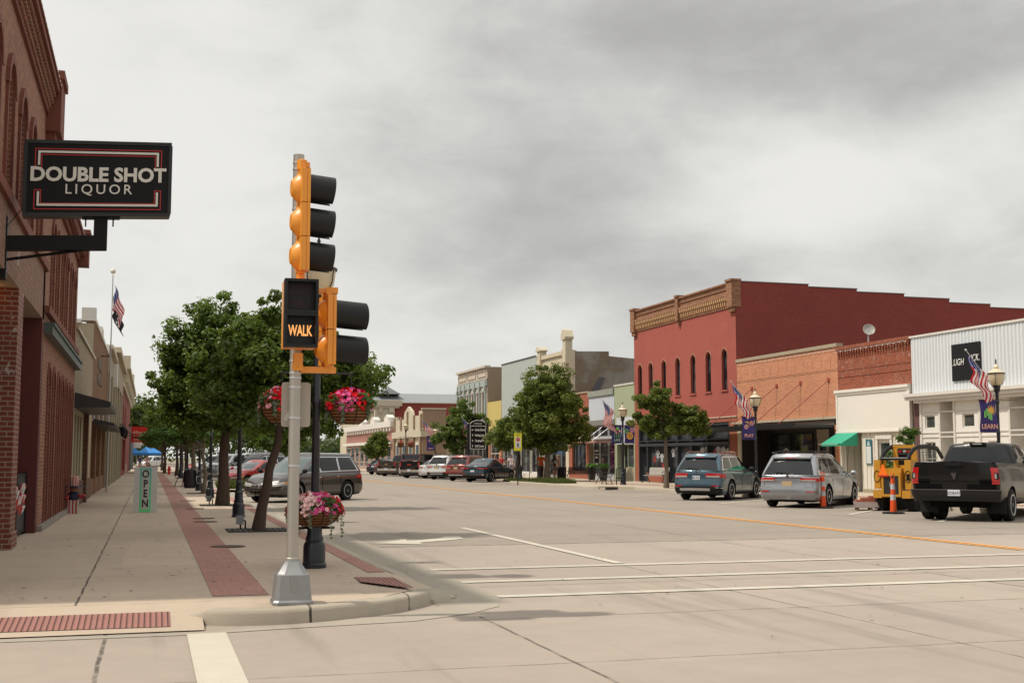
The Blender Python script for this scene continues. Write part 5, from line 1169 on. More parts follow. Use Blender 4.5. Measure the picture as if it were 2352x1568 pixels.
    # door seams and handles
    for sg in (-1, 1):
        mb = MB()
        for a, b in zip(xs, xs[1:]):
            qm = low.qside((a[1] + b[0]) / 2); low.patch(mb, sg * qm, sg * (qm + .006), .14, .98, .003, nq=1, nt=6)
        qm = low.qside(xs[-1][1] - .02); low.patch(mb, sg * qm, sg * (qm + .006), .14, .98, .003, nq=1, nt=6)
        mb.build('door_seam', M_under, root)
        for a, b in list(zip(xs, xs[1:]))[-2:]:
            x_ = b[0] + .04; q_ = low.qside(x_); mb = MB(); low.patch(mb, sg * q_, sg * low.qside(x_ + .2), .80, .835, .03, nq=3, nt=1); mb.build('door_handle', M_chrome if chrome else body_m, root)
    # mirrors
    for sg in (-1, 1):
        p = cab.P(sg * cab.qside(xs[-1][1] - .12, .1), .1); k = opt.get('mir', 1.)
        c_ = p + Vector((.06, sg * .16, .07)); mb = MB(); mb.sphere(c_, 1, 12, 8); mb.v = [(c_.x + (v[0] - c_.x) * .075 * k, c_.y + (v[1] - c_.y) * .115 * k, c_.z + (v[2] - c_.z) * (.085 if k == 1 else .17)) for v in mb.v]
        mb.tube([p, p + Vector((.04, sg * .10, .03))], .028, 6); m_ = mb.build('mirror', opt.get('mirror_m', body_m), root, smooth=50)
    # wheels
    for x in (xa, xb):
        for sg in (-1, 1): wheel(root, x, sg * (w - .135), r, .235, opt.get('spokes', 7), opt.get('rim_m'), opt.get('sp', 1))
    if opt.get('dual'):
        for sg in (-1, 1): wheel(root, xa, sg * (w - .44), r, .235, 6)
    uz = .17 if opt.get('zb') else 0
    mb = MB(); mb.box(x0 + .4, x1 - .5, -w + .28 + uz, w - .28 - uz, .19 + uz, .4 + uz)
    for x in (xa, xb): mb.tube([(x, -w + .2, r), (x, w - .2, r)], .05, 6)
    mb.build('underbody', M_under, root)
    # rear end
    tl = opt.get('tail', 'wrap'); 
    tz0, tz1 = opt.get('tail_z', (.66, .84))
    for sg in (-1, 1):
        if tl == 'tall':
            mb = MB(); low.patch(mb, sg * .90, sg * 1.6, tz0, tz1, .012, nq=8, nt=3); t_ = mb.build('tail_light', M_tail, root, smooth=60)
            mb = MB(); low.patch(mb, sg * .97, sg * 1.5, lerp(tz0, tz1, .30), lerp(tz0, tz1, .68), .016, nq=4, nt=2); o_ = mb.build('dark_lens', M_trim); o_.parent = t_; mb = MB(); low.patch(mb, sg * .98, sg * 1.12, lerp(tz0, tz1, .35), lerp(tz0, tz1, .63), .02, nq=2, nt=2); o_ = mb.build('lens', M_lens); o_.parent = t_
        else:
            mb = MB(); low.patch(mb, sg * opt.get('tail_in', .62), sg * 2.05, tz0, tz1, .012, nq=10, nt=3, q0b=sg * opt.get('tail_in', .62)); t_ = mb.build('tail_light', M_tail, root, smooth=60)
            if opt.get('tail_lens', 1):
                mb = MB(); low.patch(mb, sg * (opt.get('tail_in', .62) + .02), sg * 1.35, tz0 + .01, lerp(tz0, tz1, .42), .016, nq=5, nt=2); o_ = mb.build('lens', M_lens); o_.parent = t_
    pz0, pz1 = opt.get('plate_z', (.60, .74))
    zc0, zc1 = low.P(0, pz0).z, low.P(0, pz1).z
    mb = MB(); low.patch(mb, -.27, .27, pz0 - .03, pz1 + .03, .004, nq=4, nt=2); mb.build('plate_recess', opt.get('recess_m', M_trim), root)
    mb = MB(); px_ = low.P(0, (pz0 + pz1) / 2).x - opt.get('plate_out', 0); zc_ = (zc0 + zc1) / 2; yo = opt.get('plate_y', 0)
    mb.box(px_ - .016, px_ + .03, yo - .155, yo + .155, zc_ - .078, zc_ + .078); pl = mb.build('number_plate', opt.get('plate_m', M_plate), root)
    if opt.get('plate_text'): tx = text(opt['plate_text'], .11, .001, flat('plate_ink', (.03, .04, .12), .6), pl, frameM((px_ - .018, yo, zc_ - .01), (0, -1, 0), (0, 0, 1)), xs=.85)
    if opt.get('garnish'): mb = MB(); low.patch(mb, -.62, .62, opt['garnish'], opt['garnish'] + .035, .014, nq=8, nt=1); mb.build('garnish', M_chrome, root)
    if opt.get('hatch_seam', 1):
        mb = MB()
        for sg in (-1, 1): low.patch(mb, sg * 1.08, sg * 1.1, .50, 1, .003, nq=1, nt=4)
        low.patch(mb, -1.08, 1.08, .485, .5, .003, nq=12, nt=1); mb.build('hatch_seam', M_under, root)
    for sg in ((-1, 1) if not pickup else ()):
        mb = MB(); low.patch(mb, sg * .8, sg * 1.3, .30, .345, .014, nq=4, nt=1); mb.build('reflector', M_tail, root)
    if opt.get('badge', 1): 
        c = low.P(0, .93, .01); mb = MB(); mb.lathe([(.001, .012), (.05, .012), (.055, 0), (.001, 0)], c, 14, Matrix.Rotation(R(-90), 4, 'Y') @ Matrix.Diagonal(Vector((1, 1, 1, 1)))); mb.build('badge', M_chrome, root)
    if opt.get('wiper'): 
        a, b = cab.P(-.05, .10, .02), cab.P(.55, .16, .02); mb = MB(); mb.tube([a, b], .018, 5); mb.build('wiper', M_trim, root)
    if opt.get('spoiler', 1) and not pickup:
        mb = MB(); a = cab.xr(1); zr_ = rz(a)
        mb.add([(a - .17, -w * .62, zr_ - .10), (a - .17, w * .62, zr_ - .10), (a + .2, w * .66, zr_ + .012), (a + .2, -w * .66, zr_ + .012), (a - .16, -w * .6, zr_ - .14), (a - .16, w * .6, zr_ - .14), (a + .15, w * .62, zr_ - .08), (a + .15, -w * .62, zr_ - .08)], [(0, 1, 2, 3), (0, 4, 5, 1), (1, 5, 6, 2), (3, 7, 4, 0), (4, 7, 6, 5), (2, 6, 7, 3)])
        sp_ = mb.build('spoiler', opt.get('spoiler_m', body_m), root); mb = MB(); mb.box(a - .178, a - .165, -.18, .18, zr_ - .125, zr_ - .10); mb.build('brake_light', M_tail).parent = sp_
    if opt.get('rails'):
        for sg in (-1, 1):
            mb = MB(); y = sg * (w * .925 - tum - .06); xs_ = [x0 + .75 + i * (hs_ - ws_ - x0 - .95) / 6 for i in range(7)]
            mb.tube([(x, y, rz(x) + (.015 if i in (0, 6) else .075)) for i, x in enumerate(xs_)], .022, 6)
            mb.build('roof_rail', opt.get('rail_m', M_trim), root)
        if opt.get('crossbars'):
            for x in (x0 + 1.4, x0 + 2.3): mb = MB(); mb.tube([(x, -w + .3, rz(x) + .085), (x, w - .3, rz(x) + .085)], .02, 6); mb.build('cross_bar', M_trim, root)
    # front end
    if front:
        for sg in (-1, 1):
            mb = MB(); low.patch(mb, sg * 3.15, sg * 4.35, .63, .80, .012, nq=10, nt=3, q0b=sg * 3.0); h_ = mb.build('headlight', M_lens, root, smooth=60)
            mb = MB(); low.patch(mb, sg * 3.1, sg * 3.4, .68, .79, .016, nq=3, nt=1); mb.build('indicator', M_amber).parent = h_
        mb = MB(); low.patch(mb, 4.42, 5.580, .50, .80, .006, nq=12, nt=2); g_ = mb.build('grille', M_trim, root)
        mb = MB()
        for t in (.52, .60, .68, .76): low.patch(mb, 4.42, 5.580, t, t + .028, .014, nq=12, nt=1)
        mb.build('grille_bars', M_chrome).parent = g_
        c = low.P(5, .66, .02); mb = MB(); mb.lathe([(.001, .015), (.075, .015), (.085, 0), (.001, 0)], c, 16, Matrix.Rotation(R(90), 4, 'Y')); mb.build('badge', M_chrome, root)
        mb = MB(); low.patch(mb, 4.1, 5.900, .10, .32, .008, nq=12, nt=1); mb.build('lower_intake', M_under, root)
        if opt.get('front_plate'): c = low.P(5, .4, .02); mb = MB(); mb.box(c.x - .02, c.x + .01, -.155, .155, c.z - .075, c.z + .075); mb.build('number_plate', M_plate, root)
        if front == 2:
            for s0 in (-.5, .25): mb = MB(); mb.tube([cab.P(5, .03, .02) + Vector((0, s0, 0)), cab.P(5, .10, .02) + Vector((-.02, s0 + .55, .0))], .014, 5); mb.build('wiper', M_trim, root)
    return root, low, cab
def bumper_bar(root, low, m, z0, z1, off=.05, q=1.75, name='bumper', gap=None):
    mb = MB(); low.patch(mb, -q, q, z0, z1, off, th=.03, nq=20, nt=2); return mb.build(name, m, root, smooth=40)
def emblem_text(root, s, size, m, low, t, off=.02):
    c = low.P(0, t, off); return text(s, size, .004, m, root, frameM(c, (0, -1, 0), (0, 0, 1)), bold=.004, name='badge_lettering')

# grey-blue SUV (rear view)
GR = 'vehicles parked nose-in along the right kerb'
c1, lw, cb = car('parked_suv', 'blue-grey SUV seen from behind, parked just left of the silver minivan', (22.0, 44.9, 0), 47, carpaint('blue_grey_paint', (.055, .10, .135), .5), 5.1, 2.06, 1.80, 2.82, belt=1.10, hood=1.05, r=.385, group=GR,
    opt=dict(rails=1, rail_m=M_chrome, chrome=1, wiper=1, tail_in=.50, tail_z=(.68, .86), plate_z=(.61, .72), clad=.28, sp=2, spokes=5, recess_m=flat('blue_grey_recess', (.05, .09, .12), .3), plate_text='485 NTV', mirror_m=M_trim, rear_slope=.50, rw0=.04))
mb = MB(); lw.patch(mb, -.75, .9, .10, .21, .035, nq=12, nt=2); mb.build('skid_plate', flat('silver_skid', (.45, .44, .43), .35, .5), c1)
mb = MB(); lw.patch(mb, -1.9, -.9, .235, .26, .02, nq=6, nt=1); lw.patch(mb, .9, 1.9, .235, .26, .02, nq=6, nt=1); mb.build('bumper_trim', M_chrome, c1)
# silver minivan (rear view)
c2, lw, cb = car('parked_minivan', 'silver minivan seen from behind with a tan licence plate, behind the left orange channelizer', (22.0, 37.75, 0), 48, carpaint('silver_paint', (.30, .31, .33), .6, .3), 5.3, 2.1, 1.77, 3.0, belt=1.02, hood=.98, r=.365, group=GR,
    opt=dict(rails=1, crossbars=1, chrome=1, wiper=1, tail_in=.56, tail_z=(.735, .875), plate_z=(.58, .69), clad=0, rear_slope=.52, plate_m=flat('tan_plate', (.50, .36, .20), .5), garnish=.86, recess_m=flat('silver_recess', (.25, .26, .28), .35), wind_slope=1.5, hood_x=1.75, sp=2, spokes=7, clear_front=1, rw0=.04))
# dark pickup (rear view)
Mram = pmat('graphite_paint', (.008, .0075, .0075), .32, 0., vary=.03, coat=.28, fine=200, spec=.25)
c3, lw, cb = car('pickup_truck', 'dark graphite pickup truck seen from behind at the right edge of the street', (22.3, 29.0, 0), 52, Mram, 6.1, 2.32, 2.03, 3.6, kind='pickup', belt=1.44, hood=1.38, r=.42, group=GR,
    opt=dict(cat='pickup truck', zb=[(-3.05, .58), (-2.3, .50), (2.4, .40), (3.05, .45)], cab_w=.87, dual=1, cab=(-.75, 1.75), hood_x=1.75, rear_slope=.20, wind_slope=.75, bed=-.82, belt_rise=.09, side_glass=[(-.45, .35), (.42, 1.35)], roof=[(-.8, 2.0), (0, 2.03), (1.0, 2.0), (1.7, 1.78)], rear_prof=[(0, .25), (.1, .16), (.42, .14), (.45, .12), (1, .12)], tail='tall', tail_z=(.42, .86), clad=0, plate_z=(.10, .27), plate_y=.0, plate_out=.095, hatch_seam=1, garnish=None, spoiler=0, badge=0, cr=.12, bowr=.03, plate_text='3508AFL', tumble=.20, mir=1.3, rw0=.10, plate_m=flat('white_plate', (.62, .64, .68), .5)))
bumper_bar(c3, lw, pmat('bumper_graphite', (.020, .019, .02), .38, .2, vary=.03, spec=.35), -.03, .27, .07, 1.6); bumper_bar(c3, lw, flat('bumper_highlight', (.12, .11, .11), .3, .5), .25, .275, .085, 1.5, name='bumper_highlight')  # thin lighter strip: highlight painted along the bumper's top edge
c = lw.P(0, .64, .012); mb = MB(); mb.lathe([(.001, .012), (.10, .012), (.11, 0), (.001, 0)], c, 18, Matrix.Rotation(R(-90), 4, 'Y')); mb.build('badge', M_black, c3)
mb = MB(); mb.prism([(-.07, .05), (-.03, .08), (0, .03), (.03, .08), (.07, .05), (.03, -.02), (.02, -.09), (-.02, -.09), (-.03, -.02)], lambda u, v, w_: (c.x - .014 - w_, c.y + u, c.z + v), 0, .006); mb.build('emblem', M_chrome, c3)
mb = MB(); mb.box(c.x - .02, c.x + .02, -.2, .2, c.z + .25, c.z + .34); mb.build('tailgate_handle', M_black, c3)
mb = MB(); mb.box(-.62, -.40, -.2, .2, 1.985, 2.06); mb.build('brake_light', M_black, c3); mb = MB(); mb.box(-.625, -.615, -.12, .12, 2.0, 2.04); mb.build('cargo_lamp', M_lens, c3)
for sg in (-1, 1): mb = MB(); mb.box(-2.27, -2.24, sg * .86 - .24, sg * .86 + .24, .20, .62); mb.build('mud_flap', M_trim, c3)
# ---- further cars on the right
SUVO = dict(rails=1, wiper=1, tail_in=.62, tail_z=(.66, .84), plate_z=(.66, .77), clad=.28, spokes=5, recess_m=M_trim, rear_slope=.50)
MW = carpaint('white_car_paint', (.55, .55, .54), .1); MMR = carpaint('copper_red_paint', (.22, .05, .04), .4); MTEAL = carpaint('dark_teal_paint', (.012, .035, .05), .4)
PAINTED = ('body', 'cabin', 'mirror', 'spoiler', 'door_handle')
e1, lw, _ = car('parked_suv', 'white SUV seen from behind with a tan plate beside the copper red SUV', (22.3, 91.2, 0), 45, MW, 4.95, 1.98, 1.79, 2.86, belt=1.08, hood=1.05, r=.37, group=GR, opt=dict(SUVO, plate_m=flat('tan_plate', (.5, .36, .2), .5), garnish=.80))
mb = MB(); lw.patch(mb, -.8, .8, .10, .2, .03, nq=12, nt=2); mb.build('skid_plate', flat('silver_skid', (.45, .44, .43), .35, .5), e1)
e2 = copy_tree(e1); e2.location = (22.3, 85.2, 0); recolor(e2, PAINTED, MMR); e2['label'] = 'copper red SUV seen from behind between the dark teal and white SUVs'
b1, lw, _ = car('parked_car', 'dark teal coupe-shaped SUV seen from behind beside the pavement trees', (22.4, 81.0, 0), 47, MTEAL, 4.6, 1.9, 1.58, 2.66, belt=1.0, hood=.98, r=.36, group=GR,
    opt=dict(cab=(-2.2, 1.1), rear_slope=1.25, wind_slope=1.0, roof=[(-2.3, 1.12), (-1.5, 1.38), (-.6, 1.56), (.3, 1.57), (1.1, 1.3)], side_glass=[(-1.35, -.55), (-.5, .45)], clad=.3, tail_z=(.78, .86), tail_in=.45, plate_z=(.5, .62), plate_m=flat('white_plate', (.62, .64, .68), .5), tail_lens=0, spoiler=0, chrome=0, spokes=5, sp=2, rw0=.12))
mb = MB(); lw.patch(mb, -1.5, 1.5, .235, .30, .03, nq=16, nt=1); mb.build('bumper_trim', M_chrome, b1)
# pickups
PK = dict(cat='pickup truck', cab=(-.75, 1.7), hood_x=1.7, rear_slope=.15, wind_slope=.8, bed=-.80, belt_rise=.08, side_glass=[(-.45, .30), (.38, 1.3)], roof=[(-.8, 1.86), (0, 1.88), (.9, 1.86), (1.7, 1.62)], rear_prof=[(0, .25), (.1, .16), (.42, .14), (.45, .12), (1, .12)], tail='tall', tail_z=(.62, .9), clad=0, plate_z=(.28, .38), spoiler=0, badge=0, cr=.12, bowr=.03, tumble=.2, plate_out=.08)
p1, lw, _ = car('pickup_truck', 'brown-grey pickup truck with chrome bumper seen from behind, far row on the right', (22.0, 108.6, 0), 45, carpaint('taupe_paint', (.075, .062, .052), .5), 5.8, 2.05, 1.88, 3.6, kind='pickup', belt=1.27, hood=1.2, r=.4, group=GR, opt=dict(PK))
bumper_bar(p1, lw, M_chrome, .20, .38, .07, 1.5)
c = lw.P(0, .72, .015); mb = MB(); mb.box(c.x - .01, c.x + .01, -.16, .16, c.z - .035, c.z + .035); mb.box(c.x - .012, c.x + .01, -.06, .06, c.z - .07, c.z + .07); mb.build('badge', flat('gold_badge', (.5, .36, .15), .3, .6), p1)
p2, lw, _ = car('pickup_truck', 'black pickup truck with a maroon topper over its bed, seen from behind', (21.9, 98.2, 0), 45, carpaint('gloss_black', (.006, .006, .007), .1), 5.8, 2.05, 1.9, 3.6, kind='pickup', belt=1.27, hood=1.2, r=.4, group=GR, opt=dict(PK, cabin_m=carpaint('maroon_paint', (.07, .01, .012), .3)))
bumper_bar(p2, lw, M_chrome, .20, .38, .07, 1.5); emblem_text(p2, 'GMC', .16, flat('badge_red', (.5, .05, .04), .4), lw, .74)
M_mar = carpaint('maroon_paint', (.07, .01, .012), .3)
mb = MB(); mb.prism([(-2.72, 1.33), (-.66, 1.33), (-.62, 1.9), (-2.5, 1.93)], lambda u, v, w_: (u, w_, v), -.9, .9); tp = mb.build('truck_topper', M_mar, p2)
mb = MB(); mb.prism([(-2.60, 1.42), (-2.60, 1.40), (-2.5, 1.86), (-2.52, 1.86)], lambda u, v, w_: (u - .075, w_, v), -.76, .76); mb.build('topper_rear_window', G_car).parent = tp
for sg in (-1, 1): mb = MB(); mb.box(-2.4, -.8, sg * .905 - .006, sg * .905 + .006, 1.45, 1.82); mb.build('topper_side_window', G_car).parent = tp
s1, lw, _ = car('parked_sedan', 'white car mostly hidden between the white SUV and the black pickup', (22.4, 95.3, 0), 45, MW, 4.7, 1.85, 1.48, 2.75, belt=.98, hood=.9, r=.33, group=GR, opt=dict(cab=(-1.9, 1.2), rear_slope=.95, wind_slope=1.05, clad=0, spoiler=0, spokes=5, side_glass=[(-1.15, -.35), (-.3, .6)]))
for y, m_, lb in ((102.6, MW, 'white car partly hidden between the black and brown-grey pickups'), (114.6, carpaint('dark_grey_paint', (.03, .033, .038), .4), 'dark grey car just left of the brown-grey pickup'), (118.8, carpaint('navy_paint_car', (.015, .02, .035), .4), 'dark navy car at the far end of the right-hand row')):
    o = copy_tree(s1); o.location = (22.3, y, 0); o['label'] = lb; recolor(o, PAINTED, m_)
# ---- left side, facing us
GL = 'vehicles parked nose-in along the left kerb'
v1, lw, _ = car('parked_minivan', 'dark grey minivan seen from the front quarter behind the signal pole and lamp post', (5.72, 47.4, 0), 226, carpaint('warm_grey_paint', (.070, .062, .058), .5, .25), 5.35, 2.05, 1.80, 3.0, belt=1.05, hood=1.0, r=.37, group=GL, front=2,
    opt=dict(chrome=1, wind_slope=1.55, hood_x=1.8, clad=0, tail_z=(.70, .86), tail_in=.6, spokes=7, sp=2, rear_slope=.5, badge=0, spoiler=1, clear_front=1, mirror_m=M_trim))
v2, lw, _ = car('parked_car', 'bright red hatchback facing us behind the dark grey minivan', (5.5, 68.6, 0), 226, carpaint('bright_red_paint', (.34, .012, .012), .25), 4.5, 1.78, 1.49, 2.7, belt=.98, hood=.90, r=.33, group=GL, front=2,
    opt=dict(cab=(-2.0, 1.35), hood_x=1.35, wind_slope=1.35, rear_slope=.9, roof=[(-2, 1.2), (-1.4, 1.38), (-.3, 1.49), (.4, 1.42), (1.35, 1.1)], clad=0, spokes=5, front_plate=1, side_glass=[(-1.3, -.5), (-.45, .7)], badge=0, spoiler=0))
v3, lw, _ = car('parked_suv', 'dark SUV with silver roof edge behind the red hatchback', (6.0, 74.0, 0), 226, carpaint('charcoal_paint', (.03, .03, .033), .4), 5.0, 2.0, 1.85, 2.9, belt=1.12, hood=1.1, r=.39, group=GL, opt=dict(rails=1, rail_m=M_chrome, clad=.2, spokes=6, chrome=1))
v4, lw, _ = car('pickup_truck', 'silver pickup truck with big chrome grille facing us in the left row', (6.1, 95.0, 0), 226, carpaint('silver_paint', (.30, .31, .33), .6, .3), 5.8, 2.05, 1.9, 3.6, kind='pickup', belt=1.25, hood=1.22, r=.4, group=GL, opt=dict(PK))
bumper = MB(); lw.patch(bumper, 3.5, 6.500, .12, .3, .05, th=.03, nq=16, nt=2); bumper.build('bumper', M_chrome, v4, smooth=40)
for y, m_, lb in ((101.5, carpaint('charcoal_paint', (.03, .03, .033), .4), 'dark pickup facing us just beyond the silver pickup on the left'), (115.5, MW, 'white pickup truck facing us, farthest pickup of the left row')):
    o = copy_tree(v4); o.location = (6.2, y, 0); o['label'] = lb; recolor(o, PAINTED, m_)
o = copy_tree(v3); o.location = (6.1, 108.5, 0); recolor(o, PAINTED, carpaint('silver_paint', (.3, .31, .33), .6, .3)); o['label'] = 'silver SUV facing us between the two far pickups on the left'
o = copy_tree(v2); o.location = (5.7, 136.0, 0); o['label'] = 'small red car glimpsed between the far trunks on the left'
o = copy_tree(v3); o.location = (.3, 200.0, 0); recolor(o, PAINTED, MW); o['label'] = 'white vehicle parked beyond the blue tents'
# ---------------------------------------------------------------- trees
def leaf_mat(name, c1, c2, c3=None, tr=.35):
    m, T = new_mat(name); g = T.n('ShaderNodeNewGeometry'); pos = g.outputs['Position']
    a = T.noise(pos, 2.2, 3, .6); rnd = T.n('ShaderNodeAttribute', attribute_name='leafvar').outputs['Fac']
    c = T.mix(T.ramp(T.m('ADD', T.m('MULTIPLY', a, .6), T.m('MULTIPLY', rnd, .4)), .3, .7), c1, c2)
    if c3: c = T.mix(T.m('MULTIPLY', T.m('GREATER_THAN', rnd, .90), .8), c, c3)
    d_ = T.n('ShaderNodeBsdfPrincipled', {'Base Color': c, 'Roughness': .5, 'Specular IOR Level': .35})
    t_ = T.n('ShaderNodeBsdfTranslucent', {'Color': T.mix(.5, c, (.22, .30, .03))})
    mx = T.n('ShaderNodeMixShader', {0: tr, 1: d_.outputs[0], 2: t_.outputs[0]})
    T.n('ShaderNodeOutputMaterial', {0: mx.outputs[0]}); return m
M_leafA = leaf_mat('leaf_dark_green', (.050, .095, .018), (.150, .222, .038), (.25, .29, .055))
M_leafB = leaf_mat('leaf_mid_green', (.052, .095, .017), (.14, .205, .036), (.24, .27, .05))
M_leafC = leaf_mat('leaf_olive', (.075, .105, .018), (.18, .215, .040), (.26, .20, .05))
M_leafD = leaf_mat('leaf_light_green', (.05, .11, .02), (.12, .21, .045), (.2, .25, .06))
M_leafF = leaf_mat('leaf_far', (.022, .042, .014), (.055, .085, .026))
M_bark = pmat('bark', (.075, .048, .034), .95, vary=.3, scale=8, bump=.8)
M_bark2 = pmat('pale_bark', (.16, .125, .09), .95, vary=.3, scale=8, bump=.8)
import numpy as np
def leaves(centers, n, spread, size, seed, parent, m, name='crown', drop=.35, flat_=.8):
    rng = np.random.default_rng(seed); C0 = np.array(centers, dtype=float)
    idx = rng.integers(0, len(C0), n); rad = C0[idx, 3] if C0.shape[1] > 3 else np.full(n, spread)
    v = rng.normal(size=(n, 3)); v /= np.linalg.norm(v, axis=1)[:, None]; rr_ = rng.random(n) ** (1 / 2.2)
    p = C0[idx, :3] + v * (rr_ * rad)[:, None] * np.array([1, 1, flat_])
    nr = v * .6 + rng.normal(size=(n, 3)) * .55 + np.array([0, 0, .55]); nr /= np.linalg.norm(nr, axis=1)[:, None]
    t = np.cross(nr, rng.normal(size=(n, 3))); t /= np.linalg.norm(t, axis=1)[:, None]; b = np.cross(nr, t)
    s = size * (.6 + .8 * rng.random(n))[:, None]
    V = np.empty((n, 4, 3)); V[:, 0] = p - t * s * .6; V[:, 1] = p + b * s * .38 + nr * s * .12; V[:, 2] = p + t * s * .7 - nr * s * .1; V[:, 3] = p - b * s * .38 + nr * s * .12
    me = bpy.data.meshes.new(name); me.vertices.add(4 * n); me.vertices.foreach_set('co', V.reshape(-1).astype('f4'))
    me.loops.add(4 * n); me.loops.foreach_set('vertex_index', np.arange(4 * n, dtype='i4')); me.polygons.add(n)
    me.polygons.foreach_set('loop_start', np.arange(n, dtype='i4') * 4); me.polygons.foreach_set('loop_total', np.full(n, 4, dtype='i4'))
    me.materials.append(m); me.update(calc_edges=True)
    at = me.attributes.new('leafvar', 'FLOAT', 'FACE'); cl = rng.random(len(C0))[idx] * .5 + rng.random(n) * .5; at.data.foreach_set('value', cl.astype('f4'))
    return link(name, me, parent)
def branch(rng, p, d_, L, r, depth, segs, tips, up=.15):
    pts = [Vector(p)]; rs = [r]; dd = Vector(d_).normalized(); k = 4
    for i in range(k):
        dd = (dd + Vector((rng.uniform(-.22, .22), rng.uniform(-.22, .22), rng.uniform(-.05, .2) + up * .1))).normalized()
        pts.append(pts[-1] + dd * L / k); rs.append(r * (1 - .45 * (i + 1) / k))
        if depth > 0 and i >= 1:
            for _ in range(2 if i == k - 1 else 1):
                nd_ = (dd * .7 + Vector((rng.uniform(-1, 1), rng.uniform(-1, 1), rng.uniform(-.25, .6)))).normalized()
                branch(rng, pts[-1], nd_, L * rng.uniform(.5, .75), rs[-1] * .6, depth - 1, segs, tips, up)
        if depth == 0: tips.append(pts[-1].copy())
    segs.append((pts, rs))
def tree(name, label, loc, trunk, H0, lobes, nleaf, lsz, m, bark, seed, r0=.16, group=None, limbs=6, clus=.38, nclus=None, tdepth=1, lab_crown=None, fill=.55):
    """trunk: list of local points; lobes: ellipsoids (cx,cy,cz,rx,ry,rz) in local coordinates"""
    rng = random.Random(seed); root = thing(name, label, 'tree', loc, group=group)
    mb = MB(); tr = [Vector(p) for p in trunk]; n = len(tr)
    mb.tube(tr, [r0 * (1.25 if i == 0 else 1 - .45 * i / (n - 1)) for i in range(n)], 10)
    segs, tips = [], []
    for i in range(limbs):
        lb = lobes[i % len(lobes)]; tgt = Vector((lb[0] + rng.uniform(-.6, .6) * lb[3], lb[1] + rng.uniform(-.6, .6) * lb[4], lb[2] + rng.uniform(-.3, .7) * lb[5]))
        st = tr[-1].lerp(tr[-2], rng.random() * .8); dv = tgt - st
        branch(rng, st, dv, dv.length * .62, r0 * .42, tdepth, segs, tips)
    for p_, q_ in segs: mb.tube(p_, q_, 5, cap=False)
    mb.build('trunk', bark, root, smooth=60)
    # leaf clumps: mostly on the outer shell of the lobes
    cs = []; nclus = nclus or int(nleaf / 90)
    vol = [a[3] * a[4] * a[5] for a in lobes]; tot = sum(vol)
    for lb, vv in zip(lobes, vol):
        for _ in range(max(6, int(nclus * vv / tot))):
            u = Vector((rng.gauss(0, 1), rng.gauss(0, 1), rng.gauss(0, 1))).normalized(); q = rng.random() ** fill * rng.uniform(.86, 1.06)
            if u.z < -.4: q *= .85
            cs.append((lb[0] + u.x * lb[3] * q, lb[1] + u.y * lb[4] * q, lb[2] + u.z * lb[5] * q, clus * rng.uniform(.5, 1.25)))
    leaves(cs, nleaf, clus, lsz, seed, root, m)
    return root
GT = 'street trees in the left pavement'
tree('leafy_tree', 'leaning tree with a crooked dark trunk right behind the signal pole', (2.2, 25.9, .15), [(0, 0, 0), (.06, 0, .45), (.17, 0, .95), (.20, 0, 1.25), (.36, 0, 1.75), (.42, 0, 2.3), (.5, 0, 3.0)], 0,
     [(.35, 0, 3.35, 1.35, 1.3, 1.1), (1.35, .1, 3.0, 1.15, 1.1, .85), (2.05, 0, 3.3, .75, .7, .42), (-.35, 0, 3.6, .9, .9, .9), (.1, 0, 4.45, .5, .5, .6), (1.0, 0, 2.3, 1.0, .9, .6), (-.5, 0, 2.7, .9, .9, .8), (1.7, 0, 3.1, .95, .9, .85), (.8, -.3, 3.6, 1.1, .9, .8)], 36000, .085, M_leafB, M_bark, 11, r0=.12, group=GT, clus=.27, limbs=10)
tree('leafy_tree', 'largest dense dark green tree of the left row, filling the middle of the picture', (2.25, 39.8, .15), [(0, 0, 0), (.03, 0, .8), (0, 0, 1.5), (.05, 0, 2.3), (.05, 0, 3.2)], 0,
     [(-.3, 0, 3.9, 2.0, 2.0, 1.7), (1.0, .2, 4.3, 1.8, 1.8, 1.6), (-1.5, 0, 3.8, 1.05, 1.1, 1.0), (-.6, 0, 5.7, 1.0, 1.1, 1.15), (.9, 0, 5.7, 1.0, 1.0, 1.0), (-.9, 0, 2.8, 1.1, 1.1, .8), (1.8, 0, 3.1, 1.1, 1.2, 1.0), (.2, 0, 3, 1.7, 1.6, 1.0), (2.6, 0, 4.3, 1.2, 1.2, 1.8), (-1.3, 0, 4.9, 1.0, 1.1, 1.0), (0, -.6, 3.2, 2.0, 1.4, 1.1), (.3, -.5, 4.9, 1.9, 1.3, 1.3), (-1.4, 0, 3.0, 1.1, 1.0, .8)], 72000, .105, M_leafA, M_bark, 12, r0=.20, group=GT, clus=.36, limbs=14)
tree('leafy_tree', 'small bright green young tree on the left pavement, past the big dark tree', (2.2, 53.0, .15), [(0, 0, 0), (.1, 0, .8), (-.05, 0, 1.6), (0, 0, 2.1)], 0,
     [(-1.15, 0, 2.5, 1.3, 1.0, .55), (-.2, 0, 2.75, 1.0, 1.0, .6), (-1.9, 0, 2.3, .6, .6, .4)], 6500, .10, M_leafD, M_bark2, 13, r0=.09, group=GT, clus=.3)
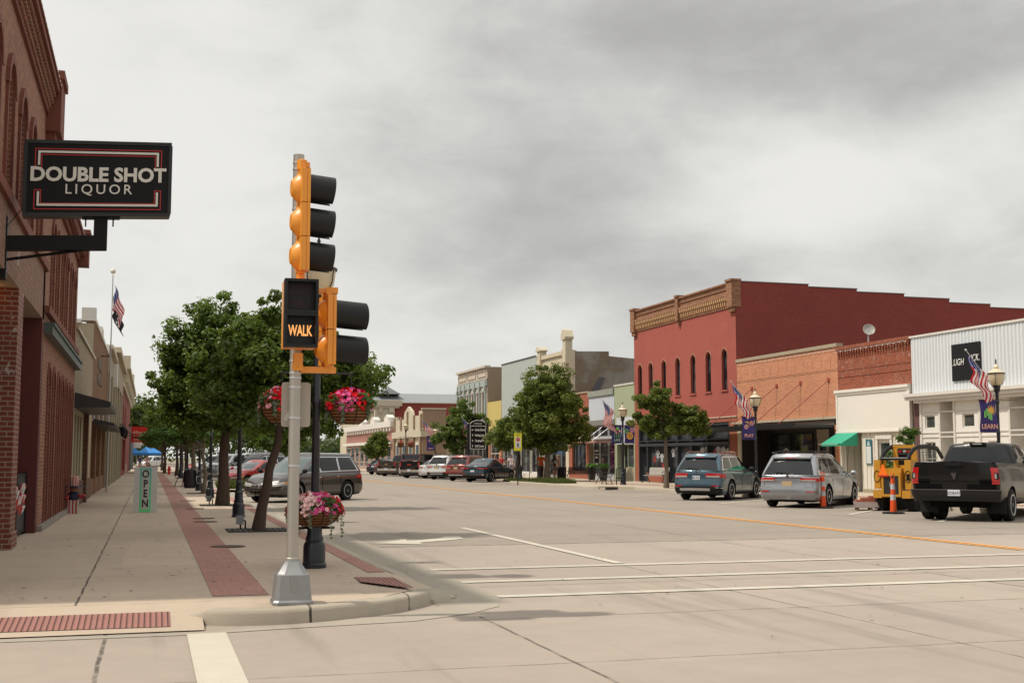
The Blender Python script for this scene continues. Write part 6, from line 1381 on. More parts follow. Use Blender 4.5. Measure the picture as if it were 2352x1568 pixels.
for y, s_, sd, lab in ((66.5, 1.0, 14, 'dark tree third along the left pavement, beyond the bench'), (79.5, 1.05, 15, 'dark tree beyond the litter bin on the left pavement'), (92.5, 1.1, 16, 'olive tree past the silver pickup on the left pavement'), (105.5, 1.1, 17, 'far olive tree of the left row before the side street')):
    tree('leafy_tree', lab, (2.2, y, .15), [(0, 0, 0), (.05, 0, .9), (0, 0, 1.8), (0, 0, 2.6)], 0,
         [(0, 0, 4.0 * s_, 2.3 * s_, 2.3 * s_, 1.6 * s_), (-1.0 * s_, 0, 3.3 * s_, 1.5, 1.5, 1.0), (.9, 0, 5.0 * s_, 1.4, 1.4, 1.0), (-.5, 0, 5.2 * s_, 1.2, 1.2, .9), (1.5, 0, 3.0, 1.3, 1.3, .8)], 9000, .16, M_leafA if y < 85 else M_leafC, M_bark if y != 66.5 else M_bark2, sd, r0=.15, group=GT, clus=.42)
for y, sd, lab in ((120, 18, 'tree standing at the far corner of the left side street'), (146, 19, 'distant tree beyond the hanging red sign')):
    tree('leafy_tree', lab, (1.4, y, .15), [(0, 0, 0), (.05, 0, .9), (0, 0, 1.8), (0, 0, 2.6)], 0, [(0, 0, 4.6, 2.6, 2.6, 2.0), (-1.8, 0, 3.6, 1.8, 1.5, 1.2), (1.8, 0, 4.2, 2.0, 2, 1.5)], 7000, .24, M_leafC, M_bark, sd, r0=.15, group=GT, clus=.6)
# trees behind: median / between, seen under and right of the basket
GM = 'street trees further along the street'
for x, y, sx, hz, sd, m_, lab in ((9.6, 96, 2.4, 4.6, 21, M_leafA, 'dark tree seen just below the right flower basket'), (12.6, 128, 3.2, 5.6, 22, M_leafB, 'distant tree at the cross street left of the small olive tree'), (4.0, 160, 4., 6.5, 23, M_leafC, 'distant street tree past the side street on the left'), (7.5, 185, 5, 7, 24, M_leafA, 'tall distant dark tree at the end of the left row')):
    tree('leafy_tree', lab, (x, y, 0), [(0, 0, 0), (.05, 0, .9), (0, 0, 1.8), (0, 0, 2.6)], 0, [(0, 0, hz * .72, sx, sx, hz * .32), (-sx * .5, 0, hz * .6, sx * .6, sx * .6, hz * .2), (sx * .5, 0, hz * .8, sx * .6, sx * .6, hz * .25)], 7000, .22, m_, M_bark, sd, r0=.15, group=GM, clus=.5)
GRT = 'street trees in the right pavement'
tree('leafy_tree', 'small olive-green tree in front of the pink building, left of the parked pickups', (21.8, 121, .02), [(0, 0, 0), (.05, 0, .9), (0, 0, 1.8)], 0, [(0, 0, 2.8, 1.6, 1.5, 1.3), (-.5, 0, 2.2, 1.2, 1.2, .8), (.3, 0, 3.6, .9, .9, .8)], 6500, .17, M_leafC, M_bark, 25, r0=.10, group=GRT, clus=.4)
tree('leafy_tree', 'bushy mid green tree behind the black wayfinding sign', (24.6, 96, .15), [(0, 0, 0), (.05, 0, .9), (0, 0, 1.8), (0, 0, 2.4)], 0, [(-.6, 0, 3.7, 2.2, 2.0, 1.4), (.9, 0, 3.9, 1.5, 1.6, 1.2), (-.2, 0, 5.0, 1.3, 1.3, 1.3), (-1.6, 0, 3.0, 1.5, 1.4, .9), (1.7, 0, 3.2, 1.0, 1.2, .8), (-.9, 0, 2.4, 1.3, 1.3, .7)], 15000, .15, M_leafB, M_bark, 26, r0=.15, group=GRT, clus=.38, limbs=8)
tree('leafy_tree', 'large full-crowned tree on the grass strip by the orange-shirted man', (24.3, 74.2, .15), [(0, 0, 0), (.0, 0, .8), (.05, 0, 1.5), (.0, 0, 2.4)], 0,
     [(0, 0, 3.6, 2.6, 2.4, 1.5), (.2, 0, 4.9, 2.5, 2.2, 1.6), (.15, 0, 6.2, 1.75, 1.6, 1.3), (1.5, 0, 3.0, 1.5, 1.5, 1.0), (-1.2, 0, 3.0, 1.6, 1.6, .9), (0, 0, 2.4, 1.7, 1.7, .7), (2.2, 0, 3.6, 1.2, 1.0, 1.0), (-1.0, 0, 4.2, 1.4, 1.4, 1.1), (1.0, -.5, 4.6, 1.4, 1.2, 1.1), (0, -.6, 5.6, 1.2, 1.1, 1.0)], 60000, .13, M_leafC, M_bark2, 27, r0=.21, group=GRT, clus=.42, limbs=12)
tree('leafy_tree', 'olive tree left of the large grass-strip tree with a straight dark trunk', (22.9, 76.0, .15), [(0, 0, 0), (.0, 0, .8), (.05, 0, 1.5), (.0, 0, 2.2)], 0,
     [(-.3, 0, 3.2, 1.7, 1.5, 1.1), (-.9, 0, 2.6, 1.2, 1.2, .8), (.5, 0, 4.1, 1.0, 1.1, .8)], 12000, .12, M_leafC, M_bark, 28, r0=.18, group=GRT, clus=.36)
tree('leafy_tree', 'open branching small tree in front of the coral red building', (24.45, 55.8, .15), [(0, 0, 0), (.03, 0, .8), (0, 0, 1.6), (.0, 0, 2.3), (-.1, 0, 2.9)], 0,
     [(-.55, 0, 4.1, .95, .9, .75), (-.15, 0, 4.75, .6, .6, .55), (-1.05, 0, 3.2, .85, .8, .5), (.2, 0, 3.0, 1.0, .9, .5), (1.35, 0, 3.45, .95, .9, .75), (1.9, 0, 2.95, .7, .7, .5), (.8, 0, 3.9, .6, .6, .4), (-.3, 0, 2.55, .9, .8, .3), (.5, 0, 3.3, 1.2, .9, .6)], 19000, .125, M_leafC, M_bark2, 29, r0=.12, group=GRT, clus=.25, limbs=14, fill=.45)
# evergreen shrub beside the white shop
tree('potted_conifer', 'sparse green shrub between the white shop window and the yellow loader', (28.4, 41.9, .15), [(0, 0, 0), (0, 0, .8), (0, 0, 1.6)], 0, [(-.2, .3, 1.2, .8, .8, .35), (0, 0, 1.7, .55, .6, .3), (.15, -.1, 2.15, .4, .4, .25), (.25, -.3, 2.5, .28, .3, .15)], 3500, .09, M_leafD, M_bark, 31, r0=.05, clus=.2)
# far wood closing the street, and background hills of trees
cs = []; rng = random.Random(8)
for i in range(420):
    x = rng.uniform(-60, 75); y = rng.uniform(300, 345); hgt = 15 if x < -4 else (9 + 4 * math.sin(x * .11))
    if x < -6: hgt = 16 - (x + 60) * .03
    cs.append((x, y, rng.random() ** .6 * hgt, rng.uniform(1.8, 3.8)))
for i in range(90): cs.append((rng.uniform(-12, 2), rng.uniform(228, 262), rng.random() ** .7 * 11, rng.uniform(1.2, 2.4)))
o = leaves(cs, 42000, 3, .75, 77, None, M_leafF, 'far_woodland'); tag(o, kind='stuff')
# ---- grass beds
M_grass = leaf_mat('grass_blades', (.05, .07, .018), (.11, .14, .035), (.16, .12, .05))
def grass(name, label, x0, x1, y0, y1, n, h, seed):
    rng = np.random.default_rng(seed); X = rng.uniform(x0, x1, n); Y = rng.uniform(y0, y1, n); V = np.empty((n, 3, 3)); a = rng.random(n) * 6.28; hh_ = h * (.4 + .8 * rng.random(n))
    V[:, 0] = np.stack([X - .02 * np.cos(a), Y - .02 * np.sin(a), np.full(n, .14)], 1); V[:, 1] = np.stack([X + .02 * np.cos(a), Y + .02 * np.sin(a), np.full(n, .14)], 1)
    V[:, 2] = np.stack([X + rng.normal(size=n) * .10, Y + rng.normal(size=n) * .10, .14 + hh_], 1)
    me = bpy.data.meshes.new(name); me.from_pydata([tuple(v) for v in V.reshape(-1, 3)], [], [(3 * i, 3 * i + 1, 3 * i + 2) for i in range(n)]); me.materials.append(M_grass)
    at = me.attributes.new('leafvar', 'FLOAT', 'FACE'); at.data.foreach_set('value', rng.random(n).astype('f4'))
    o = link(name, me); tag(o, kind='stuff'); return o
grass('grass', '', 22.5, 23.8, 67.2, 72, 5200, .30, 1); grass('grass', '', 22.5, 23.6, 72.6, 77.5, 4200, .20, 2)
sheet('kerb_island', [(3.05, 59), (5.2, 61.2), (5.3, 63.2), (3.05, 64.8)], .13, m_kerb); grass('grass', '', 3.3, 5.0, 61, 64, 3500, .42, 3)
grass('grass', '', 22, 23.8, 119, 124, 1500, .35, 4)
# ---------------------------------------------------------------- street furniture
M_post = flat('lamp_post_black', (.010, .012, .018), .35, coat=.2, spec=.4)
m_, T_ = new_mat('lamp_globe'); 
T_.n('ShaderNodeOutputMaterial', {0: T_.n('ShaderNodeBsdfPrincipled', {'Base Color': (.62, .53, .36, 1), 'Roughness': .35, 'Subsurface Weight': .3, 'Subsurface Radius': (.1, .1, .06)}).outputs[0]}); M_globe = m_
M_cap = pmat('globe_cap', (.62, .52, .36), .4, vary=.1)
GLP = 'black globe street lamps'
def lamp_post(label, x, y, z0=.15, s=1.0, name='street_lamp'):
    t = thing(name, label, 'street lamp', (x, y, z0), group=GLP)
    MB().lathe([(.17, 0), (.17, .05), (.155, .07), (.15, .30), (.135, .34), (.12, .36), (.125, .40), (.105, .44), (.10, .60), (.115, .62), (.085, .66), (.075, .85), (.09, .88), (.065, .92)], n=16).build('base', M_post, t, smooth=35)
    MB().lathe([(.06, .90), (.052, 2.2), (.062, 2.22), (.062, 2.28), (.05, 2.3), (.046, 3.15 * s), (.065, 3.17 * s), (.065, 3.24 * s), (.05, 3.26 * s), (.055, 3.5 * s), (.10, 3.58 * s), (.11, 3.70 * s), (.14, 3.74 * s)], n=14).build('post', M_post, t, smooth=35)
    k = 3.74 * s
    MB().lathe([(.13, k), (.16, k + .04), (.215, k + .16), (.235, k + .28), (.24, k + .36)], n=20).build('globe', M_globe, t, smooth=60)
    mb = MB(); mb.lathe([(.262, k + .355), (.265, k + .385), (.25, k + .395)], n=20)
    for i in range(4): a = math.pi / 4 + i * math.pi / 2; mb.tube([(.262 * math.cos(a), .262 * math.sin(a), k + .37), (.245 * math.cos(a), .245 * math.sin(a), k + .2), (.16 * math.cos(a), .16 * math.sin(a), k + .01)], .008, 4)
    mb.build('globe_ring', M_post, t, smooth=35)
    MB().lathe([(.25, k + .395), (.20, k + .45), (.12, k + .50), (.075, k + .53), (.09, k + .57), (.06, k + .62), (.035, k + .66), (.02, k + .68)], n=18).build('globe_cap', M_cap, t, smooth=40)
    MB().lathe([(.02, k + .67), (.03, k + .70), (.015, k + .74), (.028, k + .77), (.004, k + .84)], n=8).build('finial', M_post, t, smooth=40)
    return t
for y, lab in ((16.96, 'nearest black globe street lamp, right behind the traffic signal pole'), (31.8, 'second globe lamp on the left pavement, beyond the leaning tree'), (47.0, 'third globe lamp on the left pavement, just past the big dark tree'), (57.5, 'fourth globe lamp on the left pavement beside the litter bin'), (76, 'fifth globe lamp on the left pavement'), (91, 'sixth globe lamp on the left pavement'), (106, 'farthest globe lamp on the left pavement')):
    lamp_post(lab, 2.2, y)
for x, y, lab, s in ((25.16, 63.3, 'globe street lamp with LIVE banners in front of the sage green shop', 1), (25.6, 48.6, 'globe street lamp with a PLAY banner between the two right-hand cars', 1), (25.37, 32.24, 'globe street lamp with a LEARN banner behind the dark pickup', 1), (25.1, 94.6, 'globe street lamp standing beside the black wayfinding sign', 1), (25.2, 123.5, 'tall far globe street lamp with two red flower baskets', 1.16), (25.2, 110, 'globe street lamp with a purple banner beside the middle tree', .95)):
    lamp_post(lab, x, y, s=s)
# banners
M_ban = pmat('banner_purple', (.035, .022, .16), .7, vary=.08)
def banner(label, x, y, z1, word, kind, side=-1, w_=.60, h=.98, first=True):
    t = thing('banner', label, 'banner', (x, y, z1)); s = side
    mb = MB(); n = 8; vs = []
    for j in range(n + 1):
        for i in range(5): u = .08 + w_ * i / 4; v = -h * j / n; vs.append((s * u, .035 * math.sin(j * .8 + i * .5), v))
    mb.add(vs, [(j * 5 + i, j * 5 + i + 1, j * 5 + i + 6, j * 5 + i + 5) for j in range(n) for i in range(4)]); mb.build('cloth', M_ban, t)
    mb = MB(); mb.tube([(0, 0, .01), (s * (w_ + .14), 0, .01)], .013, 6); mb.tube([(0, 0, -h - .01), (s * (w_ + .1), 0, -h - .01)], .011, 6); mb.build('banner_arm', M_post, t)
    cx = s * (.08 + w_ / 2); yb = -.055
    Fb = lambda u, v, w2: (cx + u, yb - w2, v)
    if word: text(word, .205, .002, flat('banner_letter', (.75, .38, .30), .6) if word != 'LIVE' else flat('banner_letter_green', (.35, .55, .25), .6), t, frameM((cx, yb - .002, -h + .16), (1, 0, 0), (0, 0, 1)), bold=.004, xs=.95)
    def disc(mb, u, v, r_, r0=0., n_=16):
        P_ = [(u + r_ * math.cos(2 * math.pi * k / n_), v + r_ * math.sin(2 * math.pi * k / n_)) for k in range(n_)]
        if not r0: mb.add([Fb(a, b, .001) for a, b in P_], [tuple(range(n_))])
        else:
            Q_ = [(u + r0 * math.cos(2 * math.pi * k / n_), v + r0 * math.sin(2 * math.pi * k / n_)) for k in range(n_)]
            mb.add([Fb(a, b, .003) for a, b in P_ + Q_], [(k, (k + 1) % n_, n_ + (k + 1) % n_, n_ + k) for k in range(n_)])
    o_, g_, p_ = flat('banner_orange', (.70, .38, .06), .6), flat('banner_green', (.18, .50, .14), .6), flat('banner_pink', (.70, .35, .40), .6)
    if kind == 'sun':
        mb = MB(); disc(mb, .06, -.32, .11)
        for k in range(14):
            a = 2 * math.pi * k / 14; mb.add([Fb(.06 + math.cos(a - .12) * .12, -.32 + math.sin(a - .12) * .12, .001), Fb(.06 + math.cos(a + .12) * .12, -.32 + math.sin(a + .12) * .12, .001), Fb(.06 + math.cos(a) * .2, -.32 + math.sin(a) * .2, .001)], [(0, 1, 2)])
        mb.build('sun_emblem', o_, t)
        mb = MB()
        for u, v in ((-.1, -.36), (-.16, -.42), (-.02, -.46), (.05, -.5)): mb.box(u - .03, u + .05, v - .12, v + .09, 0.003, .005, Fb)
        mb.build('figure_emblem', g_, t)
    elif kind == 'bike':
        mb = MB(); disc(mb, -.13, -.44, .10, .07); disc(mb, -.13, -.44, .05, .03); disc(mb, .14, -.28, .10, .07); disc(mb, .14, -.28, .05, .03); mb.build('wheel_emblem', p_, t)
        mb = MB()
        for a, b in (((-.13, -.44), (-.05, -.22)), ((-.05, -.22), (.14, -.28)), ((-.13, -.44), (.04, -.38)), ((.04, -.38), (-.05, -.22)), ((-.18, -.24), (-.05, -.22)), ((.14, -.28), (.10, -.14))): mb.tube([Fb(a[0], a[1], .008), Fb(b[0], b[1], .008)], .012, 4)
        mb.build('frame_emblem', o_, t)
    elif kind == 'live':
        mb = MB(); disc(mb, -.13, -.28, .10); mb.build('disc_emblem', o_, t); mb = MB(); disc(mb, .04, -.18, .10)
        for u in (-.14, -.04, .08, .18): mb.box(u - .015, u + .015, -.68, -.42, .001, .003, Fb)
        mb.box(-.14, -.02, -.45, -.42, .001, .004, Fb); mb.build('stem_emblem', g_, t); mb = MB(); disc(mb, .16, -.32, .07); disc(mb, .0, -.40, .05); mb.build('disc_emblem', p_, t)
    else:
        mb = MB(); disc(mb, -.2, -.32, .13, .09); disc(mb, -.2, -.32, .06, .03); mb.build('spiral_emblem', g_, t); mb = MB(); disc(mb, .14, -.26, .14, .10); disc(mb, .14, -.26, .07, .03); mb.build('spiral_emblem', p_, t)
        mb = MB(); disc(mb, 0, -.58, .2, .13); disc(mb, 0, -.58, .11, .04); mb.build('spiral_emblem', o_, t)
banner('purple banner reading LEARN with an orange sun emblem', 25.37, 32.2, 3.42, 'LEARN', 'sun')
mb = MB(); mb.tube([(25.37, 32.24, 3.43), (26.1, 32.24, 3.43)], .013, 6); o = mb.build('banner_arm', M_post); attach(o, bpy.data.objects['street_lamp.009']); o.location = (-25.37, -32.24, -.15)
banner('purple banner reading PLAY with a bicycle emblem', 25.6, 48.56, 3.42, 'PLAY', 'bike')
banner('purple banner reading LIVE with round tree emblems, left of its lamp post', 25.16, 63.26, 3.42, 'LIVE', 'live')
banner('purple banner with three coloured spirals, right of the LIVE lamp post', 25.16, 63.26, 3.42, '', 'spiral', side=1)
banner('small distant purple banner beside the middle tree on the right', 25.2, 110, 3.6, 'PLAY', 'bike', h=1.3, w_=.7)
banner('dark purple banner with a gold curl above the small light green tree', 2.2, 76, 3.5, '', 'spiral', side=-1, w_=.7)
# ---- flags
m_, T_ = new_mat('flag_red'); 
def cloth(name, col):
    m, T = new_mat(name); d_ = T.n('ShaderNodeBsdfDiffuse', {'Color': (*col, 1)}); t_ = T.n('ShaderNodeBsdfTranslucent', {'Color': (*col, 1)})
    T.n('ShaderNodeOutputMaterial', {0: T.n('ShaderNodeMixShader', {0: .35, 1: d_.outputs[0], 2: t_.outputs[0]}).outputs[0]}); return m
FLM = [cloth('flag_red', (.50, .035, .05)), cloth('flag_white', (.72, .68, .66)), cloth('flag_blue', (.035, .045, .20))]
def flag(parent, P, name='flag_cloth', nu=40, nv=26):
    """P(u,v): u 0..1 along the fly, v 0..1 down the hoist"""
    mb = MB(); vs = [P(i / nu, j / nv) for j in range(nv + 1) for i in range(nu + 1)]; W = nu + 1
    mb.add(vs, [(j * W + i, j * W + i + 1, (j + 1) * W + i + 1, (j + 1) * W + i) for j in range(nv) for i in range(nu)]); mb.mi = []
    for j in range(nv):
        for i in range(nu):
            st = j * 13 // nv; k = 0 if st % 2 == 0 else 1
            if st < 7 and i < nu * .4: k = 1 if (j % 3 == 1 and (i + (j // 3)) % 2 == 0) else 2
            mb.mi.append(k)
    return mb.build(name, FLM, parent, smooth=180, fix=False)
def lamp_flag(label, x, y, z, mode):
    t = thing('flag', label, 'flag', (x, y, z), group='small flags on the lamp posts')
    a, b = Vector((-.05, 0, 0)), Vector((-1.35, -.35, 1.22)); ln = 1.0
    mb = MB(); mb.tube([a, b], .014, 6); mb.sphere(b, .035, 8, 5); mb.build('flag_pole', M_alu, t)
    def P(u, v):
        if mode == 'droop':        # hangs down from the upper pole, fly blown to the lamp
            h = b.lerp(a, .03 + .52 * v); d_ = Vector((.10, .1, -1.)).normalized()
            q = h + d_ * (1.3 * u) + Vector((.10 * math.sin(u * 5 + v * 3), .12 * math.sin(u * 7 + v * 5), 0)); q.x += .06 * u; return q
        h = b.lerp(a, .10 + .68 * v); d_ = Vector((.10, .1, -.98)).normalized()
        q = h + d_ * (.88 * u) + Vector((.05 * math.sin(v * 9), .10 * math.sin(u * 8 + v * 7), .03 * math.sin(u * 9 + v * 2))); q.x += .08 * u; return q
    flag(t, P); return t
lamp_flag('small US flag blowing from the lamp post in front of the white ribbed building', 25.37, 32.24, 3.72, 'blow')
lamp_flag('small US flag blowing from the lamp post in front of the orange brick wall', 25.6, 48.6, 3.72, 'blow')
lamp_flag('small US flag hanging from the lamp post in front of the pale blue shop', 25.16, 63.3, 3.6, 'droop')
lamp_flag('small US flag hanging from the lamp beside the wayfinding sign', 25.1, 94.6, 3.6, 'droop')
lamp_flag('tiny US flag in front of the tan bank, left of the middle tree', 25.2, 110, 3.9, 'blow')
FPX, FPY = -1.75, 56.0
fp = thing('flagpole', 'tall thin flagpole with a ball finial on the left pavement', 'flagpole', (FPX, FPY, .15))
MB().tube([(0, 0, 0), (0, 0, 9.5)], [.04, .022], 10).build('pole', flat('pole_grey', (.40, .39, .38), .4, .4), fp); MB().sphere((0, 0, 9.66), .12, 12, 8).build('finial', flat('ball_ivory', (.7, .65, .55), .4), fp, smooth=180)
MB().tube([(-.4, 0, 5.9), (0, 0, 5.9)], .025, 6).build('wall_bracket', M_black, fp)
t = thing('flag', 'US flag draped at the top of the tall flagpole', 'flag', (FPX, FPY, 9.3))
def P(u, v):
    q = Vector((.05 + .12 * u + .04 * math.sin(v * 9), 0.05 * math.sin(u * 9), -.05 - 1.15 * v - u * .95)); q.x += .30 * u * (1 - .2 * v) + .05 * math.sin(u * 6 + v * 5); return q
flag(t, P)
t = thing('flag', 'black and white flag below the US flag on the tall flagpole', 'flag', (FPX, FPY, 8.2))
mb = MB(); vs = [(.06 + .42 * i / 8 + .05 * math.sin(j), .04 * math.sin(i * 1.3), -.65 * j / 8 - .65 * i / 8) for j in range(9) for i in range(9)]; mb.add(vs, [(j * 9 + i, j * 9 + i + 1, j * 9 + i + 10, j * 9 + i + 9) for j in range(8) for i in range(8)]); mb.mi = [1 if 2 < f % 8 < 6 and 1 < f // 8 < 6 and (f * 7) % 3 else 0 for f in range(64)]; mb.build('flag_cloth', [flat('flag_black', (.015, .015, .02), .8), FLM[1]], t, fix=False)

# ---------------------------------------------------------------- traffic signal
M_sig = pmat('signal_yellow', (.80, .31, .028), .38, vary=.04, coat=.2)
M_vis = flat('visor_black', (.009, .009, .010), .45, spec=.35)
M_galv = pmat('galvanised', (.42, .39, .35), .38, .55, vary=.10, fine=30)
M_cast = pmat('cast_aluminium', (.30, .30, .30), .42, .6, vary=.15, fine=50, bump=.1)
SG = thing('traffic_signal', 'tall pale metal pole with yellow signal heads, WALK box and cast base on the corner', 'traffic light', (1.45, 12.93, .15))
mb = MB()
def oct_(a, z, c=.32): return [(x * a, y * a, z) for x, y in ((1, c), (c, 1), (-c, 1), (-1, c), (-1, -c), (-c, -1), (c, -1), (1, -c))]
lv = [(.205, 0), (.205, .03), (.19, .05), (.165, .30), (.155, .31), (.085, .42), (.08, .44)]
vs = [p for a, z in lv for p in oct_(a, z, .78 if z < .305 else .6)]
mb.add(vs, [(i * 8 + k, i * 8 + (k + 1) % 8, (i + 1) * 8 + (k + 1) % 8, (i + 1) * 8 + k) for i in range(len(lv) - 1) for k in range(8)] + [tuple(range(8))[::-1], tuple(48 + k for k in range(8))])
mb.box(-.03, .03, -.183, -.17, .06, .28); mb.build('pedestal', M_cast, SG, smooth=25)
MB().lathe([(.072, .40), (.072, .46), (.060, .47), (.0585, 4.70), (.0585, 4.72), (.001, 4.725)], n=24).build('pole', M_galv, SG, smooth=40)
mb = MB()
for z in (2.32, 2.37, 2.50, 4.12, 4.55, 4.62, 3.3, 1.40, 1.9, 2.22): mb.lathe([(.0600, z), (.064, z + .002), (.064, z + .022), (.0600, z + .024)], n=20)
mb.build('strap', M_alu, SG, smooth=40)
def sections(parent, n, z0, M, hs=.345, vl=.30, dr=.05):
    """housing with face direction +x in local M, n sections"""
    def W(vs): return [tuple(M @ Vector(v)) for v in vs]
    def bx(name, m, *a):
        mb = MB(); mb.box(*a); mb.v = W(mb.v); return mb.build(name, m, parent)
    for i in range(n):
        z = z0 + i * hs; mb = MB()
        mb.box(.015, .075, -.165, .165, z + .004, z + hs - .004); mb.v = W(mb.v)
        k = MB(); q = []
        for r_, xx in ((.138, .015), (.132, .002), (.075, -.062), (.07, -.065)): q.append((r_, xx))
        k.lathe([(r_, -xx) for r_, xx in q], (0, 0, 0), 16, Matrix.Rotation(R(-90), 4, 'Y')); k.v = [(v[0], v[1] * .95, v[2] * 1.12 + z + hs / 2 - .01) for v in k.v]; k.v = W(k.v)
        mb.add(k.v, k.f); h = mb.build('signal_housing', M_sig, parent, smooth=24)
        mb = MB(); mb.box(.076, .105, -.175, .175, z + .002, z + hs - .002); mb.v = W(mb.v); mb.build('door', M_sig).parent = h
        # tunnel visor
        mb = MB(); nn = 20; r_ = .152; zc = z + hs / 2; vs = []
        for k2 in range(nn + 1):
            a = R(-70) + R(320) * k2 / nn; cy, cz = r_ * math.sin(a - R(90)) , r_ * math.cos(a - R(90)); 
            a = R(-160) + R(320) * k2 / nn; cy, cz = r_ * math.sin(a), r_ * math.cos(a)
            L_ = vl - dr * (1 - math.cos(a)) / 2
            vs += [(.105, cy, zc + cz), (.105 + L_, cy, zc + cz - .02), (.105 + L_, cy * .975, zc + cz * .975 - .02), (.105, cy * .975, zc + cz * .975)]
        mb.add(W(vs), [(4 * k2 + j, 4 * k2 + (j + 1) % 4, 4 * (k2 + 1) + (j + 1) % 4, 4 * (k2 + 1) + j) for k2 in range(nn) for j in range(4)]); o = mb.build('visor', M_vis, smooth=40); o.parent = h
        mb = MB(); mb.lathe([(.001, .0), (.145, 0), (.145, .02), (.001, .03)], (.1, 0, zc), 20, Matrix.Rotation(R(90), 4, 'Y')); mb.v = W(mb.v); o = mb.build('lens', flat('dark_lens', (.03, .03, .03), .2)); o.parent = h
    mb = MB(); mb.box(.02, .07, -.10, .10, z0 - .02, z0 + .004); mb.box(.02, .07, -.10, .10, z0 + n * hs - .004, z0 + n * hs + .03); mb.v = W(mb.v); mb.build('end_plate', M_sig, parent)
M1 = Matrix.Translation((-.03, -.17, 0)) @ Matrix.Rotation(R(5), 4, 'Z'); sections(SG, 3, 3.43, M1, .36, .29, .03)
M2 = Matrix.Translation((.27, -.02, 0)) @ Matrix.Rotation(R(9), 4, 'Z'); sections(SG, 2, 2.47, M2, .37, .37, 0)
mb = MB(); mb.lathe([(.055, 4.53), (.055, 4.63), (.035, 4.64)], (.02, -.13, 0), 14); mb.lathe([(.045, 3.30), (.045, 3.44)], (.02, -.16, 0), 14); mb.box(.0, .1, -.16, 0, 4.56, 4.61); mb.build('upper_bracket', M_sig, SG, smooth=35)
mb = MB(); mb.box(.05, .42, -.06, .02, 2.385, 2.45); mb.lathe([(.045, 2.39), (.045, 2.47)], (.36, -.02, 0), 14); mb.build('side_bracket', M_sig, SG, smooth=35); mb = MB(); mb.box(.30, .43, -.06, .04, 3.235, 3.30); mb.box(.05, .34, -.04, .02, 3.24, 3.285); mb.build('top_bracket', M_sig, SG)
mb = MB(); mb.lathe([(.05, 2.40), (.062, 2.43), (.052, 2.46), (.052, 2.58)], (.01, -.13, 0), 14); mb.box(-.04, .04, -.13, 0, 2.43, 2.47); mb.build('lower_bracket', M_sig, SG, smooth=35)
# pedestrian box (faces the camera)
M_dw = flat('unlit_letters', (.035, .010, .012), .6); M_wk = flat('lit_walk_letters', (1., .42, .12), .4, emit=.9)
for i, (z, words) in enumerate(((2.62, ['WALK']), (2.97, ['DONT', 'WALK']))):
    mb = MB(); mb.box(-.165, .165, -.36, -.12, z, z + .345); h = mb.build('pedestrian_housing', M_sig, SG)
    mb = MB(); a, b, c, d_ = -.172, .168, z - .002, z + .346
    for q in ((a, b, c, c + .028), (a, b, d_ - .028, d_), (a, a + .028, c + .028, d_ - .028), (b - .028, b, c + .028, d_ - .028)): mb.box(q[0], q[1], -.50, -.36, q[2], q[3])
    mb.box(a + .02, b - .02, -.375, -.361, c + .02, d_ - .02); o = mb.build('hood', M_vis); o.parent = h
    for j, wd in enumerate(words):
        zz_ = z + (.17 if len(words) == 1 else (.24 - .14 * j))
        o = text(wd, .155 if len(words) == 1 else .14, .002, M_wk if len(words) == 1 else M_dw, None, frameM((.0, -.378, zz_), (1, 0, 0), (0, 0, 1)), bold=.003, xs=.54); o.parent = h
# blank sign back
mb = MB(); w2, z0, z1, r_ = .152, 1.82, 2.29, .03; P_ = []
for cx, cz, a0 in ((w2 - r_, z1 - r_, 0), (-w2 + r_, z1 - r_, 90), (-w2 + r_, z0 + r_, 180), (w2 - r_, z0 + r_, 270)):
    for k in range(5): a = R(a0 + 22.5 * k); P_.append((cx + r_ * math.cos(a), cz + r_ * math.sin(a)))
mb.prism([(u + .02, v) for u, v in P_], lambda u, v, w_: (u, .066 - w_, v), -.004, .0); sb = mb.build('sign_plate', pmat('sign_back', (.40, .35, .30), .5, .2, vary=.05), SG)
mb = MB(); mb.prism([(-.105, 1.90), (-.075, 1.88), (-.035, 1.96), (-.065, 1.98)], lambda u, v, w_: (u, .066 - w_, v), .001, .002); mb.build('sticker', flat('sticker', (.55, .54, .48), .4)).parent = sb

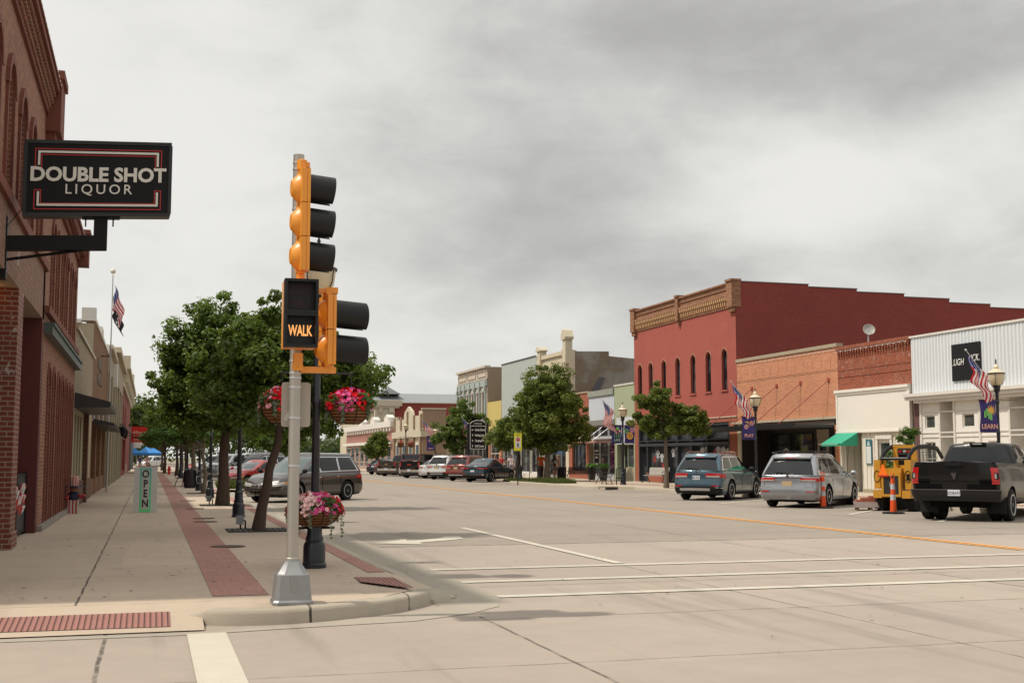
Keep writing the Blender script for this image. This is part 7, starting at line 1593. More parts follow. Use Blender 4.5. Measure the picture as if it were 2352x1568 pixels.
# ---------------------------------------------------------------- flower baskets
M_leafbk = leaf_mat('basket_leaf', (.03, .09, .02), (.08, .17, .05)); M_silver = leaf_mat('silver_vine', (.22, .27, .20), (.34, .38, .28))
M_slat = pmat('basket_wood', (.20, .085, .03), .8, vary=.25, scale=12)
PET = [flat('petal_red', (.62, .006, .015), .7, spec=.15), flat('petal_crimson', (.55, .008, .04), .7, spec=.15), flat('petal_pink', (.78, .34, .40), .55), flat('petal_pale', (.85, .55, .55), .55), flat('petal_magenta', (.60, .05, .22), .55)]
def basket(name, label, cat, loc, R0, dep, pal, seed, n=150, ring=False, s=1., vines=4, nleaf=900):
    t = thing(name, label, cat, loc, group='flower baskets on the nearest lamp post' if s == 1 else 'red baskets on the far lamp'); rng = random.Random(seed)
    for k in range(6):
        z0 = -dep * k / 6; z1 = z0 - dep / 6 * .72
        rr_ = lambda z: R0 * math.sqrt(max(0.05, 1 - (z / (dep * 1.12)) ** 2))
        mb = MB(); mb.lathe([(rr_(z0), z0), (rr_(z1), z1), (rr_(z1) - .012, z1), (rr_(z0) - .012, z0)], n=28); mb.build('slat', M_slat, t, smooth=50)
    mb = MB(); mb.lathe([(R0 * .93, -.01), (R0 * .8, -dep * .6), (R0 * .42, -dep)], n=20); mb.build('liner', flat('liner', (.03, .02, .012), .9), t)
    mb = MB()
    for k in range(8): a = k * math.pi / 4 + .2; mb.tube([(R0 * 1.01 * math.cos(a) * math.sqrt(max(.05, 1 - (j / 5.6) ** 2)), R0 * 1.01 * math.sin(a) * math.sqrt(max(.05, 1 - (j / 5.6) ** 2)), -dep * j / 5) for j in range(6)], .006, 4)
    mb.build('wire_frame', M_black, t)
    cs = [(R0 * .85 * rng.uniform(-1, 1), R0 * .85 * rng.uniform(-1, 1), rng.uniform(0, .12), .10) for _ in range(26)]
    leaves(cs, nleaf, .1, .05 * s, seed, t, M_leafbk, 'foliage')
    byc = {}
    for k in range(n):
        a = rng.random() * 2 * math.pi; q = R0 * (1.12 * math.sqrt(rng.random())) ; z = .20 * (1 - (q / (R0 * 1.3)) ** 2) + rng.uniform(-.03, .05) - (.12 * rng.random() if q > R0 * .95 else 0)
        p = Vector((q * math.cos(a), q * math.sin(a), z * s)); nrm = (Vector((math.cos(a) * q / R0, math.sin(a) * q / R0, .5)) + Vector((rng.uniform(-.4, .4), rng.uniform(-.4, .4), rng.uniform(-.3, .3)))).normalized()
        sector = int((a / (2 * math.pi) * len(pal) + rng.gauss(0, .35))) % len(pal); c = pal[sector]; byc.setdefault(c, MB())
        u = nrm.orthogonal().normalized(); v = nrm.cross(u); r_ = .036 * rng.uniform(.75, 1.25)
        vs = [p - nrm * .012]; 
        for j in range(10): b = 2 * math.pi * j / 10; rj = r_ * (1.0 if j % 2 else .72); vs.append(p + (u * math.cos(b) + v * math.sin(b)) * rj + nrm * rng.uniform(-.006, .008))
        byc[c].add(vs, [(0, j + 1, (j + 1) % 10 + 1) for j in range(10)])
    for c, mb in byc.items(): o = mb.build('blooms', PET[c], t, fix=False)
    cs = []
    for k in range(vines):
        a = rng.random() * 6.28 if vines < 5 else k * 6.28 / vines + .5; L_ = rng.uniform(.16, .38)
        for j in range(9): f_ = j / 8; cs.append((R0 * 1.05 * math.cos(a) + rng.uniform(-.01, .01), R0 * 1.05 * math.sin(a) + rng.uniform(-.01, .01), .02 - L_ * f_, .045 * (1.1 - .7 * f_)))
    for k in range(10): a = rng.random() * 6.28; cs.append((R0 * .9 * math.cos(a), R0 * .9 * math.sin(a), .06, .05))
    leaves(cs, 1300, .04, .022, seed + 5, t, M_silver, 'trailing_vine')
    return t
basket('hanging_basket', 'right-hand slatted wooden basket of red geraniums on the nearest lamp post', 'flower basket', (2.66, 16.96, 2.37), .30, .26, [0, 0, 1, 0, 0, 4, 0, 1], 41, 360, vines=5)
basket('hanging_basket', 'left-hand slatted wooden basket of red flowers half behind the blank sign plate', 'flower basket', (1.74, 16.96, 2.37), .30, .26, [0, 1, 0, 0, 2, 0, 0, 1], 42, 360, vines=5)
basket('ring_planter', 'low round planter of pink and red flowers circling the nearest lamp post', 'flower basket', (2.2, 16.96, .93), .36, .22, [2, 4, 2, 0, 3, 3, 4, 0], 43, 620, vines=8, nleaf=1500)
bl = bpy.data.objects['street_lamp']
mb = MB(); mb.tube([(-.5, 0, 2.66), (.5, 0, 2.66)], .014, 6); 
for s_ in (-.48, .48): mb.tube([(s_, 0, 2.66), (s_, 0, 2.22)], .008, 4)
mb.build('basket_arm', M_post, bl); mb = MB(); mb.tube([(-.27, 0, .54), (.27, 0, .54)], .02, 6); mb.build('planter_bracket', M_post, bl)
for sx, lb in ((-.55, 'left'), (.55, 'right')):
    t = basket('hanging_basket', f'tiny red flower basket on the {lb} arm of the tall far lamp', 'flower basket', (25.2 + sx, 123.4, 3.0), .36, .34, [0, 1], 50 + (sx > 0), 90, s=1.4, vines=2, nleaf=500)
mb = MB(); mb.tube([(-.75, 0, 3.6), (.75, 0, 3.6)], .02, 6); 
for s_ in (-.55, .55): mb.tube([(s_, 0, 3.6), (s_, 0, 3.0)], .01, 4)
mb.build('basket_arm', M_post, bpy.data.objects['street_lamp.011'])
# ---------------------------------------------------------------- pavement bits
def cover(label, x, y, r_): 
    t = thing('utility_cover', label, 'manhole cover', (x, y, .156)); mb = MB(); mb.lathe([(r_, 0), (r_, .006), (r_ * .93, .008), (r_ * .93, .004), (r_ * .85, .004), (r_ * .82, .008), (.001, .008)], n=28); mb.build('ring', pmat('rusty_iron', (.10, .065, .045), .8, .3, vary=.3), t)
cover('nearest round iron cover set beside the brick band', 1.31, 21.3, .29)
cover('second round iron cover, beyond the first on the brick band edge', 1.3, 29.6, .27); cover('third round iron cover close behind the second one', 1.32, 31.2, .27); cover('far round iron cover by the big tree', 1.32, 37.2, .27); cover('farthest round iron cover before the bench', 1.32, 44.0, .27)
for y, lab in ((25.9, 'tree grate around the leaning tree'), (39.8, 'tree grate around the big dark tree'), (53, 'tree grate around the small light green tree')):
    t = thing('tree_grate', 'dark square iron ' + lab, 'tree grate', (2.2, y, .156)); mb = MB()
    for i in range(12):
        a = -.62 + i * .104
        for y0, y1 in ((-.62, -.18), (.18, .62)) if abs(a + .05) < .2 else ((-.62, .62),): mb.box(a, a + .075, y0, y1, 0, .012)
    mb.build('grate', pmat('grate_iron', (.035, .033, .03), .7, .4), t); mb = MB(); mb.box(-.64, .64, -.64, .64, -.004, .0); mb.build('soil', pmat('soil', (.035, .025, .018), .95), t)
for y, lab in ((26.5, 'small grey outlet box beside the leaning tree'), (40.5, 'small grey outlet box beside the big dark tree')):
    t = thing('outlet_box', lab, 'electrical box', (1.88, y, .15)); mb = MB(); mb.box(-.09, .06, -.05, .05, .1, .27); mb.build('box', flat('box_grey', (.30, .31, .32), .5), t); mb = MB(); mb.tube([(0, 0, 0), (0, 0, .1)], .02, 6); mb.tube([(.1, 0, 0), (.1, 0, .16), (.05, 0, .2)], .02, 6); mb.build('conduit', M_black, t)
def bench(label, loc, rz, m=None, ms=None, slat=None):
    t = thing('park_bench', label, 'bench', loc, rz, group='pavement benches'); m = m or M_post
    mb = MB(); 
    for i in range(6): mb.box(-.85, .85, -.22 + i * .075, -.165 + i * .075, .42, .445)
    mb.build('seat', ms or m, t); mb = MB()
    for i in range(6): mb.box(-.85, .85, .25 + i * .018, .275 + i * .018, .48 + i * .072, .54 + i * .072)
    mb.build('backrest', ms or m, t)
    for s_ in (-.87, .87):
        mb = MB(); mb.tube([(s_, -.28, 0), (s_, -.22, .2), (s_, -.14, .38), (s_, -.22, .43), (s_, .22, .42), (s_, .38, .92)], .022, 6); mb.tube([(s_, .34, 0), (s_, .24, .22), (s_, .12, .40)], .022, 6)
        mb.tube([(s_, -.22, .43), (s_, -.30, .55), (s_, -.22, .66), (s_, .10, .66), (s_, .29, .62)], .02, 6); mb.tube([(s_, -.33, .01), (s_, -.22, .01)], .025, 6); mb.build('leg', m, t, smooth=60)
    return t
bench('black metal bench facing the street beside the big right tree', (25.9, 72.6, .15), R(185))
bench('black metal bench seen side-on near the LIVE lamp post', (24.7, 65.0, .15), R(80))
bench('black metal bench on the left pavement beyond the big dark tree', (1.75, 66.2, .15), R(-80))
bench('white-slatted dark bench against the coral red building', (28.85, 67.4, .15), R(-70), M_black, flat('white_slats', (.5, .47, .42), .6))
def bin_(label, loc, m=None):
    t = thing('litter_bin', label, 'bin', loc, group='black litter bins'); mb = MB(); mb.lathe([(.26, 0), (.28, .05), (.28, .82), (.30, .86), (.30, .9), (.2, .93), (.2, .88)], n=18); mb.build('bin_body', m or M_post, t, smooth=40)
    mb = MB(); 
    for k in range(18): a = k * math.pi / 9; mb.tube([(.29 * math.cos(a), .29 * math.sin(a), .06), (.29 * math.cos(a), .29 * math.sin(a), .82)], .012, 4)
    mb.build('bars', M_post, t)
bin_('black litter bin next to the bench on the left pavement', (1.95, 62.4, .15)); bin_('black litter bin behind the grass strip left of the bench', (25.9, 76.0, .15))
for x, y, lab in ((22.75, 74.9, 'black cast bollard left of the orange-shirted man by the olive tree'), (23.55, 73.6, 'black cast bollard closest to the orange-shirted man')):
    t = thing('bollard', lab, 'bollard', (x, y, .15), group='black cast bollards'); mb = MB(); mb.lathe([(.17, 0), (.17, .12), (.14, .2), (.13, .28), (.105, .32), (.09, .8), (.10, .84), (.08, .92), (.05, 1.0), (.04, 1.03)], n=14); mb.build('bollard_body', M_post, t, smooth=40)
for y, lab in ((77.4, 'left tapered planter with bright green ferns outside the pale blue shop'), (75.2, 'right tapered planter with bright green ferns outside the sage green shop')):
    t = thing('planter', lab, 'planter', (28.5, y, .15), group='fern planters'); mb = MB(); mb.lathe([(.24, 0), (.36, .72), (.38, .75), (.34, .76), (.32, .7)], n=4); mb.v = [tuple(Matrix.Rotation(R(45), 3, 'Z') @ Vector(v)) for v in mb.v]; mb.build('pot', flat('pot_brown', (.05, .035, .03), .6), t)
    mb = MB(); rng = random.Random(int(y)); 
    for k in range(70):
        a = rng.random() * 6.28; L_ = rng.uniform(.3, .6); w2 = .03; pp = [Vector((0, 0, .72)), Vector((math.cos(a) * L_ * .5, math.sin(a) * L_ * .5, .72 + rng.uniform(.2, .4))), Vector((math.cos(a) * L_, math.sin(a) * L_, .72 + rng.uniform(-.1, .2)))]; n_ = Vector((-math.sin(a), math.cos(a), 0)) * w2
        mb.add([pp[0] - n_, pp[0] + n_, pp[1] + n_ * 1.5, pp[1] - n_ * 1.5, pp[2]], [(0, 1, 2, 3), (3, 2, 4)])
    mb.build('fern', leaf_mat('fern_green', (.10, .25, .03), (.16, .36, .05)), t, fix=False)
t = thing('bike_rack', 'black inverted-U metal rack near the LIVE lamp post', 'bike rack', (24.6, 62.9, .15)); MB().tube([(-.0, -.02, 0), (0, 0, .85), (.08, 0, .92), (.42, 0, .92), (.5, 0, .85), (.5, 0, 0)], .03, 8).build('hoop', M_post, t, smooth=60); MB().box(-.02, .52, -.01, .01, .35, .40).build('crossbar', M_post, t)
t = thing('drain_inlet', 'rusty kerb drain inlet in front of the benches', 'drain', (22.5, 58.6, .15)); mb = MB(); mb.box(-.36, .36, -.4, .4, 0, .02); mb.build('drain_lid', pmat('rusty_iron', (.10, .065, .045), .8, .3, vary=.3), t); MB().box(-.34, .34, -.42, -.4, -.12, -.01).build('drain_mouth', M_dark, t)
t = thing('fire_hydrant', 'small red fire hydrant far along the left kerb', 'hydrant', (1.7, 112, .15)); MB().lathe([(.16, 0), (.16, .05), (.11, .08), (.11, .55), (.14, .57), (.14, .62), (.10, .68), (.04, .76), (.03, .8)], n=12).build('hydrant_body', M_sr, t, smooth=40); mb = MB(); mb.tube([(-.2, 0, .42), (.2, 0, .42)], .06, 8); mb.build('nozzle', M_sr, t)
# ---- signs
t = thing('pedestrian_sign', 'tall yellow in-street sign with a STOP symbol and walking figure before the trees', 'sign', (21.4, 71.0, .0))
mb = MB(); mb.box(-.03, .03, .0, .05, 0, 2.1); mb.build('sign_post', M_post, t)
Fy = lambda u, v, w_: (u, -.0 - w_, v)
mb = MB(); mb.box(-.24, .24, 2.05, 3.12, 0, .02, Fy); mb.build('sign_panel', flat('sign_yellow', (.72, .70, .03), .5), t); mb = MB(); mb.box(-.17, .17, 2.22, 2.87, .02, .024, Fy); mb.build('white_field', mw, t)
mb = MB(); mb.prism([(.13 * math.cos(R(22.5 + 45 * k)), 2.73 + .13 * math.sin(R(22.5 + 45 * k))) for k in range(8)], Fy, .024, .028); mb.build('stop_symbol', flat('stop_red', (.5, .02, .03), .5), t); text('STOP', .085, .001, mw, t, frameM((0, -.03, 2.73), (1, 0, 0), (0, 0, 1)), xs=.9)
mb = MB(); mb.sphere((0, -.026, 2.52), .032, 8, 6, (1, .2, 1)); mb.prism([(-.04, 2.48), (.04, 2.48), (.03, 2.37), (.08, 2.26), (.05, 2.25), (0, 2.34), (-.06, 2.25), (-.09, 2.27), (-.03, 2.37)], Fy, .024, .028); mb.prism([(-.04, 2.46), (-.09, 2.40), (-.07, 2.38), (-.02, 2.42)], Fy, .024, .0275); mb.prism([(.04, 2.46), (.09, 2.40), (.07, 2.38), (.02, 2.42)], Fy, .024, .0285); mb.build('walking_symbol', Mblk, t)
text('STATE\nLAW', .075, .001, Mblk, t, frameM((0, -.024, 2.99), (1, 0, 0), (0, 0, 1)))
t = thing('parking_sign', 'small blue and white sign on a thin post between the two right trees', 'sign', (23.5, 75.4, .15)); MB().tube([(0, 0, 0), (0, 0, 2.55)], .025, 6).build('sign_post', M_post, t); mb = MB(); mb.box(-.2, .2, 1.95, 2.5, 0.02, .035, Fy); mb.build('sign_panel', mw, t); mb = MB(); mb.prism([(-.17, 2.47), (.17, 2.47), (.17, 2.3), (-.17, 2.2)], Fy, .035, .038); mb.prism([(-.17, 2.1), (.17, 2.15), (.17, 1.98), (-.17, 1.98)], Fy, .035, .038); mb.build('blue_mark', flat('sign_blue', (.03, .22, .50), .5), t)
t = thing('wayfinding_sign', 'tall black wayfinding sign with an arched top and four white arrowed lines', 'sign', (24.55, 92.3, .15))
mb = MB(); mb.box(-.85, -.68, -.08, .08, 0, 4.1); mb.build('post', M_post, t); mb = MB(); mb.box(.68, .85, -.08, .08, 0, 4.1); mb.build('post', M_post, t)
mb = MB(); mb.prism([(-.68, 2.1), (.68, 2.1), (.68, 4.0)] + [(.68 * math.cos(R(15 * k)), 4.0 + .42 * math.sin(R(15 * k))) for k in range(1, 12)] + [(-.68, 4.0)], Fy, -.04, .04); mb.build('sign_panel', M_sblk, t)
mb = MB(); 
for a in ((-.64, .64, 2.14, 2.18), (-.64, .64, 3.92, 3.96), (-.64, -.60, 2.18, 3.92), (.60, .64, 2.18, 3.92)): mb.box(*a, .04, .046, Fy)
mb.tube([(.66 * math.cos(R(12 * k)), -.045, 3.98 + .4 * math.sin(R(12 * k))) for k in range(16)], .014, 4); mb.build('white_border', mw, t)
for i, s_ in enumerate(('Grade School', 'Sterling Lake', 'Camping/RV', 'Golf Course')):
    z = 3.64 - i * .42; text(s_, .25, .003, mw, t, frameM((-.24, -.045, z), (1, 0, 0), (0, 0, 1)), align='LEFT', bold=.006, xs=.58)
    mb = MB(); mb.box(-.45, -.42, z - .09, z + .05, .04, .045, Fy) if i else mb.box(-.48, -.34, z - .015, z + .015, .04, .045, Fy)
    mb.prism([(-.50, z + .01), (-.37, z + .01), (-.435, z + .09)] if i else [(-.44, z - .065), (-.44, z + .065), (-.53, z)], Fy, .04, .046); mb.build('arrow', mw, t)
text('STERLING', .17, .003, mw, t, frameM((0, -.045, 4.12), (1, 0, 0), (0, 0, 1)), xs=.8, space=1.1)
# ---- channelizer posts
M_or = flat('safety_orange', (.75, .085, .01), .5); M_rf = flat('reflective_white', (.50, .50, .52), .4)
for x, y, lab in ((21.15, 35.6, 'left orange channelizer post with white bands behind the silver minivan'), (21.1, 31.6, 'right orange channelizer post with white bands beside the dark pickup')):
    t = thing('traffic_channelizer', lab, 'traffic cone', (x, y, 0), group='orange channelizer posts')
    for a, b, m_ in ((.05, .40, M_or), (.40, .56, M_rf), (.56, .71, M_or), (.71, .87, M_rf), (.87, 1.02, M_or)):
        rr_ = lambda z: .10 - .045 * z; mb = MB(); mb.lathe([(rr_(a), a), (rr_(b), b), (.01, b), (.01, a)], n=16); mb.build('band' if m_ is M_rf else 'tube', m_, t, smooth=40)
    mb = MB(); mb.tube([(-.045, 0, 1.0), (-.055, 0, 1.1), (-.03, 0, 1.17), (.03, 0, 1.17), (.055, 0, 1.1), (.045, 0, 1.0)], .014, 6); mb.build('handle', M_or, t, smooth=60)
    mb = MB(); mb.lathe([(.36, 0), (.36, .035), (.30, .05), (.13, .06)], n=6); mb.build('rubber_base', M_tyre, t)
# ---- pallet of bricks
t = thing('brick_pallet', 'plastic-wrapped pallet with loose red bricks stacked on top, left of the loader', 'pallet', (21.75, 33.9, 0), R(-28))
t.scale = (.8, .8, .9)
mb = MB(); mb.box(-.55, .55, -.5, .5, .11, .30); mb.build('wrapped_load', flat('milky_wrap', (.40, .33, .31), .25, coat=.3), t)
mb = MB(); 
for x in (-.5, 0, .4): mb.box(x, x + .1, -.5, .5, 0, .10)
mb.box(-.52, .52, -.49, .49, .10, .109); mb.build('pallet_wood', M_wood, t); mb = MB(); rng = random.Random(2)
for k, n_ in enumerate((9, 7, 4, 2)):
    for i in range(n_):
        for j in range(3): x = .42 - i * .105; mb.box(x - .1, x - .005, -.42 + j * .27, -.42 + j * .27 + .2, .303 + k * .065, .363 + k * .065)
mb.build('brick_stack', pmat('loose_brick', (.33, .10, .06), .85, vary=.3), t)
# ---- compact track loader
M_yel = pmat('machine_yellow', (.52, .25, .022), .45, vary=.08, coat=.15, streak=.05)
L_ = thing('track_loader', 'yellow compact track loader with curved black lift arms seen from behind', 'loader', (23.0, 33.55, 0), R(90 - 58)); L_.scale = (.9, .72, .97)
def part(name, m, *boxes, smooth=0):
    mb = MB(); [mb.box(*b) for b in boxes]; return mb.build(name, m, L_, smooth)
part('engine_housing', M_yel, (-1.45, -.1, -.43, .43, .45, 1.22), (-1.35, -.1, -.40, .40, 1.22, 1.36), (-1.48, -1.45, -.43, -.34, .47, 1.22), (-1.48, -1.45, .34, .43, .47, 1.22), (-1.48, -1.45, -.34, .34, .47, .54), (-1.48, -1.45, -.34, .34, 1.12, 1.22))
g_ = part('rear_grille', flat('grille_black', (.015, .015, .016), .6), (-1.462, -1.45, -.33, .33, .55, 1.12)); text('S', .12, .002, mw, g_, frameM((-1.465, 0, .85), (0, -1, 0), (0, 0, 1)))
mb = MB(); mb.tube([(-1.465, .075 * math.cos(R(30 * k)), .85 + .075 * math.sin(R(30 * k))) for k in range(13)], .006, 4); mb.build('round_badge', mw, L_)
for s_ in (1, -1): part('side_upright', M_yel, (-1.35, -.85, s_ * .55 - .0, s_ * .83, .70, 1.62), (-1.25, -.4, s_ * .45, s_ * .55, 1.0, 1.35)); part('rear_step', M_yel, (-1.45, -.9, s_ * .45, s_ * .83, .42, .66)); mb = MB(); mb.tube([(-1.36, s_ * .69 + .14 * math.cos(R(24 * k)), 1.1 + .18 * math.sin(R(24 * k))) for k in range(16)], .012, 5); mb.build('hose', M_black, L_)
part('decal', M_sblk, (-1.358, -1.35, -.78, -.62, .98, 1.18)); 
for s_ in (1, -1):
    mb = MB(); mb.tube([(-1.15, s_ * .60, 1.35), (-1.15, s_ * .60, 1.60), (-1.0, s_ * .60, 1.78), (-.7, s_ * .60, 1.94), (-.3, s_ * .60, 2.04), (.5, s_ * .60, 2.06), (1.3, s_ * .62, 2.0), (1.75, s_ * .62, 1.7)], .075, 8); mb.build('lift_arm', M_black, L_, smooth=60)
mb = MB(); mb.tube([(-1.12, -.58, 1.66), (-1.12, .58, 1.66)], .05, 8); mb.build('crossbar', M_post, L_, smooth=60)
part('cab_frame', M_yel, (-.32, -.18, .30, .52, 1.3, 2.04), (-.32, -.18, -.52, -.30, 1.3, 2.04), (-.32, 1.0, -.52, .52, 2.0, 2.10), (-.30, -.2, -.3, .3, 1.3, 1.45))
part('cab_panel', flat('grille_black', (.015, .015, .016), .6), (-.345, -.30, -.30, .30, 1.78, 2.0)); part('work_light', M_lens, (-.36, -.345, -.09, .03, 1.86, 1.94)); part('tail_light', M_tail, (-.36, -.345, .12, .24, 1.86, 1.93), (-.36, -.345, -.26, -.14, 1.86, 1.93))
part('rear_window', G_car, (-.26, -.25, -.3, .3, 1.45, 1.78))
mb = MB()
for i in range(14): mb.box(-.1 + i * .09, -.088 + i * .09, -.545, -.53, 1.25, 1.98)
for i in range(9): mb.box(-.1, 1.15, -.546, -.531, 1.27 + i * .085, 1.28 + i * .085)
mb.build('side_mesh', M_black, L_)
for s_ in (1, -1):
    mb = MB(); mb.prism([(-1.2, .10), (-.95, 0), (.9, 0), (1.15, .12), (1.1, .38), (.6, .5), (-.9, .55), (-1.25, .35)], lambda u, v, w_: (u, w_, v), s_ * .5, s_ * .88)
    for i in range(20): mb.box(-1.1 + i * .11, -1.05 + i * .11, s_ * .5, s_ * .89, -.0, .03) if False else mb.box(-1.27 + i * .118, -1.20 + i * .118, s_ * .5, s_ * .89, .0 + (.07 if i in (0, 19) else 0), .035 + (.07 if i in (0, 19) else 0))
    mb.build('track', M_tyre, L_)
mb = MB(); mb.box(1.3, 2.0, -.9, .9, .1, .6); mb.build('bucket', M_black, L_)
t = mb = MB(); mb.prism([(-.22, 0), (.22, 0), (.03, .36), (-.03, .36)], lambda u, v, w_: (-1.50 - w_, .33 + u, 1.12 + v), 0, .01); tr_ = mb.build('warning_triangle', flat('triangle_orange', (.95, .18, .01), .4), L_); mb = MB(); mb.prism([(-.235, -.02), (.235, -.02), (.235, .03), (-.235, .03)], lambda u, v, w_: (-1.511 - w_, .33 + u, 1.11 + v), 0, .004); mb.build('red_edge', M_srd).parent = tr_
# ---- blue tents
M_tent = flat('tent_blue', (.02, .20, .55), .6)
for x, y, sc_, lab in ((-.05, 172, 1., 'blue pop-up canopy tent at the far end of the left pavement'), (-2.6, 178, 1., 'second blue pop-up tent half hidden behind the first')):
    t = thing('canopy_tent', lab, 'tent', (x, y, .1), group='blue pop-up tents')
    mb = MB(); h = 1.65; c = [(-h, -h, 2.15), (h, -h, 2.15), (h, h, 2.15), (-h, h, 2.15), (0, 0, 3.2)] + [(a, b, 1.88) for a, b in ((-h, -h), (h, -h), (h, h), (-h, h))]; mb.add(c, [(0, 1, 4), (1, 2, 4), (2, 3, 4), (3, 0, 4), (0, 5, 6, 1), (1, 6, 7, 2), (2, 7, 8, 3), (3, 8, 5, 0)]); mb.build('tent_roof', M_tent, t, fix=False)
    for a, b in ((-h, -h), (h, -h), (h, h), (-h, h)): MB().tube([(a * .97, b * .97, 0), (a * .97, b * .97, 2.1)], .03, 5).build('leg', M_alu, t)
# ---------------------------------------------------------------- people
def skin_mesh(verts, edges, radii, root=0, sub=2):
    me = bpy.data.meshes.new('s'); me.from_pydata(verts, edges, []); ob = bpy.data.objects.new('s', me); COL.objects.link(ob)
    md = ob.modifiers.new('skin', 'SKIN'); md.use_smooth_shade = True; sd = ob.modifiers.new('sub', 'SUBSURF'); sd.levels = sub; sd.render_levels = sub
    lay = me.skin_vertices[0].data
    for i, r_ in enumerate(radii): lay[i].radius = r_ if isinstance(r_, tuple) else (r_, r_); lay[i].use_root = (i == root)
    dg = bpy.context.evaluated_depsgraph_get(); dg.update(); out = bpy.data.meshes.new_from_object(ob.evaluated_get(dg)); bpy.data.objects.remove(ob); return out
SKIN = pmat('skin', (.42, .24, .17), .6, vary=.05); HAIRB = pmat('brown_hair', (.06, .03, .018), .7); HAIRL = pmat('blond_hair', (.30, .19, .09), .7); HAIRR = pmat('auburn_hair', (.14, .05, .025), .7)
M_shoe = flat('shoe_white', (.5, .5, .5), .6)
def person(label, loc, rz, top, bottom, hair, h=1.7, short=True, skirt=False, stride=.16, arm='down', sleeve=.5, longhair=True, shoe=None, pants_long=False, look=0, female=True, group=None, extra=None):
    """faces +y in local space"""
    t = thing('person', label, 'person', loc, rz, group); s = h / 1.7; sw = .19 if female else .215
    V, E_, Rr = [], [], []
    def add(p, r_, par=None):
        V.append(tuple(c * s for c in p)); Rr.append(tuple(x * s for x in r_) if isinstance(r_, tuple) else r_ * s); i = len(V) - 1
        if par is not None: E_.append((par, i))
        return i
    pel = add((0, 0, .93), (.135, .10)); wa = add((0, .0, 1.08), (.115 if female else .13, .09), pel); ch = add((0, .01, 1.26), (.145 if female else .165, .105), wa); ns = add((0, 0, 1.40), (.09, .075), ch); nk = add((0, .01, 1.47), .052, ns); hb = add((0, .025, 1.545), (.070, .082), nk); hc = add((0, .02, 1.61), (.078, .095), hb); ht = add((0, .01, 1.665), (.055, .065), hc)
    J = {}
    for sg, nm in ((-1, 'L'), (1, 'R')):
        st = stride * sg
        hp = add((sg * .09, 0, .88), .095, pel); kn = add((sg * .10, st * .5 + .02, .49), .062, hp); cf = add((sg * .10, st * .75 - .02, .33), .058, kn); an = add((sg * .10, st - .03, .09), .037, cf); ft = add((sg * .11, st + .07, .045), (.042, .032), an); tt = add((sg * .12, st + .15, .03), (.036, .022), ft)
        sh = add((sg * sw, 0, 1.385), .062, ns)
        if arm == 'raise' and sg > 0: el, wr, dz = (sg * .27, .12, 1.15), (sg * .10, .22, 1.36), 1
        elif arm == 'bent': el, wr, dz = (sg * .27, -.03, 1.12), (sg * .20, .16, 1.02), 0
        else: el, wr, dz = (sg * .27, -.02 - st * .3, 1.12), (sg * .29, .06 - st * .7, .88), -1
        e = add(el, .042, sh); w0 = add(wr, .028, e); d_ = (Vector(wr) - Vector(el)).normalized(); pm = Vector(wr) + d_ * .07; p_ = add(tuple(pm), (.036, .022), w0)
        side = d_.cross(Vector((0, 1, .2))).normalized() if abs(d_.y) < .8 else Vector((1, 0, 0))
        for k in range(4): a = pm + side * (-.027 + .018 * k) + d_ * .03; f1 = add(tuple(a), .009, p_); add(tuple(a + d_ * (.03, .038, .035, .025)[k] + Vector((0, .012, 0))), .008, f1)
        th = add(tuple(Vector(wr) + d_ * .035 + Vector((-sg * .035, .02, 0))), .010, w0); add(tuple(Vector(wr) + d_ * .065 + Vector((-sg * .05, .03, 0))), .008, th)
        J[nm] = dict(hp=hp, kn=kn, cf=cf, an=an, sh=sh, e=e, w=w0, ft=ft, tt=tt)
    me = skin_mesh(V, E_, Rr, pel, 1); me.materials.clear(); me.materials.append(SKIN); me.name = 'body'
    b = link('body', me, t, 180)
    def garment(name, m, chain, grow=.016, rt=0):
        idx = {}; vs, es, rs = [], [], []
        for a, bb, *f in chain:
            pa, pb = Vector(V[a]), Vector(V[bb]); fr_ = f[0] if f else 1.
            for k, (i, p) in enumerate(((a, pa), ((bb, f and fr_), pb if not f else pa.lerp(pb, fr_)))):
                key = i if k == 0 else (bb if not f else (a, bb))
                if key not in idx:
                    idx[key] = len(vs); vs.append(tuple(p)); r_ = Rr[a] if k == 0 else Rr[bb]; r_ = r_ if isinstance(r_, tuple) else (r_, r_)
                    if k == 1 and f: ra = Rr[a] if isinstance(Rr[a], tuple) else (Rr[a], Rr[a]); r_ = (lerp(ra[0], r_[0], fr_), lerp(ra[1], r_[1], fr_))
                    rs.append((r_[0] + grow, r_[1] + grow))
            es.append((idx[a], idx[bb if not f else (a, bb)]))
        g = skin_mesh(vs, es, rs, 0, 1); g.materials.clear(); g.materials.append(m); g.name = name; return link(name, g, t, 180)
    L, Q = J['L'], J['R']
    garment('shirt', top, [(wa, pel, .55), (wa, ch), (ch, ns), (ns, L['sh']), (L['sh'], L['e'], sleeve), (ns, Q['sh']), (Q['sh'], Q['e'], sleeve)], .020 if not female else .014)
    if pants_long: garment('trousers', bottom, [(pel, wa, .3), (pel, L['hp']), (L['hp'], L['kn']), (L['kn'], L['cf']), (L['cf'], L['an'], .8), (pel, Q['hp']), (Q['hp'], Q['kn']), (Q['kn'], Q['cf']), (Q['cf'], Q['an'], .8)], .022)
    else: garment('shorts', bottom, [(pel, wa, .4), (pel, L['hp']), (L['hp'], L['kn'], .45 if not skirt else .6), (pel, Q['hp']), (Q['hp'], Q['kn'], .45 if not skirt else .6)], .024)
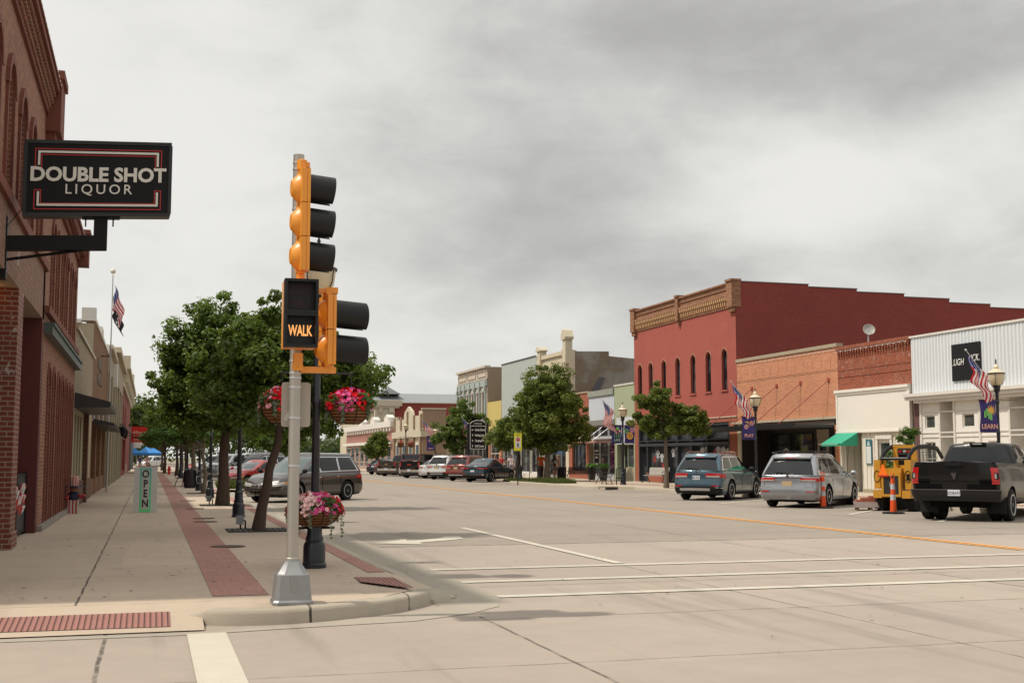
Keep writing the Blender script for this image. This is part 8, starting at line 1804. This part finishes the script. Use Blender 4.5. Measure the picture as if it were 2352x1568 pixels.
    for D in (L, Q):
        mb = MB(); p, q = Vector(V[D['ft']]), Vector(V[D['tt']]); mb.sphere((p + q) / 2 + Vector((0, -.03 * s, -.0)), 1, 10, 6); c = (p + q) / 2 + Vector((0, -.03 * s, 0))
        mb.v = [(c.x + (v[0] - c.x) * .05, c.y + (v[1] - c.y) * .135, max(.003, c.z + (v[2] - c.z) * .05)) for v in mb.v]; mb.build('shoe', shoe or M_shoe, t, smooth=180)
    # head details
    hc_ = Vector(V[hc]); mb = MB()
    for j in range(9):
        pass
    mb.sphere(hc_ + Vector((0, -.018, .022)) * s, .098 * s, 14, 10, (.90, 1.02, 1.0)); mb.v = [v for v in mb.v]
    if longhair: mb.sphere(hc_ + Vector((0, -.065, -.11)) * s, .085 * s, 12, 8, (.95, .55, 1.7)); mb.sphere(hc_ + Vector((.06, -.02, -.08)) * s, .035 * s, 8, 6, (1, 1, 2.4)); mb.sphere(hc_ + Vector((-.06, -.02, -.08)) * s, .035 * s, 8, 6, (1, 1, 2.4))
    hr = mb.build('hair', hair, t, smooth=180)
    for v in hr.data.vertices:
        if v.co.y > hc_.y + .055 * s and v.co.z < hc_.z + .05 * s: v.co.y = hc_.y + .05 * s
    mb = MB(); f_ = hc_ + Vector((0, .092, -.015)) * s; mb.add([f_ + Vector((0, -.01, .03)), f_ + Vector((-.012, -.012, -.012)), f_ + Vector((.012, -.012, -.012)), f_ + Vector((0, .018, -.010))], [(0, 1, 3), (0, 3, 2), (1, 2, 3)])
    for sg in (-1, 1): mb.sphere(hc_ + Vector((sg * .078, .0, -.02)) * s, .017 * s, 6, 5, (.4, 1, 1.3))
    mb.build('nose_and_ears', SKIN, t)
    mb = MB(); [mb.sphere(hc_ + Vector((sg * .028, .088, .012)) * s, .009 * s, 6, 4) for sg in (-1, 1)]; mb.build('eyes', Mblk, t); mb = MB(); mb.sphere(hc_ + Vector((0, .088, -.052)) * s, .018 * s, 8, 4, (1, .3, .3)); mb.build('mouth', flat('lips', (.35, .10, .09), .5), t)
    if extra == 'pack': mb = MB(); mb.sphere((0, -.15 * s, 1.24 * s), .13 * s, 12, 8, (1.0, .6, 1.3)); mb.build('backpack', flat('pack_grey', (.42, .40, .42), .8), t, smooth=60)
    return t
fl = lambda n, c: flat(n, c, .85)
person('man walking away in a bright orange T-shirt and dark brown trousers', (24.45, 75.9, .15), R(8), fl('tee_orange', (.72, .13, .015)), fl('trousers_brown', (.065, .035, .025)), HAIRB, 1.78, pants_long=True, longhair=False, female=False, sleeve=.65, stride=.12)
m_pat = lines_mat('patterned_cloth', (.30, .28, .28), .05, alt=(.05, .05, .06), vertical=False)
person('woman in a black top and patterned shorts with a pale bag on her back', (25.3, 75.7, .15), R(15), fl('top_black', (.015, .015, .018)), m_pat, HAIRB, 1.66, skirt=True, stride=.14, sleeve=.15, extra='pack')
person('blond woman in a tan top partly behind the black litter bin', (26.1, 77.3, .15), R(60), fl('top_tan', (.35, .20, .13)), fl('shorts_dark', (.05, .05, .07)), HAIRL, 1.66, stride=.1, arm='bent', sleeve=.1)
GG = 'group of young women walking towards the trees'
person('young woman in a red top, leftmost of the group beyond the dark teal car', (25.4, 90.4, .15), R(168), fl('top_red', (.42, .02, .03)), fl('shorts_denim', (.14, .20, .30)), HAIRR, 1.66, group=None)
person('young woman with long auburn hair in a red and tan top, middle of the group', (25.7, 89.6, .15), R(172), fl('top_red', (.42, .02, .03)), fl('shorts_tan', (.35, .28, .2)), HAIRR, 1.64)
person('young woman in a white T-shirt and denim shorts raising a hand to her face', (26.15, 88.6, .15), R(165), fl('top_white', (.60, .58, .60)), fl('shorts_denim', (.14, .20, .30)), HAIRB, 1.68, arm='raise')
person('distant person in navy shirt walking under the blue tents', (-1.0, 142, .14), R(5), fl('top_navy', (.03, .04, .10)), fl('shorts_denim', (.14, .20, .30)), HAIRB, 1.75, female=False, longhair=False)
person('distant person in pinkish top and denim shorts beside the navy-shirted one', (-.25, 142.5, .14), R(-8), fl('top_pink', (.38, .22, .2)), fl('shorts_denim', (.14, .20, .30)), HAIRR, 1.68)

# ---- fallen leaves and grit on the pavement and in the gutter
rng = np.random.default_rng(9); n = 520
X = np.concatenate([rng.uniform(-2.0, 3.0, 300), rng.uniform(3.2, 4.3, 120), rng.uniform(4.5, 14, 100)]); Y = np.concatenate([14 + rng.random(300) ** 1.6 * 34, 13.5 + rng.random(120) * 30, 9 + rng.random(100) * 20]); Z = np.where(X < 3.03, .158, .012); Z[(Y < 16) & (X > 2.2) & (X < 3.1)] = .165
a = rng.random(n) * 6.28; s_ = rng.uniform(.008, .026, n); vs = []
for i in range(n):
    for k in range(4): b = a[i] + k * 1.57; vs.append((X[i] + s_[i] * math.cos(b) * (1.5 if k % 2 else .7), Y[i] + s_[i] * math.sin(b) * (1.5 if k % 2 else .7), Z[i] + rng.uniform(0, .008)))
mb = MB(); mb.add(vs, [(4 * i, 4 * i + 1, 4 * i + 2, 4 * i + 3) for i in range(n)]); o = mb.build('leaf_litter', pmat('dead_leaf', (.09, .055, .03), .9, vary=.4), fix=False); tag(o, kind='stuff')
